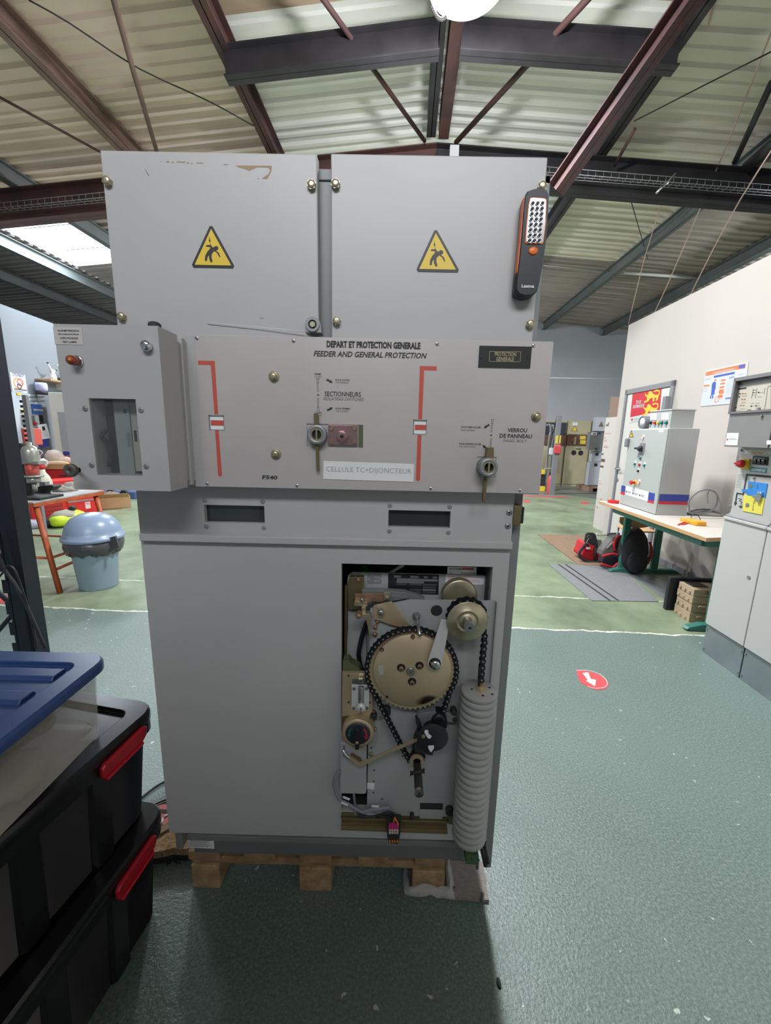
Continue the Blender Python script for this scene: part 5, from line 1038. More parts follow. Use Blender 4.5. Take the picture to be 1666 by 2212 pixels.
# orange work table with drill press
TO = thing('work_table', 'orange framed work table with splayed legs and a stained white top', 'table', (-3.3, 2.78, 0))
mk('table_orange', (.50,.105,.03), .5, noise=.35, nscale=12); mk('table_top', (.50,.50,.50), .5, noise=.45, nscale=5)
zt = .80; c4 = [onZ(67, 1083, zt), onZ(225, 1061, zt), onZ(160, 1056, zt)]; c4 = [Vector((-3.02, 2.40, zt)), Vector((-2.93, 3.12, zt)), Vector((-3.75, 3.14, zt)), Vector((-3.75, 2.40, zt))]
c4[0] = onZ(72, 1085, zt)
b = MB(); b.prism([(p.x, p.y) for p in c4], zt-.012, zt, WORLD, 0); b.prism([(p.x, p.y) for p in c4], zt-.045, zt-.0121, WORLD, 1); b.build('table_top', ['table_top', 'table_orange'], TO, bevel=.002)
lg = [(c4[0]+Vector((-.03, .05, -.03)), onZ(130, 1281)), (c4[1]+Vector((-.05, -.06, -.03)), onZ(251, 1226)), (Vector((-3.68, 3.05, zt-.03)), Vector((-3.85, 3.15, 0))), (Vector((-3.68, 2.5, zt-.03)), Vector((-3.85, 2.35, 0)))]
for p, q in lg: b = MB(); b.tube([p, q], .022, 4); b.build('leg', 'table_orange', TO)
b = MB()
for i, j in ((0, 1), (0, 3), (1, 2)):
    for t in (.60,): b.tube([lg[i][0].lerp(lg[i][1], t), lg[j][0].lerp(lg[j][1], t)], .012, 4)
b.tube([lg[0][0].lerp(lg[0][1], .74), lg[1][0].lerp(lg[1][1], .70)], .013, 4); b.build('stretcher', 'table_orange', TO)
DP = thing('drill_press', 'grey bench drill press with a red guard on the orange table', 'drill press', (-3.3, 2.55, .8)); YD_ = 2.56; mk('drill_grey', (.38,.38,.35), .3, .5); mk('guard_red', (.62,.10,.08), .35, alpha=.75)
c = lambda px, py: onY(px, py, YD_)
b = MB(); p = c(86, 1068); b.box((p.x-.16, YD_-.12, .80), (p.x+.10, YD_+.14, .822)); b.cyl((p.x-.12, YD_+.04, .82), (p.x-.12, YD_+.04, 1.28), .028); b.build('base', 'dark', DP, bevel=.003)
b = MB(); x = c(66, 1000).x; zz = lambda py: PX(66, py, YD_)[1]
b.lathe([(.055, zz(1000)), (.062, zz(997)), (.062, zz(974)), (.05, zz(966)), (.02, zz(962)), (.02, zz(955))], Fr((c(74, 990).x-.03, YD_, 0), (1, 0, 0), (0, 1, 0), (0, 0, 1)), seg=24); b.box((x-.10, YD_-.04, zz(1002)), (x+.10, YD_+.05, zz(996))); b.build('head', 'drill_grey', DP)
b = MB(); b.lathe([(.048, zz(1025)), (.05, zz(1003))], Fr((c(76, 1010).x-.03, YD_, 0), (1, 0, 0), (0, 1, 0), (0, 0, 1)), seg=20); b.build('guard', 'guard_red', DP)
b = MB(); f_ = Fr((c(80, 1035).x-.03, YD_, 0), (1, 0, 0), (0, 1, 0), (0, 0, 1)); b.lathe([(.075, zz(1030)), (.075, zz(1026))], f_, seg=20); b.lathe([(.05, zz(1042)), (.05, zz(1030))], f_, seg=20); b.lathe([(.018, zz(1062)), (.02, zz(1042))], f_, seg=14); b.build('chuck', 'drill_grey', DP)
VS = thing('bench_vise', 'black low machine vise on the orange table', 'vise', (-3.2, 2.7, .8)); b = MB(); Y_ = 2.72
b.prism(list(reversed([PX(x, y, Y_) for x, y in ((72, 1073), (70, 1062), (80, 1053), (86, 1050), (112, 1048), (116, 1052), (106, 1060), (90, 1064), (92, 1070), (112, 1069), (116, 1074))])), -.10, 0, FY(Y_)); b.build('jaw_body', 'dark', VS, bevel=.003); b = MB(); bpx(b, 84, 1041, 98, 1050, Y_+.03, .05); b.build('jaw_nut', 'grey_metal', VS)
b = MB(); p = onZ(142, 1060, .80); b.ell((p.x, p.y, .815), (.10, .10, .045), 0, 22, 12, .16, 11, .801); b.ell((p.x+.03, p.y+.05, .84), (.06, .08, .045), 0, 18, 10, .2, 12, .801); mk('rag', (.46,.44,.38), .9, noise=.4, nscale=25, bump=.5, bscale=30); tag(b.build('rag', 'rag'), 'crumpled off white rag on the orange table', 'rag')
BT = thing('spray_bottle', 'cream spray bottle with a red collar on the orange table', 'bottle', (-3.55, 3.0, .8)); mk('bottle_cream', (.66,.64,.52), .4); mk('red_plastic', (.55,.02,.02), .4)
Y_ = 3.0; u = onY(95, 1046, Y_); f_ = Fr((u.x, Y_, 0), (1, 0, 0), (0, 1, 0), (0, 0, 1)); zz = lambda py: PX(95, py, Y_)[1]
b = MB(); b.lathe([(.068, .80), (.070, zz(1042)), (.055, zz(1030)), (.026, zz(1020)), (.024, zz(1012))], f_, seg=24); b.build('bottle', 'bottle_cream', BT); b = MB(); b.lathe([(.03, zz(1013)), (.03, zz(1004))], f_, seg=20); b.build('collar', 'red_plastic', BT)
b = MB(); z4 = zz(1003); b.box((u.x-.03, Y_-.01, z4), (u.x+.05, Y_+.02, z4+.04)); b.build('spray_head', 'white', BT, bevel=.006)
# red tool trolley
mk('tool_red', (.62,.018,.022), .35); mk('tool_red_dk', (.36,.012,.016), .45)
g0, g1 = onZ(73, 1133), onZ(218, 1111); d = (g1-g0); L = d.length; d.normalize(); ft = Fr(g0, d, (0, 0, 1), d.cross(Vector((0, 0, 1)))); hT = .62
TT = thing('tool_trolley', 'bright red tool trolley with perforated end behind the orange table', 'tool cabinet', g0)
b = MB(); b.box((0, .0, -.36), (L, hT, 0), 0, ft); b.build('body', 'tool_red', TT, bevel=.006)
b = MB(); b.box((.04, .05, 0), (L*.42, hT-.10, .006), 0, ft)
for r in range(6):
    for k in range(11): b.box((.07+k*L*.033, .10+r*.06, .0061), (.085+k*L*.033, .115+r*.06, .0066), 1, ft)
b.build('perforated_panel', ['tool_red_dk', 'dark'], TT)
for k in range(2): b = MB(); b.box((L*.50, .10+k*.24, 0), (L*.90, .30+k*.24, .012), 0, ft); b.box((L*.50, .26+k*.24, .0125), (L*.90, .285+k*.24, .02), 1, ft); b.build('drawer', ['tool_red', 'grey_metal'], TT)
b = MB(); b.box((L*.76, .13, .0125), (L*.84, .24, .0135), 0, ft); mk('logo_pink', (.75,.60,.60), .5); b.text('TO', ft, L*.77, .19, .035, L*.06, 1, 0, .03, lift=.014); b.text('OL', ft, L*.77, .145, .03, L*.06, 1, 0, .03, lift=.014) if False else None; b.build('logo_sticker', ['logo_pink', 'tool_red'], TT)
# wooden workbench with red drawers along the left wall
Yb = 5.9; WBt = thing('workbench', 'wooden topped workbench with red drawer units along the left wall', 'workbench', (-5.2, 6.4, 0)); zt2 = PX(140, 1005, Yb)[1]; zb2 = PX(140, 1014, Yb)[1]
xr2 = onY(152, 1010, Yb).x; b = MB(); b.box((-6.05, Yb, zb2), (xr2, 6.75, zt2)); b.build('bench_top', 'beech', WBt, bevel=.004)
b = MB(); b.box((-6.05, Yb+.03, .0), (xr2-.03, 6.7, zb2)); b.build('drawer_unit', 'tool_red', WBt, bevel=.004)
for k in range(3): b = MB(); x0, x1 = onY(126, 1010, Yb).x, xr2-.06; b.box((x0, Yb+.005, zb2-.10-k*.17), (x1, Yb+.03, zb2-.03-k*.17), 0); b.box((x0, Yb-.005, zb2-.115-k*.17), (x1, Yb+.03, zb2-.10-k*.17), 1); b.build('drawer', ['tool_red', 'steel_dark'], WBt)
b = MB(); ppc = [(75, 1007), (75, 966), (98, 966), (100, 1007)]; bpx(b, 70, 966, 99, 1003, 6.28, .12); tag(b.build('red_cabinet', 'tool_red', bevel=.005), 'bright red steel cabinet on the bench below the pinned sheet', 'cabinet')
b = MB(); q = onY(122, 985, 5.75); b.ell((onY(118, 990, 6.05).x, 6.05, PX(118, 988, 6.05)[1]), (.16, .08, .13), 0, 20, 12, .10, 21, zt2+.01); b.ell((onY(138, 994, 6.05).x, 6.05, PX(138, 995, 6.05)[1]), (.16, .07, .07), 0, 18, 10, .12, 22, zt2+.01); mk('bag_pink', (.80,.55,.47), .35, col2=(.80,.70,.62), nscale=6); tag(b.build('plastic_bag', 'bag_pink'), 'pink and white printed plastic bag on the wooden bench', 'bag')
b = MB(); mk('paper_orange', (.75,.48,.20), .6, col2=(.80,.70,.50), nscale=7); b.ell((onY(122, 1003, 5.93).x, 5.93, zt2+.02), (.24, .03, .05), 0, 16, 8, .15, 23, zt2+.002); tag(b.build('paper_heap', 'paper_orange'), 'heap of orange and cream papers in front of the plastic bag', 'papers')
b = MB(); mk('bag_white', (.75,.60,.60), .3); b.ell((onY(91, 1000, 5.8).x, 5.80, PX(91, 1001, 5.8)[1]), (.09, .07, .08), 0, 14, 9, .2, 24); b.tube([onY(x, y, 5.85) for x, y in ((88, 1000), (86, 985), (92, 978), (84, 972))], .010, 6, sub=3); tag(b.build('knotted_bag', 'bag_white'), 'small knotted white and pink bag hanging at the bench end', 'bag')
# white demonstration enclosure on the bench
EN = thing('demo_enclosure', 'white demonstration enclosure with a grey window, standing on the left wooden bench', 'enclosure', (-4.9, 6.2, zt2)); Ye = 6.05; b = MB(); mk('enc_white', (.70,.68,.62), .5); bl = onY(103, 1008, Ye); tl = onY(86, 846, Ye); b.box((tl.x+.05, Ye+.1, zt2), (onY(190, 900, Ye).x, Ye+.5, tl.z)); b.build('housing', 'enc_white', EN, bevel=.006)
b = MB(); bpx(b, 124, 890, 178, 974, Ye+.092, .01); b.build('window', 'wall_far', EN); mk('stripe_blue', (.03,.05,.30), .4); b = MB(); bpx(b, 136, 975, 180, 984, Ye+.092, .01, 0); bpx(b, 136, 984, 180, 989, Ye+.092, .01, 1); b.build('stripe_label', ['stripe_blue', 'red_tape'], EN)
# tool board, sheets and small goods on the left wall
def OL(px, py): return onF(px, py, WL)
FL = WL
TBd = thing('tool_board', 'grey perforated tool board with hooks and hanging tools on the left wall', 'tool board', WL.pt(*OL(60, 960)))
def lq(b, x0, y0, x1, y1, w0, w1, m=0):
    (a, t), (c, q) = OL(x0, y0), OL(x1, y1); b.box((a, q, w0), (c, t, w1), m, FL); return b
b = MB(); lq(b, 20, 846, 92, 966, .0, .015); mk('board_pale', (.42,.47,.52), .6); b.build('board', 'board_pale', TBd)
rr = random.Random(31); mk('blue_card', (.03,.12,.42), .5); mk('tool_yel', (.75,.55,.05), .5)
for i in range(26): b = MB(); x = 56+(i % 13)*2.6; y = 858+(i//13)*9; b.tube([FL.pt(*OL(x, y), .015), FL.pt(*OL(x, y), .06), FL.pt(OL(x, y)[0], OL(x, y)[1]+.02, .07)], .004, 5); b.build('hook', 'steel_dark', TBd)
b = MB(); lq(b, 64, 872, 88, 895, .02, .035); b.build('blue_sign', 'blue_card', TBd); b = MB(); lq(b, 67, 883, 88, 888, .036, .04); b.build('sign_strip', 'label_pale', TBd)
b = MB(); lq(b, 33, 848, 42, 854, .02, .03); b.build('yellow_tag', 'tool_yel', TBd); b = MB(); lq(b, 41, 884, 48, 892, .02, .03); b.build('yellow_tag', 'tool_yel', TBd)
for i, (x, y, w, h, m) in enumerate(((42, 896, 3, 22, 'steel'), (47, 898, 2, 20, 'steel'), (62, 898, 2, 18, 'copper'), (67, 897, 2.5, 16, 'steel'), (71, 899, 3, 16, 'white'), (75, 898, 4, 18, 'white'), (80, 897, 1.5, 14, 'steel_dark'), (83, 897, 1.5, 14, 'steel_dark'), (86, 897, 1.5, 15, 'steel_dark'), (81, 912, 9, 7, 'dark'), (68, 912, 6, 6, 'red_plastic'))):
    b = MB(); lq(b, x, y, x+w, y+h, .02, .05); b.build('hanging_tool', m, TBd)
b = MB(); lq(b, 76, 967-38, 94, 964, .016, .10); tag(b.build('blue_bag', 'stripe_blue'), 'dark blue bag hanging at the lower right of the tool board', 'bag')
b = MB(); b.prism(list(reversed([OL(x, y) for x, y in ((64, 917), (84, 915), (94, 946), (74, 949))])), .12, .122, FL, 0); b.prism(list(reversed([OL(x, y) for x, y in ((74, 921), (80, 920.5), (82, 929), (76, 930))])), .1221, .123, FL, 1)
for k in range(6): b.prism(list(reversed([OL(x, y) for x, y in ((73+k*.7, 932+k*2), (84+k*.7, 931+k*2), (84+k*.7, 931.5+k*2), (73+k*.7, 932.5+k*2))])), .1221, .1228, FL, 2)
mk('print_grey', (.35,.36,.40), .6); tag(b.build('notice_sheet', ['paper', 'dark', 'print_grey']), 'white printed sheet hanging askew below the tool board', 'paper')
b = MB(); lq(b, 20, 804, 59, 850, .002, .006, 0); b.text('CTS PABOT', FL, *OL(27, 812), .05, OL(51, 812)[0]-OL(27, 812)[0], 1, 0, .02, lift=.0065)
for k in range(2): lq(b, 30, 841+k*3.4, 57-k*8, 842.4+k*3.4, .0061, .007, 1)
cc = OL(38, 828); k_ = .062
b.ring(FL, cc, k_*1.45, k_*1.1, .006, .008, 24, 2); b.ring(FL, (cc[0]+.02, cc[1]-.045), k_*.75, k_*.5, .007, .009, 20, 3); b.ring(FL, (cc[0]+.05, cc[1]+.02), k_*1.0, k_*.8, .0065, .0085, 20, 4)
mk('poster_pale', (.55,.56,.60), .6); mk('print_dark', (.06,.06,.10), .6); mk('print_orange', (.70,.33,.10), .6); mk('print_red', (.50,.05,.10), .6)
tag(b.build('school_poster', ['poster_pale', 'print_dark', 'print_orange', 'print_dark', 'print_red']), 'pale poster with a swirling ring emblem on the left wall', 'poster')
SH = thing('wall_shelf', 'short pale wooden shelf on the left wall', 'shelf', WL.pt(*OL(110, 820))); (a, t), (c, q) = OL(75, 817), OL(150, 824)
b = MB(); b.box((a, t-.03, 0), (a+1.5, t, .26), 0, FL); b.build('board', 'wood_end', SH, bevel=.004); b = MB(); b.box((a+.5, t-.14, 0), (a+.53, t-.03, .22), 0, FL); b.build('bracket', 'enc_white', SH)
zs = t
FG = thing('figurine', 'small white figurine with raised arms on the wall shelf', 'figurine', WL.pt(OL(94, 814)[0], zs, .16)); (u, v) = OL(94, 812)
b = MB(); f_ = Fr(WL.pt(u, 0, .16), WL.u, WL.w, (0, 0, 1)); b.lathe([(.055, zs), (.05, zs+.06), (.025, zs+.14), (.02, zs+.16)], f_, seg=16); b.tube([WL.pt(u, zs+.14, .16), WL.pt(u-.05, zs+.20, .16), WL.pt(u-.09, zs+.27, .16)], .014, 6, sub=3); b.tube([WL.pt(u, zs+.14, .16), WL.pt(u+.07, zs+.17, .16)], .014, 6); b.ell(WL.pt(u, zs+.17, .16), (.025, .025, .02)); b.build('body', 'white', FG)
b = MB(); b.ell(WL.pt(u-.09, zs+.28, .16), (.02, .02, .012)); b.ell(WL.pt(u+.09, zs+.18, .16), (.02, .02, .015)); b.build('hand_ball', 'dark', FG)
b = MB(); (u, v) = OL(117, 812); mk('pale_green', (.42,.66,.42), .4); b.tube([WL.pt(u, zs, .14), WL.pt(u-.02, zs+.16, .14), WL.pt(u-.05, zs+.30, .14)], .028, 8, sub=3); tag(b.build('green_tube', 'pale_green'), 'pale green upright tube toy on the wall shelf', 'ornament')
b = MB(); b.ell(WL.pt(u+.05, zs+.04, .15), (.13, .13, .045), 0, 16, 8, .15, 3, zs); b.tube([WL.pt(u+.05, zs+.06, .15), WL.pt(u+.08, zs+.16, .15), WL.pt(u+.16, zs+.22, .15)], .012, 6, sub=3); tag(b.build('black_ornament', 'dark'), 'low black ornament with a curved stem at the shelf end', 'ornament')
b = MB(); (u, v) = OL(75, 848); zl = v; f_ = Fr(WL.pt(u, 0, .12), WL.u, WL.w, (0, 0, 1)); mk('lilac', (.50,.52,.85), .5); TLm = thing('table_lamp', 'lilac shaded cylinder lamp standing above the tool board', 'lamp', WL.pt(u, zl-.03, .12))
b.lathe([(.085, zl-.03), (.085, zl+.03)], f_, seg=20); b.build('base', 'steel_dark', TLm); b = MB(); b.lathe([(.085, zl+.032), (.088, zl+.12), (.08, zl+.165), (.02, zl+.17)], f_, seg=20); b.build('shade', 'lilac', TLm)
# second rack upright, blue crates
R2 = thing('slotted_post', 'slim dark grey slotted post in front of the tool board', 'shelving post', (onY(60, 970, 4.2).x, 4.2, 0)); b = MB(); q0, q1 = onY(46, 853, 4.2), onY(55, 853, 4.2); b.box((q0.x, 4.2, 0), (q1.x, 4.24, q0.z)); b.build('post', 'door_frame', R2)
b = MB(); z = 1.0
while z < q0.z-.05: b.box((q0.x-.035, 4.2, z), (q0.x, 4.21, z+.03)); z += .06
b.build('slotted_edge', 'rack_navy', R2)
b = MB(); bpx(b, 44, 925, 56, 962, 4.9, .3); tag(b.build('orange_bin', 'red_tape', bevel=.01), 'faded orange red bin between the rack posts', 'bin')
# floor goods under and behind the table
b = MB(); p = onZ(150, 1133, 0); mk('hivis', (.55,.72,.03), .6); b.ell((p.x, p.y, .09), (.16, .30, .12), 0, 20, 10, .06, 41, .002); HV = thing('hivis_bag', 'yellow green and grey holdall lying on the floor beside the red trolley', 'bag', (p.x, p.y, 0)); b.build('body', 'hivis', HV)
b = MB(); b.ell((p.x-.02, p.y-.05, .13), (.15, .20, .10), 0, 18, 9, .08, 42, .06); mk('canvas_grey', (.28,.27,.22), .85); b.build('flap', 'canvas_grey', HV); b = MB(); b.ell((p.x-.12, p.y-.12, .07), (.10, .16, .08), 0, 14, 8, .12, 43, .002); b.ell((p.x+.03, p.y+.06, .24), (.05, .05, .04), 0, 12, 7, .1, 44); b.build('dark_pocket', 'dark', HV)
b = MB(); p = onZ(92, 1138, 0); b.ell((p.x-.12, p.y-.06, .02), (.16, .18, .10), 0, 18, 8, .12, 45, .002); mk('bag_grey', (.24,.25,.30), .5, bump=.5, bscale=15); tag(b.build('grey_sack', 'bag_grey'), 'crumpled grey sack on the floor under the orange table', 'sack')
g0, g1, g2 = onZ(215, 1106), onZ(278, 1094), onZ(244, 1105); mk('card', (.50,.32,.17), .8); CX = thing('cardboard_box', 'open cardboard box of scraps on the floor by the tool trolley', 'box', g2)
bx, by = g2.x, g2.y; b = MB(); w_, d_, h_ = .62, .50, .20; fo = Fr((bx-.45, by+.05, 0), (.80, .60, 0), (-.60, .80, 0), (0, 0, 1))
for a in (((0, 0, 0), (w_, .008, h_)), ((0, d_, 0), (w_, d_+.008, h_)), ((0, 0, 0), (.008, d_, h_)), ((w_, 0, 0), (w_+.008, d_, h_)), ((0, 0, 0), (w_, d_, .008))): b.box(a[0], a[1], 0, fo)
b.build('carton', 'card', CX); b = MB(); b.prism([(0, 0), (w_, 0), (w_-.03, .14), (.03, .14)], 0, .005, Fr(fo.pt(0, 0, h_), fo.u, (fo.v*-.75+Vector((0, 0, .5))).normalized(), fo.u.cross(fo.v))); b.build('flap', 'card', CX)
rr = random.Random(8); mk('scrap', (.30,.24,.18), .8, noise=.5, nscale=20)
b = MB(); b.ell(fo.pt(w_/2, d_/2, .18), (.25, .20, .09), 0, 20, 10, .25, 51); tag(b.build('scrap_paper', 'scrap'), 'heaped brown scraps and wiring in the cardboard box', 'scraps', kind='stuff')
b = MB(); p = onY(262, 1092, 7.3); mk('sofa_blue', (.07,.13,.27), .8, noise=.3, nscale=6); bpx(b, 216, 1059, 296, 1090, 7.2, .6); tag(b.build('blue_crate', 'sofa_blue', bevel=.04), 'dark blue padded bag behind the cardboard box', 'bag')
b = MB(); b.tube([onY(x, y, 7.15) for x, y in ((228, 1075), (232, 1062), (244, 1060), (252, 1072), (250, 1085))], .02, 8, sub=4); b.tube([onY(x, y, 7.1) for x, y in ((262, 1066), (268, 1058), (274, 1066))], .03, 8, sub=4); tag(b.build('black_hose', 'cable'), 'coiled black hose lying on the dark blue bag', 'hose')
b = MB(); g = [onZ(x, y, .0) for x, y in ((-4, 1303), (4, 1284), (18, 1286), (20, 1294), (10, 1304))]; b.prism([(p.x, p.y) for p in reversed(g)], .0005, .0015, WORLD); tag(b.build('floor_sticker', 'sticker_red'), 'round red floor sticker behind the dark rack upright', 'sticker')
# ------------------------------------------------------------------ right hand switchgear row
def FR(x0, t=TS):
    a = math.atan(t); return Fr((x0, 0, 0), (-math.sin(a), -math.cos(a), 0), (0, 0, 1), (-math.cos(a), math.sin(a), 0))
F1 = FR(2.11); F2 = FR(2.02); F3 = FR(2.125)
def Q(z, x, y, fr): return onF(*z(x, y), fr)
Y4, Y5, Y6 = zq(1280, 740, 4.316), zq(1220, 1100, 3.735), zq(1540, 800, 6.143)
mk('sg_white', (.52,.52,.505), .42); mk('sg_panel', (.47,.47,.46), .45); mk('galv', (.30,.34,.36), .4, .5, noise=.25, nscale=3); mk('lv_grey', (.26,.255,.25), .45, .3, noise=.15, nscale=4); mk('lv_frame', (.16,.155,.16), .45)
mk('lv_cream', (.50,.465,.385), .5); mk('sg_blue', (.03,.22,.58), .45); mk('sg_yellow', (.74,.66,.10), .45); mk('teal', (.04,.24,.30), .45); mk('knob_red', (.48,.01,.015), .3); mk('knob_yel', (.80,.55,.03), .35)
u0, vt = Q(Y5, 1290, 60, F1); vb = Q(Y5, 1130, 915, F1)[1]; u1 = Q(Y5, 1440, 1110, F1)[0]
def sg_unit(ua, ub, label, first):
    t = thing('switchgear_unit', label, 'switchgear', F1.pt((ua+ub)/2, 0), group=None); g = .004
    b = MB(); b.box((ua+g, 0, -.70), (ub-g, .20, -.012), 0, F1); o = b.build('plinth', 'galv', t, bevel=.001)
    for uu in (ua+.014, ub-.014):
        for vv in (.03, .17): b = MB(); b.prism(hexa(F1.uv(F1.pt(uu, vv)), .006), -.012, -.006, F1); b.build('bolt', 'steel', o)
    b = MB(); b.box((ua+g, .205, -.70), (ub-g, vt-.01, -.02), 0, F1); b.build('body', 'sg_white', t)
    b = MB(); b.box((ua+.002, vb, -.019), (ub-.002, vt-.012, .0), 0, F1); d = b.build('door', 'sg_white', t, bevel=.004)
    b = MB(); uv = Q(Y5, 1487, 549, F1) if first else ((ua+ub)/2, .63); b.lathe([(.013, .0005), (.013, .002), (.011, .003)], F1, uv, 20); b.build('door_lock', 'steel', d)
    b = MB(); b.box((ua+.001, vt-.012, -.02), (ub-.001, vt+.004, .008), 0, F1); b.build('lower_cap', 'sg_white', t, bevel=.002)
    b = MB(); b.prism([(0.0, vt+.004), (0, vt+.012), (-.06, vt+.05), (-.06, vt+.004)], -ub+.004, -ua-.004, Fr(F1.o, F1.w, F1.v, -F1.u)); b.build('sloping_sill', 'grey_metal', t)
    b = MB(); b.box((ua+.02, vt+.02, -.55), (ub-.005, 1.39, F1.w.dot(F3.o-F1.o)), 0, F1); p = b.build('operating_panel', 'sg_panel', t, bevel=.001)
    b = MB(); b.box((ua+.006, 1.392, -.30), (ub-.002, 1.60, .085), 0, F1); lv = b.build('relay_compartment', 'lv_grey', t, bevel=.002)
    b = MB(); b.box((ua+.006, 1.585, -.30), (ub-.002, 1.80, .07), 0, F1)
    b.box((ua+.004, 1.595, .07), (ua+.02, 1.802, .095), 1, F1); b.box((ua+.004, 1.782, .07), (ub-.002, 1.802, .095), 1, F1); b.box((ua+.004, 1.590, .07), (ub-.002, 1.602, .095), 1, F1); b.box((ub-.012, 1.595, .07), (ub-.001, 1.80, .095), 1, F1)
    b.build('relay_window_frame', ['lv_frame', 'lv_frame'], t); return t, p, d, lv
T1, p1, d1, lv1 = sg_unit(u0, u1, 'white and grey switchgear unit marked SIEMENS with blue and yellow operating plates', True)
T2, p2, d2, lv2 = sg_unit(u1+.002, u1+.33, 'white switchgear unit at the right picture edge, next to the one marked SIEMENS', False)
FP1 = Fr(F1.pt(0, 0, F1.w.dot(F3.o-F1.o)+.0005), F1.u, F1.v, F1.w); FLV = Fr(F1.pt(0, 0, .0855), F1.u, F1.v, F1.w); FWN = Fr(F1.pt(0, 0, .0705), F1.u, F1.v, F1.w)
def flat(b, z, pts, fr, h, m=0, w0=0): b.prism(list(reversed([Q(z, x, y, fr) for x, y in pts])), w0, h, fr, m); return b
def ftxt(b, s, z, x0, x1, yb, h, fr, m=0, wt=.02, lift=.002, sh=0.):
    u, v = Q(z, x0, yb, fr); u2, _ = Q(z, x1, yb, fr); vt_ = Q(z, x0, yb-h, fr)[1]; b.text(s, fr, u, v, vt_-v, u2-u, m, sh, wt, lift=lift)
b = MB(); flat(b, Y6, [(430, 1055), (774, 1068), (774, 1120), (425, 1105)], FP1, .001, 0); 
mk('depart_yel', (.70,.34,.0), .5); u, v = Q(Y6, 520, 1104, FP1); u2, v2 = Q(Y6, 730, 1110, FP1); b.text('DEPART 1', FP1, u, v, Q(Y6, 520, 1070, FP1)[1]-v, u2-u, 1, 0, .02, lift=.0015); b.build('name_strip', ['paper', 'depart_yel'], p1)
b = MB(); flat(b, Y6, [(500, 1282), (720, 1298), (714, 1362), (497, 1342)], FP1, .0012, 0); u, v = Q(Y6, 512, 1328, FP1); u2, _ = Q(Y6, 698, 1342, FP1); b.text('SIEMENS', FP1, u, v-.002, .016, u2-u, 1, 0, .03, lift=.0018); b.build('brand_sticker', ['teal', 'white'], p1)
b = MB(); c = Q(Y6, 440, 1240, FP1); b.box((c[0]-.030, c[1]-.031, 0), (c[0]+.030, c[1]+.031, .012), 1, FP1); b.lathe([(.028, .012), (.028, .018), (.025, .02)], FP1, c, 28, 1); b.lathe([(.024, .02), (.023, .038), (.020, .042), (0, .043)], FP1, c, 28, 0); b.box((c[0]-.024, c[1]-.006, .038), (c[0]+.024, c[1]+.006, .052), 0, FP1); b.build('main_switch', ['knob_red', 'knob_yel'], p1, bevel=.001, label='red and yellow rotary main switch')
b = MB(); flat(b, Y6, [(545, 1135), (745, 1150), (730, 1262), (530, 1245)], FP1, .004, 0)
for k in range(3): flat(b, Y6, [(562+k*55, 1180+k*4), (600+k*55, 1182+k*4), (596+k*55, 1232+k*4), (557+k*55, 1228+k*4)], FP1, .010, 1, .004); flat(b, Y6, [(575+k*55, 1180+k*4), (598+k*55, 1182+k*4), (596+k*55, 1196+k*4), (573+k*55, 1194+k*4)], FP1, .014, 2, .010)
flat(b, Y6, [(560, 1158), (700, 1168), (699, 1176), (559, 1166)], FP1, .0048, 2, .004); b.build('breaker_block', ['dark', 'black', 'sg_panel'], p1)
b = MB(); flat(b, Y6, [(330, 1352), (440, 1362), (405, 1560), (298, 1548)], FP1, .0006, 0)
for k in range(12): flat(b, Y6, [(340-k*3, 1378+k*14), (425-k*2.5-(k*37) % 25, 1384+k*14), (424-k*2.5-(k*37) % 25, 1387+k*14), (339-k*3, 1381+k*14)], FP1, .0009, 1, .0006)
b.build('instruction_sticker', ['sg_white', 'ink_soft'], p1)
b = MB(); flat(b, Y6, [(455, 1372), (774, 1400), (774, 1425), (455, 1395)], FP1, .002, 0); flat(b, Y6, [(452, 1375), (464, 1376), (410, 1660), (400, 1660)], FP1, .002, 0); b.build('panel_gap', 'dark', p1)
b = MB(); flat(b, Y6, [(480, 1470), (735, 1505), (700, 1690), (455, 1650), (458, 1620), (395, 1612), (392, 1575), (470, 1580)], FP1, .003, 0); c = Q(Y6, 514, 1530, FP1); b.lathe([(.0135, .003), (.0135, .004)], FP1, c, 24, 1)
flat(b, Y6, [(600, 1520), (606, 1520), (604, 1562), (612, 1562), (602, 1572), (594, 1560), (600, 1560)], FP1, .0035, 2, .003); b.build('blue_plate', ['sg_blue', 'steel', 'stripe_blue'], p1)
b = MB(); flat(b, Y6, [(418, 1655), (692, 1692), (655, 1915), (402, 1865)], FP1, .003, 0); c = Q(Y6, 468, 1790, FP1); b.lathe([(.0135, .003), (.0135, .004)], FP1, c, 24, 1)
flat(b, Y6, [(560, 1720), (564, 1720), (558, 1760), (575, 1764), (574, 1768), (540, 1760), (541, 1756), (554, 1758)], FP1, .0035, 2, .003); flat(b, Y6, [(548, 1770), (552, 1770), (545, 1850), (552, 1852), (540, 1862), (532, 1846), (540, 1846), (545, 1790)], FP1, .0035, 2, .003); b.build('yellow_plate', ['sg_yellow', 'steel', 'ink'], p1)
b = MB(); flat(b, Y6, [(620, 1610), (680, 1618), (675, 1660), (650, 1720), (640, 1755), (608, 1750), (600, 1700), (560, 1695), (555, 1660), (615, 1655)], FP1, .014, 0, .003); c = Q(Y6, 650, 1640, FP1); b.lathe([(.008, .014), (.008, .022)], FP1, c, 16, 0); b.build('latch', 'chrome', p1, bevel=.001)
b = MB(); flat(b, Y6, [(318, 1622), (408, 1635), (407, 1650), (330, 1640), (312, 1755), (324, 1757), (296, 1797), (284, 1750), (297, 1752)], FP1, .001, 0)
for k in range(3): flat(b, Y6, [(345+k*8, 1795+k*12), (402-k*8, 1802+k*10), (401-k*8, 1808+k*10), (344+k*8, 1801+k*12)], FP1, .001, 0)
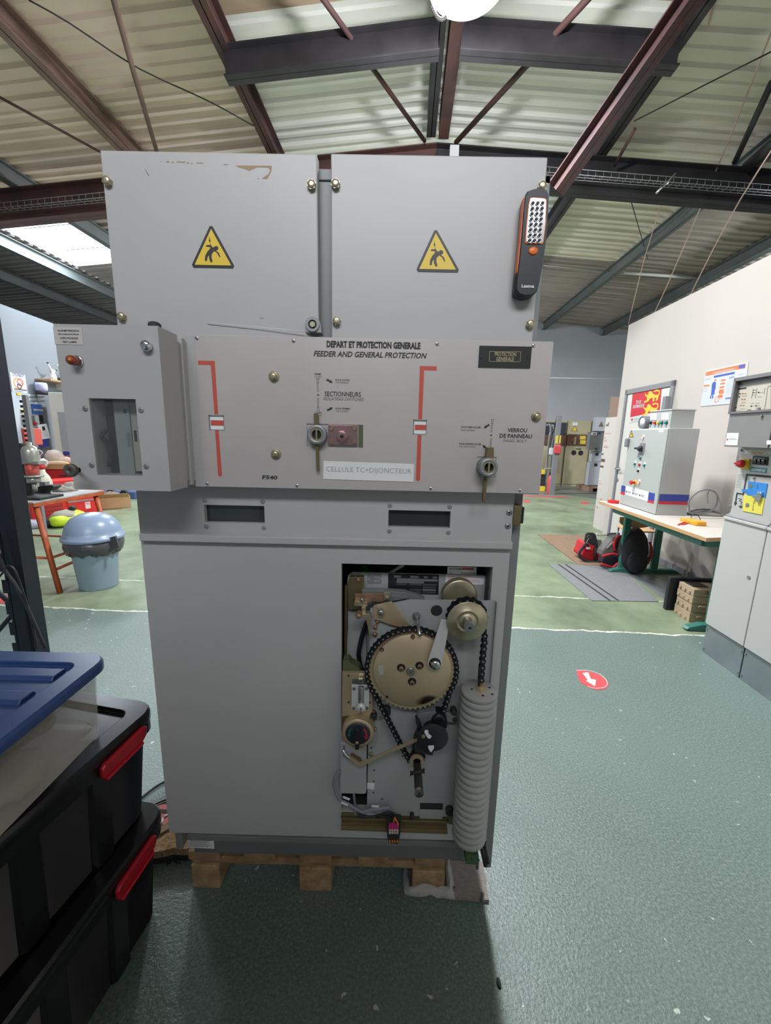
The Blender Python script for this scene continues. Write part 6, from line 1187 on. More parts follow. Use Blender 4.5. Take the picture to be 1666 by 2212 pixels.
P = [FP1.pt(*Q(Y6, x, y, FP1), .0008) for x, y in ((340, 1700), (385, 1712), (352, 1732), (392, 1745), (375, 1765), (382, 1800))]; b.tube(P, .0011, 5, sub=2); b.build('printed_symbol', 'ink', p1)
for x, y in ((385, 1060), (240, 1800), (555, 1432)): b = MB(); b.lathe([(.006, 0), (.006, .008), (.004, .010)], FP1, Q(Y6, x, y, FP1), 14); b.build('stud', 'steel', p1)
b = MB(); flat(b, Y6, [(193, 830), (350, 832), (328, 996), (165, 990)], FLV, .0008, 0); flat(b, Y6, [(195, 895), (212, 930), (182, 930)], FLV, .0012, 1, .0008)
for k, (x1_, hh) in enumerate(((300, 10), (325, 10), (322, 3))): flat(b, Y6, [(214, 898+k*13), (x1_, 900+k*13), (x1_, 900+k*13+hh*.6), (214, 898+k*13+hh*.6)], FLV, .0012, 2, .0008)
b.build('white_notice', ['paper', 'red_tape', 'print_grey'], lv1); b = MB(); flat(b, Y6, [(720, 930), (774, 928), (774, 985), (714, 985)], FLV, .0008, 0); b.build('small_label', 'paper', lv1)
b = MB(); c = Q(Y6, 655, 608, FLV); b.lathe([(.007, 0), (.007, .01)], FLV, c, 14); b.build('thumb_screw', 'steel', lv1)
b = MB(); flat(b, Y6, [(322, 205), (774, 128), (774, 560), (258, 583)], FWN, .001, 0); flat(b, Y6, [(322, 205), (774, 128), (774, 150), (318, 225)], FWN, .0015, 4, .001)
flat(b, Y6, [(345, 236), (452, 222), (448, 244), (342, 258)], FWN, .002, 1, .001)
for r, row in enumerate(((310, (320, 365, 405, 440)), (355, (315, 357)), (385, (392, 430)), (466, (375, 415)), (494, (312,)), (545, (360, 400)))):
    for i, x in enumerate(row[1]): flat(b, Y6, [(x-7, row[0]-7), (x+7, row[0]-8), (x+6, row[0]+7), (x-8, row[0]+8)], FWN, .0022, 3 if x > 370 else 1, .001)
    flat(b, Y6, [(row[1][0], row[0]-1), (row[1][-1], row[0]-2), (row[1][-1], row[0]), (row[1][0], row[0]+1)], FWN, .0016, 1, .001)
for x0, y0, x1, y1 in ((300, 340, 372, 336), (390, 340, 455, 336), (380, 430, 440, 426), (520, 330, 565, 325), (600, 298, 672, 290), (600, 354, 655, 350), (505, 440, 550, 436), (570, 440, 630, 434), (500, 475, 545, 472), (565, 470, 630, 466), (275, 538, 345, 536), (365, 512, 430, 508)): flat(b, Y6, [(x0, y0), (x1, y1), (x1, y1+3), (x0, y0+3)], FWN, .0016, 1, .001)
for x, y in ((612, 292), (577, 470), (515, 474)): flat(b, Y6, [(x-8, y-7), (x+8, y-7), (x+8, y+6), (x-8, y+6)], FWN, .003, 1, .001)
for x, y in ((497, 540), (625, 515)): flat(b, Y6, [(x-14, y-22), (x+14, y-22), (x+12, y+18), (x-14, y+18)], FWN, .014, 2, .001)
for p, q in (((735, 215), (690, 520)), ((690, 520), (774, 512)), ((735, 215), (774, 205)), ((545, 245), (515, 372)), ((590, 240), (565, 370)), ((695, 232), (682, 315))): flat(b, Y6, [p, q, (q[0]+4, q[1]+3), (p[0]+4, p[1]+3)], FWN, .0016, 1, .001)
flat(b, Y6, [(534, 262), (580, 256), (579, 262), (533, 268)], FWN, .0016, 1, .001); flat(b, Y6, [(529, 295), (574, 289), (573, 297), (528, 303)], FWN, .0016, 1, .001)
b.build('mimic_panel', ['lv_cream', 'ink', 'grey_metal', 'red_tape', 'wall_far'], lv1)
b = MB(); b.box((u0-.018, 1.27, -.28), (u0+.02, 1.40, -.02), 0, F1); b.build('cable_duct', 'lv_grey', lv1, bevel=.002)

# ------------------------------------------------------------------ green framed table
mk('table_green', (.035,.165,.135), .42); mk('laminate', (.60,.56,.51), .4)
zt = .76; A = onZ(1294, 1082, zt); B_ = onZ(1526.6, 1162, zt); C_ = onZ(1560, 1161, zt)
far = A+Vector((.76, .0, 0)); near = C_+Vector((.75, -.01, 0)); TG = thing('green_table', 'long table with a cream top, beech edge and green steel frame along the cream wall', 'table', (2.65, 2.6, 0))
top = [A, B_, C_, near, far, A+Vector((.03, .03, 0))]
b = MB(); b.prism([(p.x, p.y) for p in top[:5]], zt-.028, zt-.001, WORLD, 1); cc = sum(((p.x, p.y) for p in []), ()) ; b.prism([(p.x, p.y) for p in top[:5]], zt-.001, zt, WORLD, 0); b.build('table_top', ['laminate', 'beech'], TG, bevel=.001)
fa, fb_ = A+Vector((.10, -.14, -.028)), B_+Vector((.10, .14, -.028)); fc, fd = fa+Vector((.58, 0, 0)), fb_+Vector((.58, 0, 0))
b = MB()
for p, q in ((fa, fb_), (fc, fd)):
    d = (q-p).normalized(); fr = Fr(p, d, (0, 0, 1), d.cross(Vector((0, 0, 1)))); b.box((0, -.07, -.015), ((q-p).length, 0, .015), 0, fr)
for p, q in ((fa, fc), (fb_, fd)):
    d = (q-p).normalized(); fr = Fr(p, d, (0, 0, 1), d.cross(Vector((0, 0, 1)))); b.box((0, -.07, -.015), ((q-p).length, 0, .015), 0, fr)
b.build('frame', 'table_green', TG, bevel=.003)
lf = onZ(1350, 1216, .05); 
for e, (ya, xa_) in enumerate(((fa.y, fa.x), (fb_.y, fb_.x))):
    for dx in (.20, .55): b = MB(); x = xa_+dx-.04; b.box((x-.035, ya-.02, .05), (x+.035, ya+.02, .70)); b.build('leg', 'table_green', TG, bevel=.006)
    x0 = xa_-.04 if e else xa_+.02; b = MB(); b.prism([(x0, .012), (x0+.05, .0), (x0+.70, .0), (x0+.76, .012), (x0+.70, .045), (x0+.12, .055), (x0+.02, .03)], -.03, .03, Fr((0, ya, 0), (1, 0, 0), (0, 0, 1), (0, -1, 0))); b.build('foot_bar', 'table_green', TG, bevel=.006)
# grey demonstration enclosure on the table
BL, BC = onZ(*Y4(255, 1503), zt), onZ(*Y4(585, 1608), zt)
ue = Vector((BC.x-BL.x, BC.y-BL.y, 0)); We = ue.length; ue.normalize(); nrm = ue.cross(Vector((0, 0, 1))); ang = .10
FE = Fr(BL, ue, (0, 0, 1), nrm); He = Q(Y4, 697, 797, FE)[1]; De = .27
EG = thing('control_enclosure', 'light grey control enclosure with buttons and a blue and red stripe on the green table', 'enclosure', BL); mk('enc_grey', (.40,.42,.405), .42); mk('enc_side', (.40,.41,.41), .5)
sk = -nrm
b = MB(); b.box((0, 0, -De), (We, He, -.012), 1, FE); b.build('housing', ['enc_grey', 'enc_side'], EG, bevel=.004)
b = MB(); b.box((.002, .004, -.012), (We-.002, He-.003, 0), 0, FE); dr_ = b.build('door', 'enc_grey', EG, bevel=.006)
def btn(x, y, r, m, fr=FE, par=None, h=.014, name='button', sq=True, z=Y4):
    c = Q(z, x, y, fr); b = MB()
    if sq: b.box((c[0]-r*1.25, c[1]-r*1.5, 0), (c[0]+r*1.25, c[1]+r*2.4, .0015), 1, fr)
    b.lathe([(r*1.05, 0), (r*1.05, .005)], fr, c, 18, 2); b.lathe([(r*.85, .005), (r*.85, h), (r*.7, h+.001)], fr, c, 18, 0); return b.build(name, [m, 'white', 'dark'], par or dr_)
mk('btn_green', (.01,.22,.20), .35); mk('btn_red', (.60,.02,.02), .35); mk('btn_pink', (.85,.35,.32), .35, emit=(1, .3, .25), estr=.5)
btn(478, 890, .013, 'btn_pink'); btn(452, 1082, .013, 'btn_green'); btn(400, 1133, .013, 'btn_green'); btn(444, 1140, .013, 'btn_red'); btn(489, 1146, .013, 'btn_green'); btn(432, 1197, .012, 'black')
btn(438, 1311, .015, 'btn_pink'); c = Q(Y4, 400, 1306, FE); b = MB(); b.lathe([(.026, 0), (.026, .004)], FE, c, 24, 1); b.lathe([(.012, .004), (.012, .03), (.021, .034), (.021, .044), (.018, .048)], FE, c, 24, 0); b.build('emergency_stop', ['btn_red', 'knob_yel'], dr_)
c = Q(Y4, 468, 990, FE); b = MB(); b.box((c[0]-.045, c[1]-.055, 0), (c[0]+.035, c[1]+.055, .006), 1, FE); b.lathe([(.028, .006), (.026, .03), (.02, .034)], FE, (c[0]-.01, c[1]), 22, 0); b.box((c[0]-.055, c[1]-.008, .03), (c[0]+.03, c[1]+.012, .05), 0, FE); b.build('rotary_isolator', ['dial_black', 'door_frame'], dr_, bevel=.002)
b = MB(); c = Q(Y4, 338, 932, FE); b.box((c[0]-.022, c[1]-.045, 0), (c[0]+.020, c[1]+.045, .035), 0, FE); b.build('lock_grip', 'door_frame', dr_, bevel=.012)
b = MB(); flat(b, Y4, [(366, 815), (384, 884), (341, 882)], FE, .001, 0); flat(b, Y4, [(366, 828), (378, 878), (349, 877)], FE, .0014, 1, .001); flat(b, Y4, [(364, 838), (372, 853), (367, 855), (374, 870), (360, 858), (366, 855)], FE, .0018, 0, .0014); b.build('warning_sign', ['black', 'yellow_sign'], dr_)
b = MB(); flat(b, Y4, [(622, 804), (664, 804), (660, 838), (618, 836)], FE, .0008, 0); flat(b, Y4, [(628, 812), (656, 812), (655, 815), (627, 815)], FE, .001, 1, .0008); flat(b, Y4, [(630, 820), (650, 820), (649, 823), (629, 823)], FE, .001, 1, .0008); b.build('small_label', ['paper', 'print_grey'], dr_)
b = MB(); flat(b, Y4, [(305, 1332), (530, 1392), (515, 1480), (298, 1412)], FE, .0008, 0)
for x0, y0, x1, y1, x2, y2, x3, y3 in ((273, 1330, 312, 1338, 307, 1396, 267, 1386), (527, 1394, 585, 1408, 575, 1480, 518, 1466)): flat(b, Y4, [(x0, y0), (x1, y1), (x2, y2), (x3, y3)], FE, .001, 1)
for x0, y0, x1, y1, x2, y2, x3, y3 in ((266, 1387, 306, 1397, 303, 1422, 262, 1412), (517, 1467, 574, 1481, 571, 1504, 514, 1489)): flat(b, Y4, [(x0, y0), (x1, y1), (x2, y2), (x3, y3)], FE, .001, 2)
for k in range(3):
    x, y = 318+k*62, 1388+k*17; flat(b, Y4, [(x, y-15), (x+7, y+10), (x-7, y+8)], FE, .0012, 3, .0008)
    for j in range(3): flat(b, Y4, [(x+10, y-6+j*7), (x+46-j*4, y+5+j*7), (x+46-j*4, y+8+j*7), (x+10, y-3+j*7)], FE, .0012, 3, .0008)
mk('stripe_red', (.52,.02,.03), .45); b.build('stripe_label', ['paper', 'stripe_blue', 'stripe_red', 'ink'], dr_)
FS = Fr(FE.pt(We, 0, 0), -nrm, (0, 0, 1), ue); b = MB()
vb0, vb1, vb2 = Q(Y4, 616, 1478, FS)[1], Q(Y4, 620, 1412, FS)[1], Q(Y4, 608, 1506, FS)[1]; b.box((.013, vb0, 0), (De, vb1, .0015), 0, FS); b.box((.013, vb2, 0), (De, vb0, .0015), 1, FS); b.build('side_stripe', ['stripe_blue', 'stripe_red'], EG)
# small control box and gauge standing on the enclosure
FE2 = Fr(FE.pt(0, He, -.05), FE.u, FE.v, FE.w); q0, q1 = Q(Y4, 528, 786, FE2), Q(Y4, 745, 618, FE2); CT = thing('control_box', 'small grey control box with meters and buttons on top of the grey enclosure', 'control box', FE2.pt(q0[0], 0, 0))
b = MB(); b.box((q0[0], 0, -.20), (q1[0], q1[1]-.012, 0), 0, FE2); b.build('housing', 'enc_grey', CT, bevel=.003); b = MB(); b.box((q0[0]-.006, q1[1]-.012, -.205), (q1[0]+.006, q1[1], .006), 0, FE2); b.build('lid', 'enc_side', CT, bevel=.002)
for x0, x1 in ((545, 605), (650, 715)):
    b = MB(); flat(b, Y4, [(x0, 662), (x1, 660), (x1-6, 720), (x0-4, 722)], FE2, .004, 0); flat(b, Y4, [(x0+14, 676), (x1-20, 675), (x1-20, 678), (x0+14, 679)], FE2, .005, 1, .004); flat(b, Y4, [(x0+8, 705), (x0+30, 694), (x1-16, 702), (x0+30, 697)], FE2, .005, 1, .004)
    b.build('meter', ['paper', 'print_grey'], CT)
for x, m in ((550, 'dark'), (592, 'btn_red'), (624, 'knob_yel'), (651, 'btn_green'), (695, 'btn_green')): btn(x, 748, .014, m, FE2, CT, .022, sq=False)
GA = thing('dial_gauge', 'round white dial gauge in a grey case beside the small control box', 'gauge', FE2.pt(*Q(Y4, 470, 735, FE2))); c = Q(Y4, 466, 737, FE2); b = MB(); r_ = abs(Q(Y4, 510, 737, FE2)[0]-c[0]); r_ = min(r_, .062); c = (c[0], r_*1.02)
b.lathe([(r_*.98, -.05), (r_, -.05), (r_, .006), (r_*.86, .006), (r_*.86, 0)], FE2, c, 32, 0, False, cap1=False); b.lathe([(r_*.88, .0005), (0, .001)], FE2, c, 28, 1); b.box((c[0]-.001, c[1]-.01, .0012), (c[0]+.001, c[1]+r_*.6, .0016), 2, FE2); b.box((c[0]-.04, 0, -.05), (c[0]+.04, .02, -.01), 0, FE2); b.build('case', ['door_frame', 'paper', 'ink'], GA)
b = MB(); b.box((q0[0]+.0, .001, -.13), (q0[0]+.03, .06, -.06), 0, FE2) ; 
# cable coil, multimeter, red tape roll
CO = thing('cable_coil', 'coil of thin dark cable standing and lying on the table by the enclosure', 'cable', onZ(*Y4(1050, 1600), zt))
b = MB(); cz = onZ(*Y4(1000, 1585), zt+.004); pl_ = [(905, 1560), (900, 1480), (960, 1410), (1050, 1372), (1130, 1385), (1170, 1440), (1150, 1530), (1080, 1580), (980, 1592), (905, 1585)]
YY = BC.y-.10; b.tube([onY(*Y4(x, y), YY-.0*i) for i, (x, y) in enumerate(pl_)], .0075, 8, sub=5, closed=True); b.build('standing_loop', 'door_frame', CO)
b = MB(); P = [onZ(*Y4(x, y), zt+.012) for x, y in ((900, 1580), (960, 1560), (1060, 1555), (1150, 1570), (1215, 1600), (1180, 1612), (1060, 1606), (940, 1600), (890, 1590), (960, 1590), (1080, 1570), (1200, 1590), (1225, 1612))]; b.tube(P, .009, 8, sub=5); b.build('lying_loops', 'cab_frame', CO)
b = MB(); b.tube([onY(*Y4(x, y), YY) for x, y in ((1080, 1500), (1075, 1420), (1100, 1375), (1150, 1400), (1190, 1480), (1222, 1600))], .004, 6, sub=5); b.build('thin_loop', 'grey_metal', CO)
MM = thing('multimeter', 'yellow orange clamp meter with test leads lying on the green table', 'multimeter', onZ(*Y4(940, 1695), zt)); mk('meter_orange', (.82,.36,.02), .35)
p0, p1_ = onZ(*Y4(880, 1672), zt), onZ(*Y4(1020, 1712), zt); d = (p1_-p0).normalized(); fm = Fr(p0, d, d.cross(Vector((0, 0, 1)))*-1, (0, 0, 1)); b = MB(); Lm = (p1_-p0).length; b.prism(rrect(0, -.045, Lm, .045, .018), 0, .035, fm); b.build('body', 'meter_orange', MM, bevel=.008)
b = MB(); b.prism(rrect(-.05, -.03, .005, .03, .012), .0, .025, fm); b.build('jaw', 'meter_orange', MM, bevel=.006); b = MB(); b.tube([onZ(*Y4(x, y), zt+.005) for x, y in ((800, 1700), (840, 1680), (900, 1672), (870, 1690), (830, 1695))], .005, 6, sub=3); b.build('red_lead', 'btn_red', MM)
b = MB(); b.tube([onY(*Y4(x, y), p0.y+.02) for x, y in ((930, 1700), (985, 1690), (1005, 1650), (985, 1615), (950, 1600), (925, 1620), (915, 1650))], .003, 6, sub=4); b.build('black_lead', 'cable', MM)
b = MB(); p = onZ(*Y4(194, 1495), zt); b.ring(Fr((p.x, p.y, zt), (1, 0, 0), (0, 1, 0), (0, 0, 1)), (0, 0), .055, .030, 0, .028, 28); tag(b.build('tape_roll', 'btn_red'), 'flat roll of red tape on the far corner of the green table', 'tape')
# chair pushed under the table
CH = thing('school_chair', 'beech seated chair tucked under the green table', 'chair', (3.0, 3.05, 0)); ce = onY(*Y4(430, 1700), 3.40); b = MB()
pts = []
for i in range(17): t = math.pi*i/16; pts.append((ce.x-.0-.20*math.cos(t), ce.z+.03-.07*math.sin(t)))
b.prism(pts+[(ce.x+.20, ce.z+.08), (ce.x-.20, ce.z+.08)], -.012, 0, FY(3.42)); b.build('backrest', 'beech', CH, bevel=.003)
b = MB(); sx = onY(1374, 1160, 3.6).x; b.prism(rrect(sx-.16, 3.46, sx+.16, 3.78, .06), .40, .415, WORLD); b.build('seat', 'beech', CH, bevel=.004)
for x, y in ((-.12, 3.44), (.14, 3.44), (-.12, 3.76), (.14, 3.76)): b = MB(); b.tube([(sx+x, y, ce.z+.02 if y < 3.5 else .41), (sx+x*1.1, y+.02, 0)], .011, 8); b.build('leg', 'grey_metal', CH)
# crates of beige trays under the table
mk('tray_beige', (.46,.35,.235), .55); mk('tray_dark', (.03,.03,.035), .5)
c0 = onZ(*Y5(1000, 912)); c1 = onZ(*Y5(880, 828)); d = (c1-c0); Wc = d.length; d.normalize(); sd = Vector((d.y, -d.x, 0)); Hc = onF(*Y5(1035, 640), Fr(c0, d, (0, 0, 1), d.cross(Vector((0, 0, 1)))))[1]
FC = Fr(c0, sd, (0, 0, 1), -d)
TC = thing('tray_tower', 'stack of beige plastic equipment trays in two columns under the green table', 'trays', c0)
for k, (za_, zb_) in enumerate(((0, .30), (.30, .56), (.56, .78), (.78, 1.0))):
    b = MB(); e = .004*(k % 2); b.box((e, Hc*za_, -Wc+e), (.42-e, Hc*zb_-.004, -e), 0, FC)
    if k < 2: b.box((.05, Hc*za_+Hc*.15, 0), (.20, Hc*za_+Hc*.22, .012), 0, FC); b.box((.05, Hc*za_+Hc*.13, -.0), (.20, Hc*za_+Hc*.148, .002), 1, FC)
    for j in range(3): b.box((-.006, Hc*za_+.01, -Wc*(.2+.3*j)-.02), (.0, Hc*za_+.03, -Wc*(.2+.3*j)), 0, FC)
    if k == 3:
        for j in range(2): b.box((.03+j*.2, Hc, -Wc*.9), (.15+j*.2, Hc+.002, -Wc*.35), 1, FC)
        b.box((.10, Hc*.88, 0), (.105, Hc*.96, .002), 1, FC); b.box((.08, Hc*.88, 0), (.125, Hc*.885, .002), 1, FC)
    b.build('tray', ['tray_beige', 'tray_dark'], TC, bevel=.003)
b = MB(); g = FC.pt(-.012, 0, -Wc*.72); b.box((-.05, 0, -Wc-.07), (.42, Hc*1.05, -Wc-.03), 0, FC); tag(b.build('black_case', 'lamp_body', bevel=.004), 'dark flat case standing behind the beige trays', 'case')
# bags on the floor
mk('bag_red', (.50,.012,.02), .6); mk('canvas_black', (.018,.018,.024), .75); mk('canvas_dk', (.13,.125,.12), .8)
GB = thing('tool_bag', 'red and black open tool bag on the brown doormat', 'tool bag', (2.45, 3.62, 0)); Zb_ = zq(1240, 1120, 9.2556); Yg = 3.60
def gp(x, y, Y=None): return onY(*Zb_(x, y), Y or Yg)
b = MB(); pts = [gp(x, y) for x, y in ((140, 745), (190, 620), (240, 480), (420, 560), (540, 600), (560, 700), (600, 830), (420, 860), (250, 830))]; b.prism(list(reversed([(p.x, max(.005, p.z)) for p in pts])), -.22, 0, FY(Yg)); b.build('red_body', 'bag_red', GB, bevel=.02)
b = MB(); pts = [(220, 480), (250, 310), (290, 285), (400, 290), (445, 320), (470, 430), (500, 600), (420, 600), (380, 540), (300, 500)]; P = [onY(*Zb_(x, y), Yg-.02) for x, y in pts]; b.prism(list(reversed([(p.x, p.z) for p in P])), -.03, 0, FY(Yg-.02)); b.build('end_panel', 'canvas_black', GB, bevel=.008)
b = MB(); P = [onY(*Zb_(x, y), Yg-.03) for x, y in ((280, 560), (250, 500), (180, 580), (110, 700), (150, 790), (260, 850), (400, 870), (600, 850))]; b.tube(P, .016, 8, sub=4); b.build('strap', 'canvas_black', GB)
b = MB(); b.ring(FY(Yg-.055), P2(Zb_(305, 365), Yg-.055), .022, .014, 0, .006, 20); b.tube([onY(*Zb_(x, y), Yg-.055) for x, y in ((300, 400), (275, 440), (255, 475), (285, 500))], .005, 6, sub=3); b.build('carabiner', 'chrome', GB)
b = MB(); pts = [onY(*Zb_(x, y), Yg-.03) for x, y in ((235, 500), (410, 545), (370, 640), (200, 610))]; b.prism(list(reversed([(p.x, p.z) for p in pts])), -.01, .01, FY(Yg-.03), 0); p = onY(*Zb_(290, 595), Yg-.045); b.box((p.x-.022, Yg-.0415, p.z-.012), (p.x+.022, Yg-.0405, p.z+.012), 1); b.build('pocket', ['bag_red', 'white'], GB, bevel=.004)
b = MB(); P = [onY(*Zb_(x, y), Yg-.03) for x, y in ((425, 590), (430, 700), (425, 870))]; b.tube(P, .012, 6); b.build('seam_strap', 'canvas_black', GB)
b = MB(); pts = [onY(*Zb_(x, y), Yg+.06) for x, y in ((460, 420), (555, 430), (555, 580), (480, 600))]; b.prism(list(reversed([(p.x, p.z) for p in pts])), -.04, 0, FY(Yg+.06), 0); b.build('tool_case', 'grey_metal', GB)
GB2 = thing('trade_bag', 'grey and black holdall with red piping beside the red tool bag', 'holdall', (2.62, 3.40, 0)); Yh = 3.38
b = MB(); pts = [onY(*Zb_(x, y), Yh) for x, y in ((570, 640), (700, 490), (800, 380), (950, 350), (1000, 480), (980, 620), (930, 720), (840, 700), (700, 720), (600, 760), (540, 750))]; b.prism(list(reversed([(p.x, p.z) for p in pts])), -.12, 0, FY(Yh)); b.build('grey_side', 'canvas_dk', GB2, bevel=.02)
b = MB(); pts = [onY(*Zb_(x, y), Yh-.01) for x, y in ((840, 620), (850, 500), (900, 400), (1010, 360), (1050, 480), (1040, 800), (960, 760), (900, 690))]; b.prism(list(reversed([(p.x, p.z) for p in pts])), -.14, 0, FY(Yh-.01)); b.build('black_mouth', 'canvas_black', GB2, bevel=.02)
b = MB(); b.tube([onY(*Zb_(x, y), Yh-.02) for x, y in ((820, 650), (800, 540), (840, 420), (900, 360), (985, 360))], .014, 8, sub=4); b.tube([onY(*Zb_(x, y), Yh-.06) for x, y in ((560, 760), (650, 730), (780, 705), (880, 730), (950, 790), (940, 870), (860, 910), (790, 975), (700, 950), (540, 905))], .012, 8, sub=4); b.build('red_piping', 'bag_red', GB2)
b = MB(); pts = [onY(*Zb_(x, y), Yh-.04) for x, y in ((600, 760), (780, 715), (880, 745), (935, 800), (920, 860), (850, 900), (780, 960), (600, 900), (560, 880))]; b.prism(list(reversed([(p.x, max(.004, p.z)) for p in pts])), -.10, 0, FY(Yh-.04)); b.build('open_end', 'canvas_black', GB2, bevel=.01)
b = MB(); u, v = P2(Zb_(655, 600), Yh-.002); b.text('STRAUSS', Fr(onY(*Zb_(668, 605), Yh-.003), (.45, 0, .89), (-.89, 0, .45), (0, -1, 0)), 0, 0, .022, .12, 0, 0, .03) if False else None
f_ = Fr(onY(*Zb_(672, 600), Yh-.003), Vector((.62, 0, .78)).normalized(), Vector((-.78, 0, .62)).normalized(), (0, -1, 0)); 
for k in range(6): b.box((k*.017, 0, 0), (k*.017+.011, .018, .003), 0, f_)
b.build('white_print', 'white', GB2)
BP = thing('backpack', 'black rounded backpack standing on the floor behind the green table leg', 'backpack', (2.95, 3.2, 0)); p = onY(*Zb_(1180, 600), 3.28)
b = MB(); b.ell((p.x, 3.28, .24), (.15, .13, .26), 0, 24, 16, .02, 61, .004); b.build('body', 'canvas_black', BP); b = MB(); b.tube([(p.x+.13, 3.20, .12), (p.x+.155, 3.2, .25), (p.x+.12, 3.2, .36)], .012, 6, sub=4); b.build('piping', 'bag_red', BP); b = MB(); b.ell((p.x-.0, 3.17, .15), (.11, .05, .13), 0, 18, 10, .03, 62); b.build('front_pocket', 'canvas_black', BP)
b = MB(); P = [onY(*Zb_(x, y), 4.15) for x, y in ((450, 300), (480, 335), (680, 325))]; b.tube(P, .012, 6); b.tube([onY(*Zb_(x, y), 4.15) for x, y in ((680, 325), (900, 318))], .026, 8, m=1); tag(b.build('umbrella_pole', ['label_pale', 'canvas_black']), 'pale pole with a black grip lying behind the tool bag', 'pole')

# ------------------------------------------------------------------ mats and stickers on the floor
def fpoly(name, pts, z1, m, label, cat): b = MB(); g = [onZ(x, y, z1) for x, y in pts]; b.prism([(p.x, p.y) for p in reversed(g)], .0005, z1, WORLD); return tag(b.build(name, m), label, cat)
mk('mat_brown', (.30,.20,.13), .95, noise=.3, nscale=60, bump=.5, bscale=200); mk('mat_grey', (.20,.21,.215), .85, noise=.12, nscale=30); 
fpoly('doormat', [(1163, 1154), (1262, 1156), (1320, 1175), (1300, 1222), (1250, 1219)], .010, 'mat_brown', 'brown coir doormat under the red tool bag', 'doormat')
g = fpoly('floor_mat', [(1185, 1218), (1302, 1219), (1366, 1246), (1423, 1299), (1279, 1297)], .006, 'mat_grey', 'grey rubber floor mat with two grooves behind the arrow sticker', 'floor mat')
b = MB()
for p, q in (((1222, 1219), (1336, 1297)), ((1207, 1219), (1318, 1297))): p, q = onZ(*p, .0068), onZ(*q, .0068); d = (q-p).normalized(); n = Vector((-d.y, d.x, 0))*.010; b.add([p-n, q-n, q+n, p+n], [(0, 1, 2, 3)])
b.build('groove', 'dark', g)
fpoly('floor_mat', [(1310, 1230), (1360, 1228), (1450, 1260), (1475, 1300), (1440, 1298), (1372, 1248), (1330, 1240)], .003, 'galv', 'dull green grey mat edge lying under the table foot', 'floor mat')
AS = fpoly('arrow_sticker', [(1245, 1446), (1262, 1448), (1290, 1455), (1308, 1466), (1316, 1478), (1311, 1487), (1292, 1491), (1272, 1485), (1262, 1478), (1254, 1474), (1248, 1460)], .0015, 'sticker_red', 'round red floor sticker with a white arrow, in front of the grey mat', 'sticker')
b = MB(); g = [onZ(1220+x/3.735, 1100+y/3.735, .0022) for x, y in ((145, 1320), (190, 1315), (212, 1368), (255, 1378), (245, 1427), (172, 1383), (188, 1378))]; b.prism([(p.x, p.y) for p in reversed(g)], .0016, .0022, WORLD); b.build('white_arrow', 'white', AS)
b = MB(); b.tube([onZ(1220+x/3.735, 1100+y/3.735, .0018) for x, y in ((95, 1302), (180, 1300), (270, 1325), (330, 1370), (345, 1415), (310, 1440), (240, 1445), (185, 1430))], .0022, 4, sub=4); b.build('white_ring', 'white', AS)

# ------------------------------------------------------------------ on the cream wall: flag poster and safety poster
def wf(b, z, pts, h, m=0, w0=0.): b.prism(list(reversed([onF(*z(x, y), WR) for x, y in pts])), w0, h, WR, m); return b
mk('flag_red', (.50,.010,.025), .6); mk('flag_gold', (.80,.50,.03), .6); mk('poster_white', (.52,.55,.57), .6); mk('poster_orange', (.72,.16,.05), .6); mk('poster_blue', (.04,.08,.38), .6)
b = MB(); wf(b, Y4, [(385, 465), (655, 408), (630, 690), (355, 745)], .011, 0, .009); wf(b, Y4, [(357, 698), (632, 640), (628, 695), (352, 750)], .0115, 2, .011)
def lion(dx, dy, s=1.): return [(498+dx, 470+dy), (515+dx, 492+dy), (532+dx, 480+dy), (535+dx, 460+dy), (550+dx, 452+dy), (565+dx, 458+dy), (570+dx, 474+dy), (590+dx, 486+dy), (622+dx, 488+dy), (634+dx, 462+dy), (615+dx, 452+dy), (585+dx, 462+dy), (583+dx, 450+dy), (612+dx, 438+dy), (640+dx, 448+dy), (638+dx, 478+dy), (626+dx, 502+dy), (618+dx, 538+dy), (600+dx, 545+dy), (606+dx, 515+dy), (590+dx, 512+dy), (586+dx, 548+dy), (572+dx, 552+dy), (572+dx, 515+dy), (548+dx, 520+dy), (532+dx, 548+dy), (492+dx, 565+dy), (490+dx, 550+dy), (518+dx, 535+dy), (518+dx, 510+dy), (502+dx, 495+dy)]
for dx, dy in ((0, 0), (-14, 122)): wf(b, Y4, lion(dx, dy), .0125, 1, .011)
fr_w = Fr(WR.pt(0, 0, .011), WR.u, WR.v, WR.w)
for s, x0, x1, y, h in (('TOUS', 403, 455, 575, 28), ('NORMANDS!', 376, 482, 615, 30)): u, v = onF(*Y4(x0, y), fr_w); u2, _ = onF(*Y4(x1, y-10), fr_w); b.text(s, fr_w, u, v, .045, u2-u, 2, .15, .02, lift=.001)
u, v = onF(*Y4(392, 728), fr_w); b.text('REGION', fr_w, u, v-.0, .035, onF(*Y4(470, 716), fr_w)[0]-u, 3, 0, .01, lift=.0015); wf(b, Y4, [(372, 712), (388, 708), (386, 726), (369, 730)], .013, 0, .0115)
tag(b.build('flag_poster', ['flag_red', 'flag_gold', 'poster_white', 'print_grey']), 'red poster with two yellow lions hanging on the grey framed door', 'poster')
b = MB(); wf(b, Y4, [(1063, 262), (1460, 178), (1415, 560), (1012, 596)], .006, 0, .001); wf(b, Y4, [(1068, 275), (1438, 195), (1432, 238), (1062, 312)], .007, 1, .006); wf(b, Y4, [(1142, 310), (1335, 272), (1332, 292), (1138, 330)], .007, 2, .006); wf(b, Y4, [(1376, 210), (1432, 200), (1428, 235), (1372, 243)], .008, 2, .007)
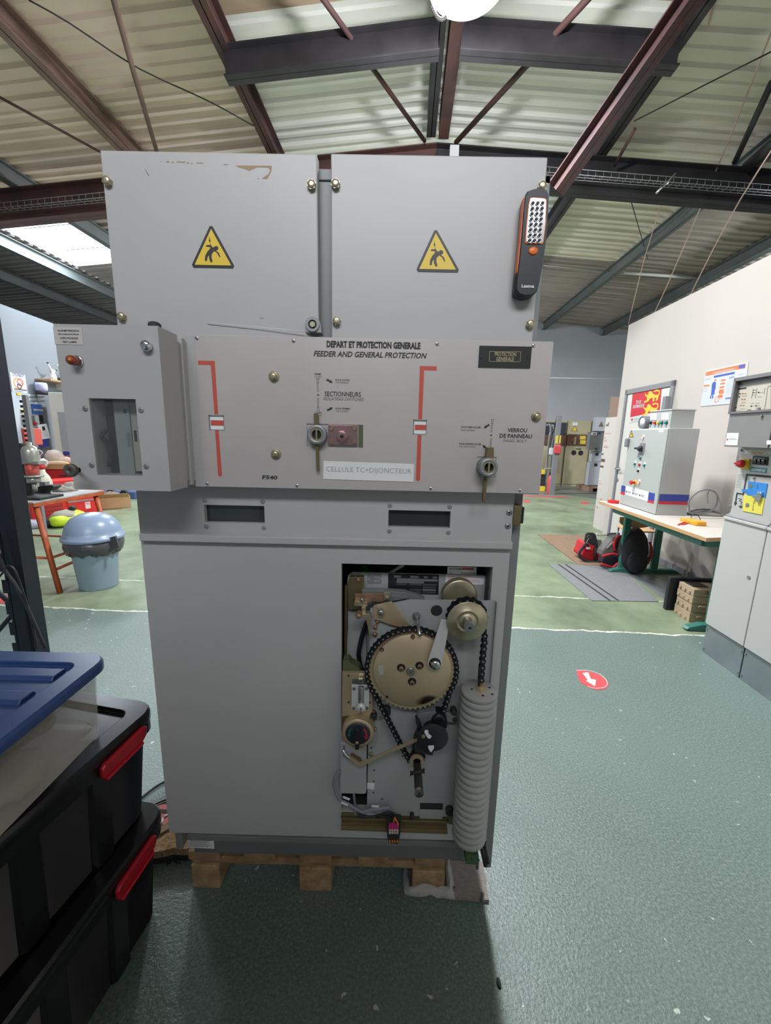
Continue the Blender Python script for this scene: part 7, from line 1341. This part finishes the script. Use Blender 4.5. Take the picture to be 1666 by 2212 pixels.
for x0, y0, x1 in ((1130, 282, 1330), (1150, 292, 1350)): wf(b, Y4, [(x0, y0), (x1, y0-42), (x1, y0-36), (x0, y0+6)], .0078, 0, .007)
wf(b, Y4, [(1130, 372), (1150, 362), (1158, 375), (1155, 430), (1148, 440), (1145, 480), (1112, 495), (1118, 440), (1120, 400)], .007, 2, .006); wf(b, Y4, [(1108, 495), (1118, 493), (1112, 522), (1102, 523)], .007, 2, .006); wf(b, Y4, [(1126, 492), (1136, 490), (1132, 520), (1120, 521)], .007, 2, .006); wf(b, Y4, [(1148, 342), (1162, 340), (1160, 360), (1146, 362)], .007, 4, .006)
for x, y, w, h in ((1208, 345, 42, 14), (1202, 378, 42, 14), (1195, 412, 42, 14), (1188, 440, 44, 40), (1180, 490, 42, 26), (1350, 330, 65, 14), (1046, 398, 52, 14)): wf(b, Y4, [(x, y), (x+w, y-6), (x+w-3, y+h-4), (x-3, y+h)], .0072, 1, .006)
for k in range(10): wf(b, Y4, [(1268-k*3, 366+k*13), (1320-k*2, 358+k*13), (1320-k*2, 360+k*13), (1268-k*3, 368+k*13)], .0068, 3, .006)
for k in range(5): wf(b, Y4, [(1285+k*10, 320-k*3), (1288+k*10, 320-k*3), (1286+k*10, 342-k*3), (1283+k*10, 342-k*3)], .007, 2, .006); wf(b, Y4, [(1250+k*10, 512-k*1), (1256+k*10, 512-k*1), (1254+k*10, 530-k*1), (1248+k*10, 530-k*1)], .007, 2, .006)
for x, y in ((1085, 335), (1080, 345), (1385, 290), (1390, 300), (1050, 430), (1045, 455), (1360, 360)): wf(b, Y4, [(x-25, y+6), (x+35, y-6), (x+35, y-3), (x-25, y+9)], .0068, 3, .006)
c = onF(*Y4(1168, 530), WR); b.ring(WR, c, .030, .024, .006, .007, 20, 1)
tag(b.build('safety_poster', ['poster_white', 'poster_orange', 'poster_blue', 'print_grey', 'poster_orange']), 'white, orange and blue electrical safety poster on the cream wall', 'poster')

# ------------------------------------------------------------------ far end of the hall
Z9 = zq(1150, 880, 7.9)
mk('cub_beige', (.46,.42,.27), .5, noise=.15, nscale=2); mk('cub_brown', (.12,.055,.04), .5); mk('cub_dark', (.02,.025,.04), .4)
bb = 11.42
def cubicle(px0, px1, label, detail):
    Y = 11.3; ya = onY(*Z9(px0, 1335), Y); yb = onY(*Z9(px1, 1335), Y); zz = lambda y: PX(*Z9((px0+px1)/2, y), Y)[1]; x0, x1 = ya.x+.015, yb.x-.015
    t = thing('switch_cubicle', label, 'switch cubicle', ((x0+x1)/2, Y+.45, 0), group='beige and brown switch cubicles by the far wall')
    b = MB(); b.box((x0, Y+.02, 0), (x1, Y+.85, zz(225))); b.build('body', 'cub_beige', t); b = MB(); b.box((x0+.03, Y-.0, .06), (x1-.03, Y+.02, zz(660))); d = b.build('door', 'cub_beige', t, bevel=.005)
    b = MB(); b.box((x0, Y-.04, zz(640)), (x1, Y+.02, zz(470))); b.build('operating_band', 'cub_brown', t); b = MB()
    if detail != 'dark': b.box((x0+.02, Y-.01, zz(462)), (x1-.02, Y+.02, zz(235))); b.build('upper_door', 'cub_beige', t, bevel=.004)
    else: b.box((x0+.02, Y-.01, zz(462)), (x1-.02, Y+.02, zz(255))); b.build('upper_door', 'cub_dark', t, bevel=.004)
    w_ = x1-x0; f_ = FY(Y)
    for k in (.36, .66): b = MB(); b.lathe([(.075, .0), (.075, .006)], f_, (x0+w_*k, zz(775)), 20); b.build('round_port', 'black', d)
    b = MB(); b.box((x0+w_*.42, Y-.006, zz(716)), (x0+w_*.66, Y, zz(702))); b.build('slot', 'black', d)
    if detail == 'full':
        f2 = FY(Y-.04); b = MB(); c = PX(*Z9(712, 560), Y-.04); b.lathe([(.09, 0), (.08, .04)], f2, c, 16); b.box((c[0]-.015, Y-.16, c[1]-.12), (c[0]+.015, Y-.08, c[1]+.10), 1); b.build('handle', ['cub_brown', 'zinc'], t)
        for y0, y1 in ((485, 550), (560, 628)): b = MB(); (a, q), (c_, e) = PX(*Z9(818, y0), Y-.04), PX(*Z9(908, y1), Y-.04); b.box((a, Y-.046, e), (c_, Y-.04, q)); b.build('yellow_label', 'tool_yel', t)
        b = MB(); (a, q), (c_, e) = PX(*Z9(693, 255), Y-.01), PX(*Z9(772, 312), Y-.01); b.box((a, Y-.014, e), (c_, Y-.01, q)); b.build('white_label', 'paper', t)
        b = MB(); c_ = PX(*Z9(722, 365), Y-.01); b.prism([(c_[0]-.10, c_[1]-.07), (c_[0]+.10, c_[1]-.07), (c_[0], c_[1]+.10)], 0, .004, FY(Y-.01), 0); b.prism([(c_[0]-.07, c_[1]-.055), (c_[0]+.07, c_[1]-.055), (c_[0], c_[1]+.07)], .004, .006, FY(Y-.01), 1); b.build('warning_sign', ['zinc_dark', 'tool_yel'], t)
    return t
cubicle(500, 905, 'beige switch cubicle with a warning triangle, in full view by the far wall', 'full'); cubicle(905, 1240, 'beige switch cubicle with a dark upper door, right of the fully visible one', 'dark'); cubicle(115, 500, 'beige switch cubicle with a dark upper door, behind the chrome poles', 'dark')
YPp = 9.3; PO = thing('rack_post', 'dark blue grey steel post with yellow tape and a foot plate near the far wall', 'post', onZ(*Z9(350, 1490))); c = lambda x, y, Y=YPp: onY(*Z9(x, y), Y)
b = MB(); b.box((c(440, 145).x, YPp, 0), (c(512, 145).x, YPp+.08, c(480, 145).z)); b.build('post', 'door_frame', PO); b = MB(); b.box((c(405, 480).x, YPp-.01, c(430, 620).z), (c(425, 480).x+.03, YPp-.002, c(430, 480).z)); b.box((c(470, 480).x, YPp-.01, c(470, 620).z), (c(492, 480).x, YPp-.002, c(470, 480).z)); b.build('yellow_tape', 'tool_yel', PO)
b = MB(); b.box((c(365, 640).x, YPp-.06, c(400, 790).z), (c(490, 640).x, YPp-.012, c(400, 640).z)); tag(b.build('red_bag', 'sticker_red', bevel=.03), 'red pouch hanging on the dark post near the far wall', 'pouch')
for k, (lab, xs_) in enumerate((('left one of two tall chrome hooked poles by the far cubicles', ((250, 300), (290, 292), (318, 340), (315, 420), (298, 500), (270, 760), (245, 1020), (212, 1335))), ('right one of two tall chrome hooked poles by the far cubicles', ((330, 310), (352, 312), (378, 360), (375, 430), (358, 520), (335, 760), (308, 1020), (272, 1345))))):
    b = MB(); b.tube([onY(*Z9(x, y), 10.2) for x, y in xs_], .03, 8, sub=4); o = tag(b.build('hooked_pole', 'chrome'), lab, 'pole', 'chrome hooked poles')
b = MB(); b.box((onY(*Z9(220, 1040), 10.1).x, 10.1, onY(*Z9(220, 1050), 10.1).z), (onY(*Z9(370, 1040), 10.1).x, 10.16, onY(*Z9(220, 1035), 10.1).z)); tag(b.build('pole_bracket', 'label_pale'), 'pale cross bar bracket holding the two chrome poles', 'bracket')
b = MB(); (a, q), (c_, e) = PX(*Z9(305, 690), 9.9), PX(*Z9(350, 805), 9.9); b.box((a, 9.9, e), (c_, 9.95, q), 0); b.box((c_, 9.9, e), (c_+.06, 9.95, q+.2), 1); b.tube([(a, 9.92, q), (a-.02, 9.7, q+.5), (c(440, 145).x, 9.36, q+.8)], .01, 5, 1); tag(b.build('hanging_tester', ['paper', 'dark']), 'black and white tester hanging between the poles and the dark post', 'tester')
p = onZ(*Z9(310, 1480)); FX = thing('fire_extinguisher', 'slim red fire extinguisher standing beside the dark post', 'fire extinguisher', p); h_ = onY(*Z9(335, 1160), p.y).z; f_ = Fr((p.x+.01, p.y+.08, 0), (1, 0, 0), (0, 1, 0), (0, 0, 1)); b = MB(); b.lathe([(.075, 0), (.08, .02), (.08, h_-.1), (.05, h_-.02), (.025, h_)], f_, seg=20); b.build('cylinder', 'sticker_red', FX); b = MB(); b.box((p.x-.03, p.y+.04, h_), (p.x+.05, p.y+.11, h_+.07)); b.build('valve', 'dark', FX)
for lab, y0, y1, hh in (('upper yellow box on the dark stand by the chrome poles', 1065, 1145, 0), ('lower yellow block on the floor by the chrome poles', 1348, 1440, 1)):
    b = MB(); (a, q), (c_, e) = PX(*Z9(120 if hh else 150, y0), 9.9), PX(*Z9(215, y1), 9.9); b.box((a, 9.9, max(e, .0)), (c_, 10.2, q)); tag(b.build('yellow_block', 'knob_yel', bevel=.01), lab, 'box')
b = MB(); (a, q), (c_, e) = PX(*Z9(165, 1140), 9.95), PX(*Z9(215, 1350), 9.95); b.box((a, 9.95, e-.02), (c_, 10.1, q)); tag(b.build('dark_stand', 'dark'), 'dark upright stand between the two yellow boxes', 'stand')
# grey relay cabinet on a pallet
YR_ = 10.1; RK = thing('relay_cabinet', 'slender light grey relay cabinet on a pallet near the far wall', 'cabinet', onY(*Z9(1050, 1330), YR_)); mk('rk_grey', (.44,.47,.52), .5)
def rbox(x0, y0, x1, y1, Y, d, m, name, par=RK, bv=.004): b = MB(); d = min(d, .16); (a, q), (c_, e) = PX(*Z9(x0, y0), Y), PX(*Z9(x1, y1), Y); b.box((a, Y, e), (c_, Y+d, q)); return b.build(name, m, par, bevel=bv)
rbox(985, 935, 1165, 1330, YR_, .5, 'rk_grey', 'lower_body'); rbox(1030, 745, 1190, 925, YR_, .5, 'rk_grey', 'middle_body'); mb_ = rbox(995, 420, 1225, 735, YR_-.12, .6, 'grey_metal', 'control_panel'); ub = rbox(1095, 165, 1265, 410, YR_, .4, 'rk_grey', 'upper_body')
for x0, y0, x1, y1 in ((1085, 775, 1130, 825), (1062, 955, 1110, 1005)): rbox(x0, y0, x1, y1, YR_-.01, .01, 'dark', 'window', RK, 0)
rbox(1020, 425, 1100, 478, YR_-.14, .02, 'paper', 'display', mb_); rbox(1040, 445, 1085, 462, YR_-.145, .005, 'dark', 'screen', mb_, 0); rbox(1140, 432, 1165, 452, YR_-.13, .01, 'dark', 'small_switch', mb_, 0); rbox(1080, 690, 1105, 715, YR_-.14, .02, 'dark', 'small_switch', mb_, 0)
b = MB(); c_ = PX(*Z9(1178, 290), YR_-.002); b.prism([(c_[0]-.07, c_[1]-.06), (c_[0]+.07, c_[1]-.06), (c_[0], c_[1]+.08)], 0, .003, FY(YR_)); b.build('warning_sign', 'zinc_dark', ub)
PL2 = thing('small_pallet', 'small wooden pallet under the grey relay cabinet', 'pallet', onZ(*Z9(1000, 1450))); p0, p1_ = onZ(*Z9(905, 1428)), onZ(*Z9(1150, 1480)); mk('pallet_red', (.33,.20,.15), .8)
x0 = p0.x; zt_ = onY(*Z9(985, 1310), YR_).z
b = MB(); b.box((x0, 10.0, .10), (x0+.9, 10.75, .14)); b.build('deck', 'pallet_red', PL2, bevel=.004)
for k in (0, .38, .78): b = MB(); b.box((x0+k, 10.0, 0), (x0+k+.12, 10.75, .10)); b.build('block', 'pallet_red', PL2, bevel=.004)
b = MB(); (a, q), (c_, e) = PX(*Z9(1000, 1325), YR_), PX(*Z9(1150, 1400), YR_); b.box((a+.05, YR_+.05, .14), (c_, YR_+.45, q)); b.build('foot', 'rk_grey', RK)
# white locker with red print beyond the end of the cream wall
a0_, a1_, a2_ = onZ(*Z9(1035, 2040)), onZ(*Z9(1130, 2085)), onZ(*Z9(1290, 2145)); LK = thing('display_panel', 'tall white folding display board with small red print at the end of the cream wall', 'display board', a1_); ht = onY(*Z9(1290, 165), a1_.y).z
mk('locker_white', (.54,.51,.48), .6)
zt_ = onF(*Z9(1385, 165), Fr(a1_, (a2_-a1_).normalized(), (0, 0, 1), (a2_-a1_).normalized().cross(Vector((0, 0, 1)))))[1]
b = MB(); d = (a1_-a0_); L1 = d.length; d.normalize(); f1 = Fr(a0_, d, (0, 0, 1), d.cross(Vector((0, 0, 1)))); b.box((0, 0, -.02), (L1, ht, 0), 0, f1); lw = b.build('left_leaf', 'locker_white', LK)
b = MB(); d = (a2_-a1_); d.normalize(); f2 = Fr(a1_, d, (0, 0, 1), d.cross(Vector((0, 0, 1)))); b.box((0, 0, -.02), (.30, ht, 0), 0, f2); b.build('right_leaf', 'locker_white', LK)
mk('print_pink', (.60,.20,.18), .6)
for x0, y0, x1, y1, m in ((1240, 438, 1345, 446, 'print_pink'), (1232, 510, 1252, 528, 'print_pink'), (1228, 555, 1278, 562, 'print_pink'), (1228, 570, 1272, 578, 'print_pink'), (1222, 650, 1280, 662, 'print_pink'), (1222, 672, 1295, 690, 'print_pink'), (1180, 875, 1238, 935, 'cub_brown'), (1165, 990, 1215, 1030, 'cub_brown'), (1190, 780, 1215, 815, 'ink_soft'), (1140, 1245, 1175, 1260, 'print_pink'), (1140, 1290, 1180, 1310, 'print_pink'), (1130, 1378, 1185, 1392, 'print_pink'), (1128, 1400, 1195, 1415, 'print_pink'), (1108, 1540, 1145, 1555, 'ink_soft'), (1165, 1550, 1190, 1580, 'print_pink'), (1100, 1690, 1118, 1712, 'ink_soft'), (1262, 290, 1285, 320, 'ink_soft'), (1296, 258, 1304, 320, 'ink_soft')):
    b = MB(); f_ = f1; (a, q), (c_, e) = onF(*Z9(x0, y0), f_), onF(*Z9(x1, y1), f_)
    if a > L1: f_ = f2; (a, q), (c_, e) = onF(*Z9(x0, y0), f_), onF(*Z9(x1, y1), f_)
    b.box((a, min(e, q), .0005), (c_, max(e, q), .002), 0, f_); b.build('print_mark', m, lw)
mk('hardboard', (.34,.235,.18), .8); b = MB(); q0, q1 = onY(*zq(1100, 680, 3.567)(790, 630), 8.6), onY(*zq(1100, 680, 3.567)(812, 785), 8.6); b.box((q0.x, 8.6, 0), (q0.x+1.0, 8.63, q0.z)); tag(b.build('tall_board', 'hardboard'), 'tall brown hardboard sheet standing behind the white display board', 'board')
fpoly('floor_tape', [(1095, 1069), (1229, 1073), (1229, 1075), (1095, 1071.5)], .002, 'sticker_red', 'long red and white tape line across the floor by the dark post', 'tape')
s_ = fpoly('floor_sticker', [(1254, 1084), (1262, 1083), (1275, 1086), (1268, 1089), (1256, 1088)], .002, 'sticker_red', 'small red floor sticker with a white dot, in front of the small pallet', 'sticker')
s_ = fpoly('floor_sticker', [(1129, 1081), (1140, 1080), (1147, 1082), (1143, 1085), (1131, 1084)], .002, 'sticker_red', 'small red floor sticker just right of the big cabinet', 'sticker')
# long pull chains hanging at upper right
for lab, pts in (('pinkish pull chain nearest the cabinet, with a metal toggle hanging at upper right', ((1549, -10), (1494, 190), (1438, 410), (1392, 560), (1358, 700))), ('pinkish pull chain second from the cabinet at upper right', ((1672, 55), (1580, 290), (1500, 480), (1440, 620), (1407, 690))), ('pinkish pull chain farthest from the cabinet at the right picture edge', ((1672, 318), (1600, 430), (1540, 540), (1490, 640)))):
    b = MB(); n = len(pts); b.tube([onY(x, y, 3.0+i*1.2) for i, (x, y) in enumerate(pts)], .007, 5, sub=2); tag(b.build('pull_chain', 'chain_pink'), lab, 'chain')
b = MB(); b.tube([onY(1418, 417, 4.0), onY(1440, 396, 4.0), onY(1460, 375, 4.0)], .012, 6); tag(b.build('toggle_hook', 'chrome'), 'small metal toggle on the nearest pull chain under the cable tray', 'hook')
b = MB(); b.tube([onY(1348, 589, 8.0), onY(1430, 595, 8.0), onY(1508, 600, 8.0)], .028, 8); tag(b.build('fluorescent_tube', 'white'), 'thin white tube batten under the dark roof sheets at right', 'batten')
b = MB(); b.tube([onY(1175, 573, 8.0), onY(1318, 586, 8.0)], .010, 6); tag(b.build('conduit', 'wire_galv'), 'thin pale conduit under the beige roof sheets at right', 'conduit')
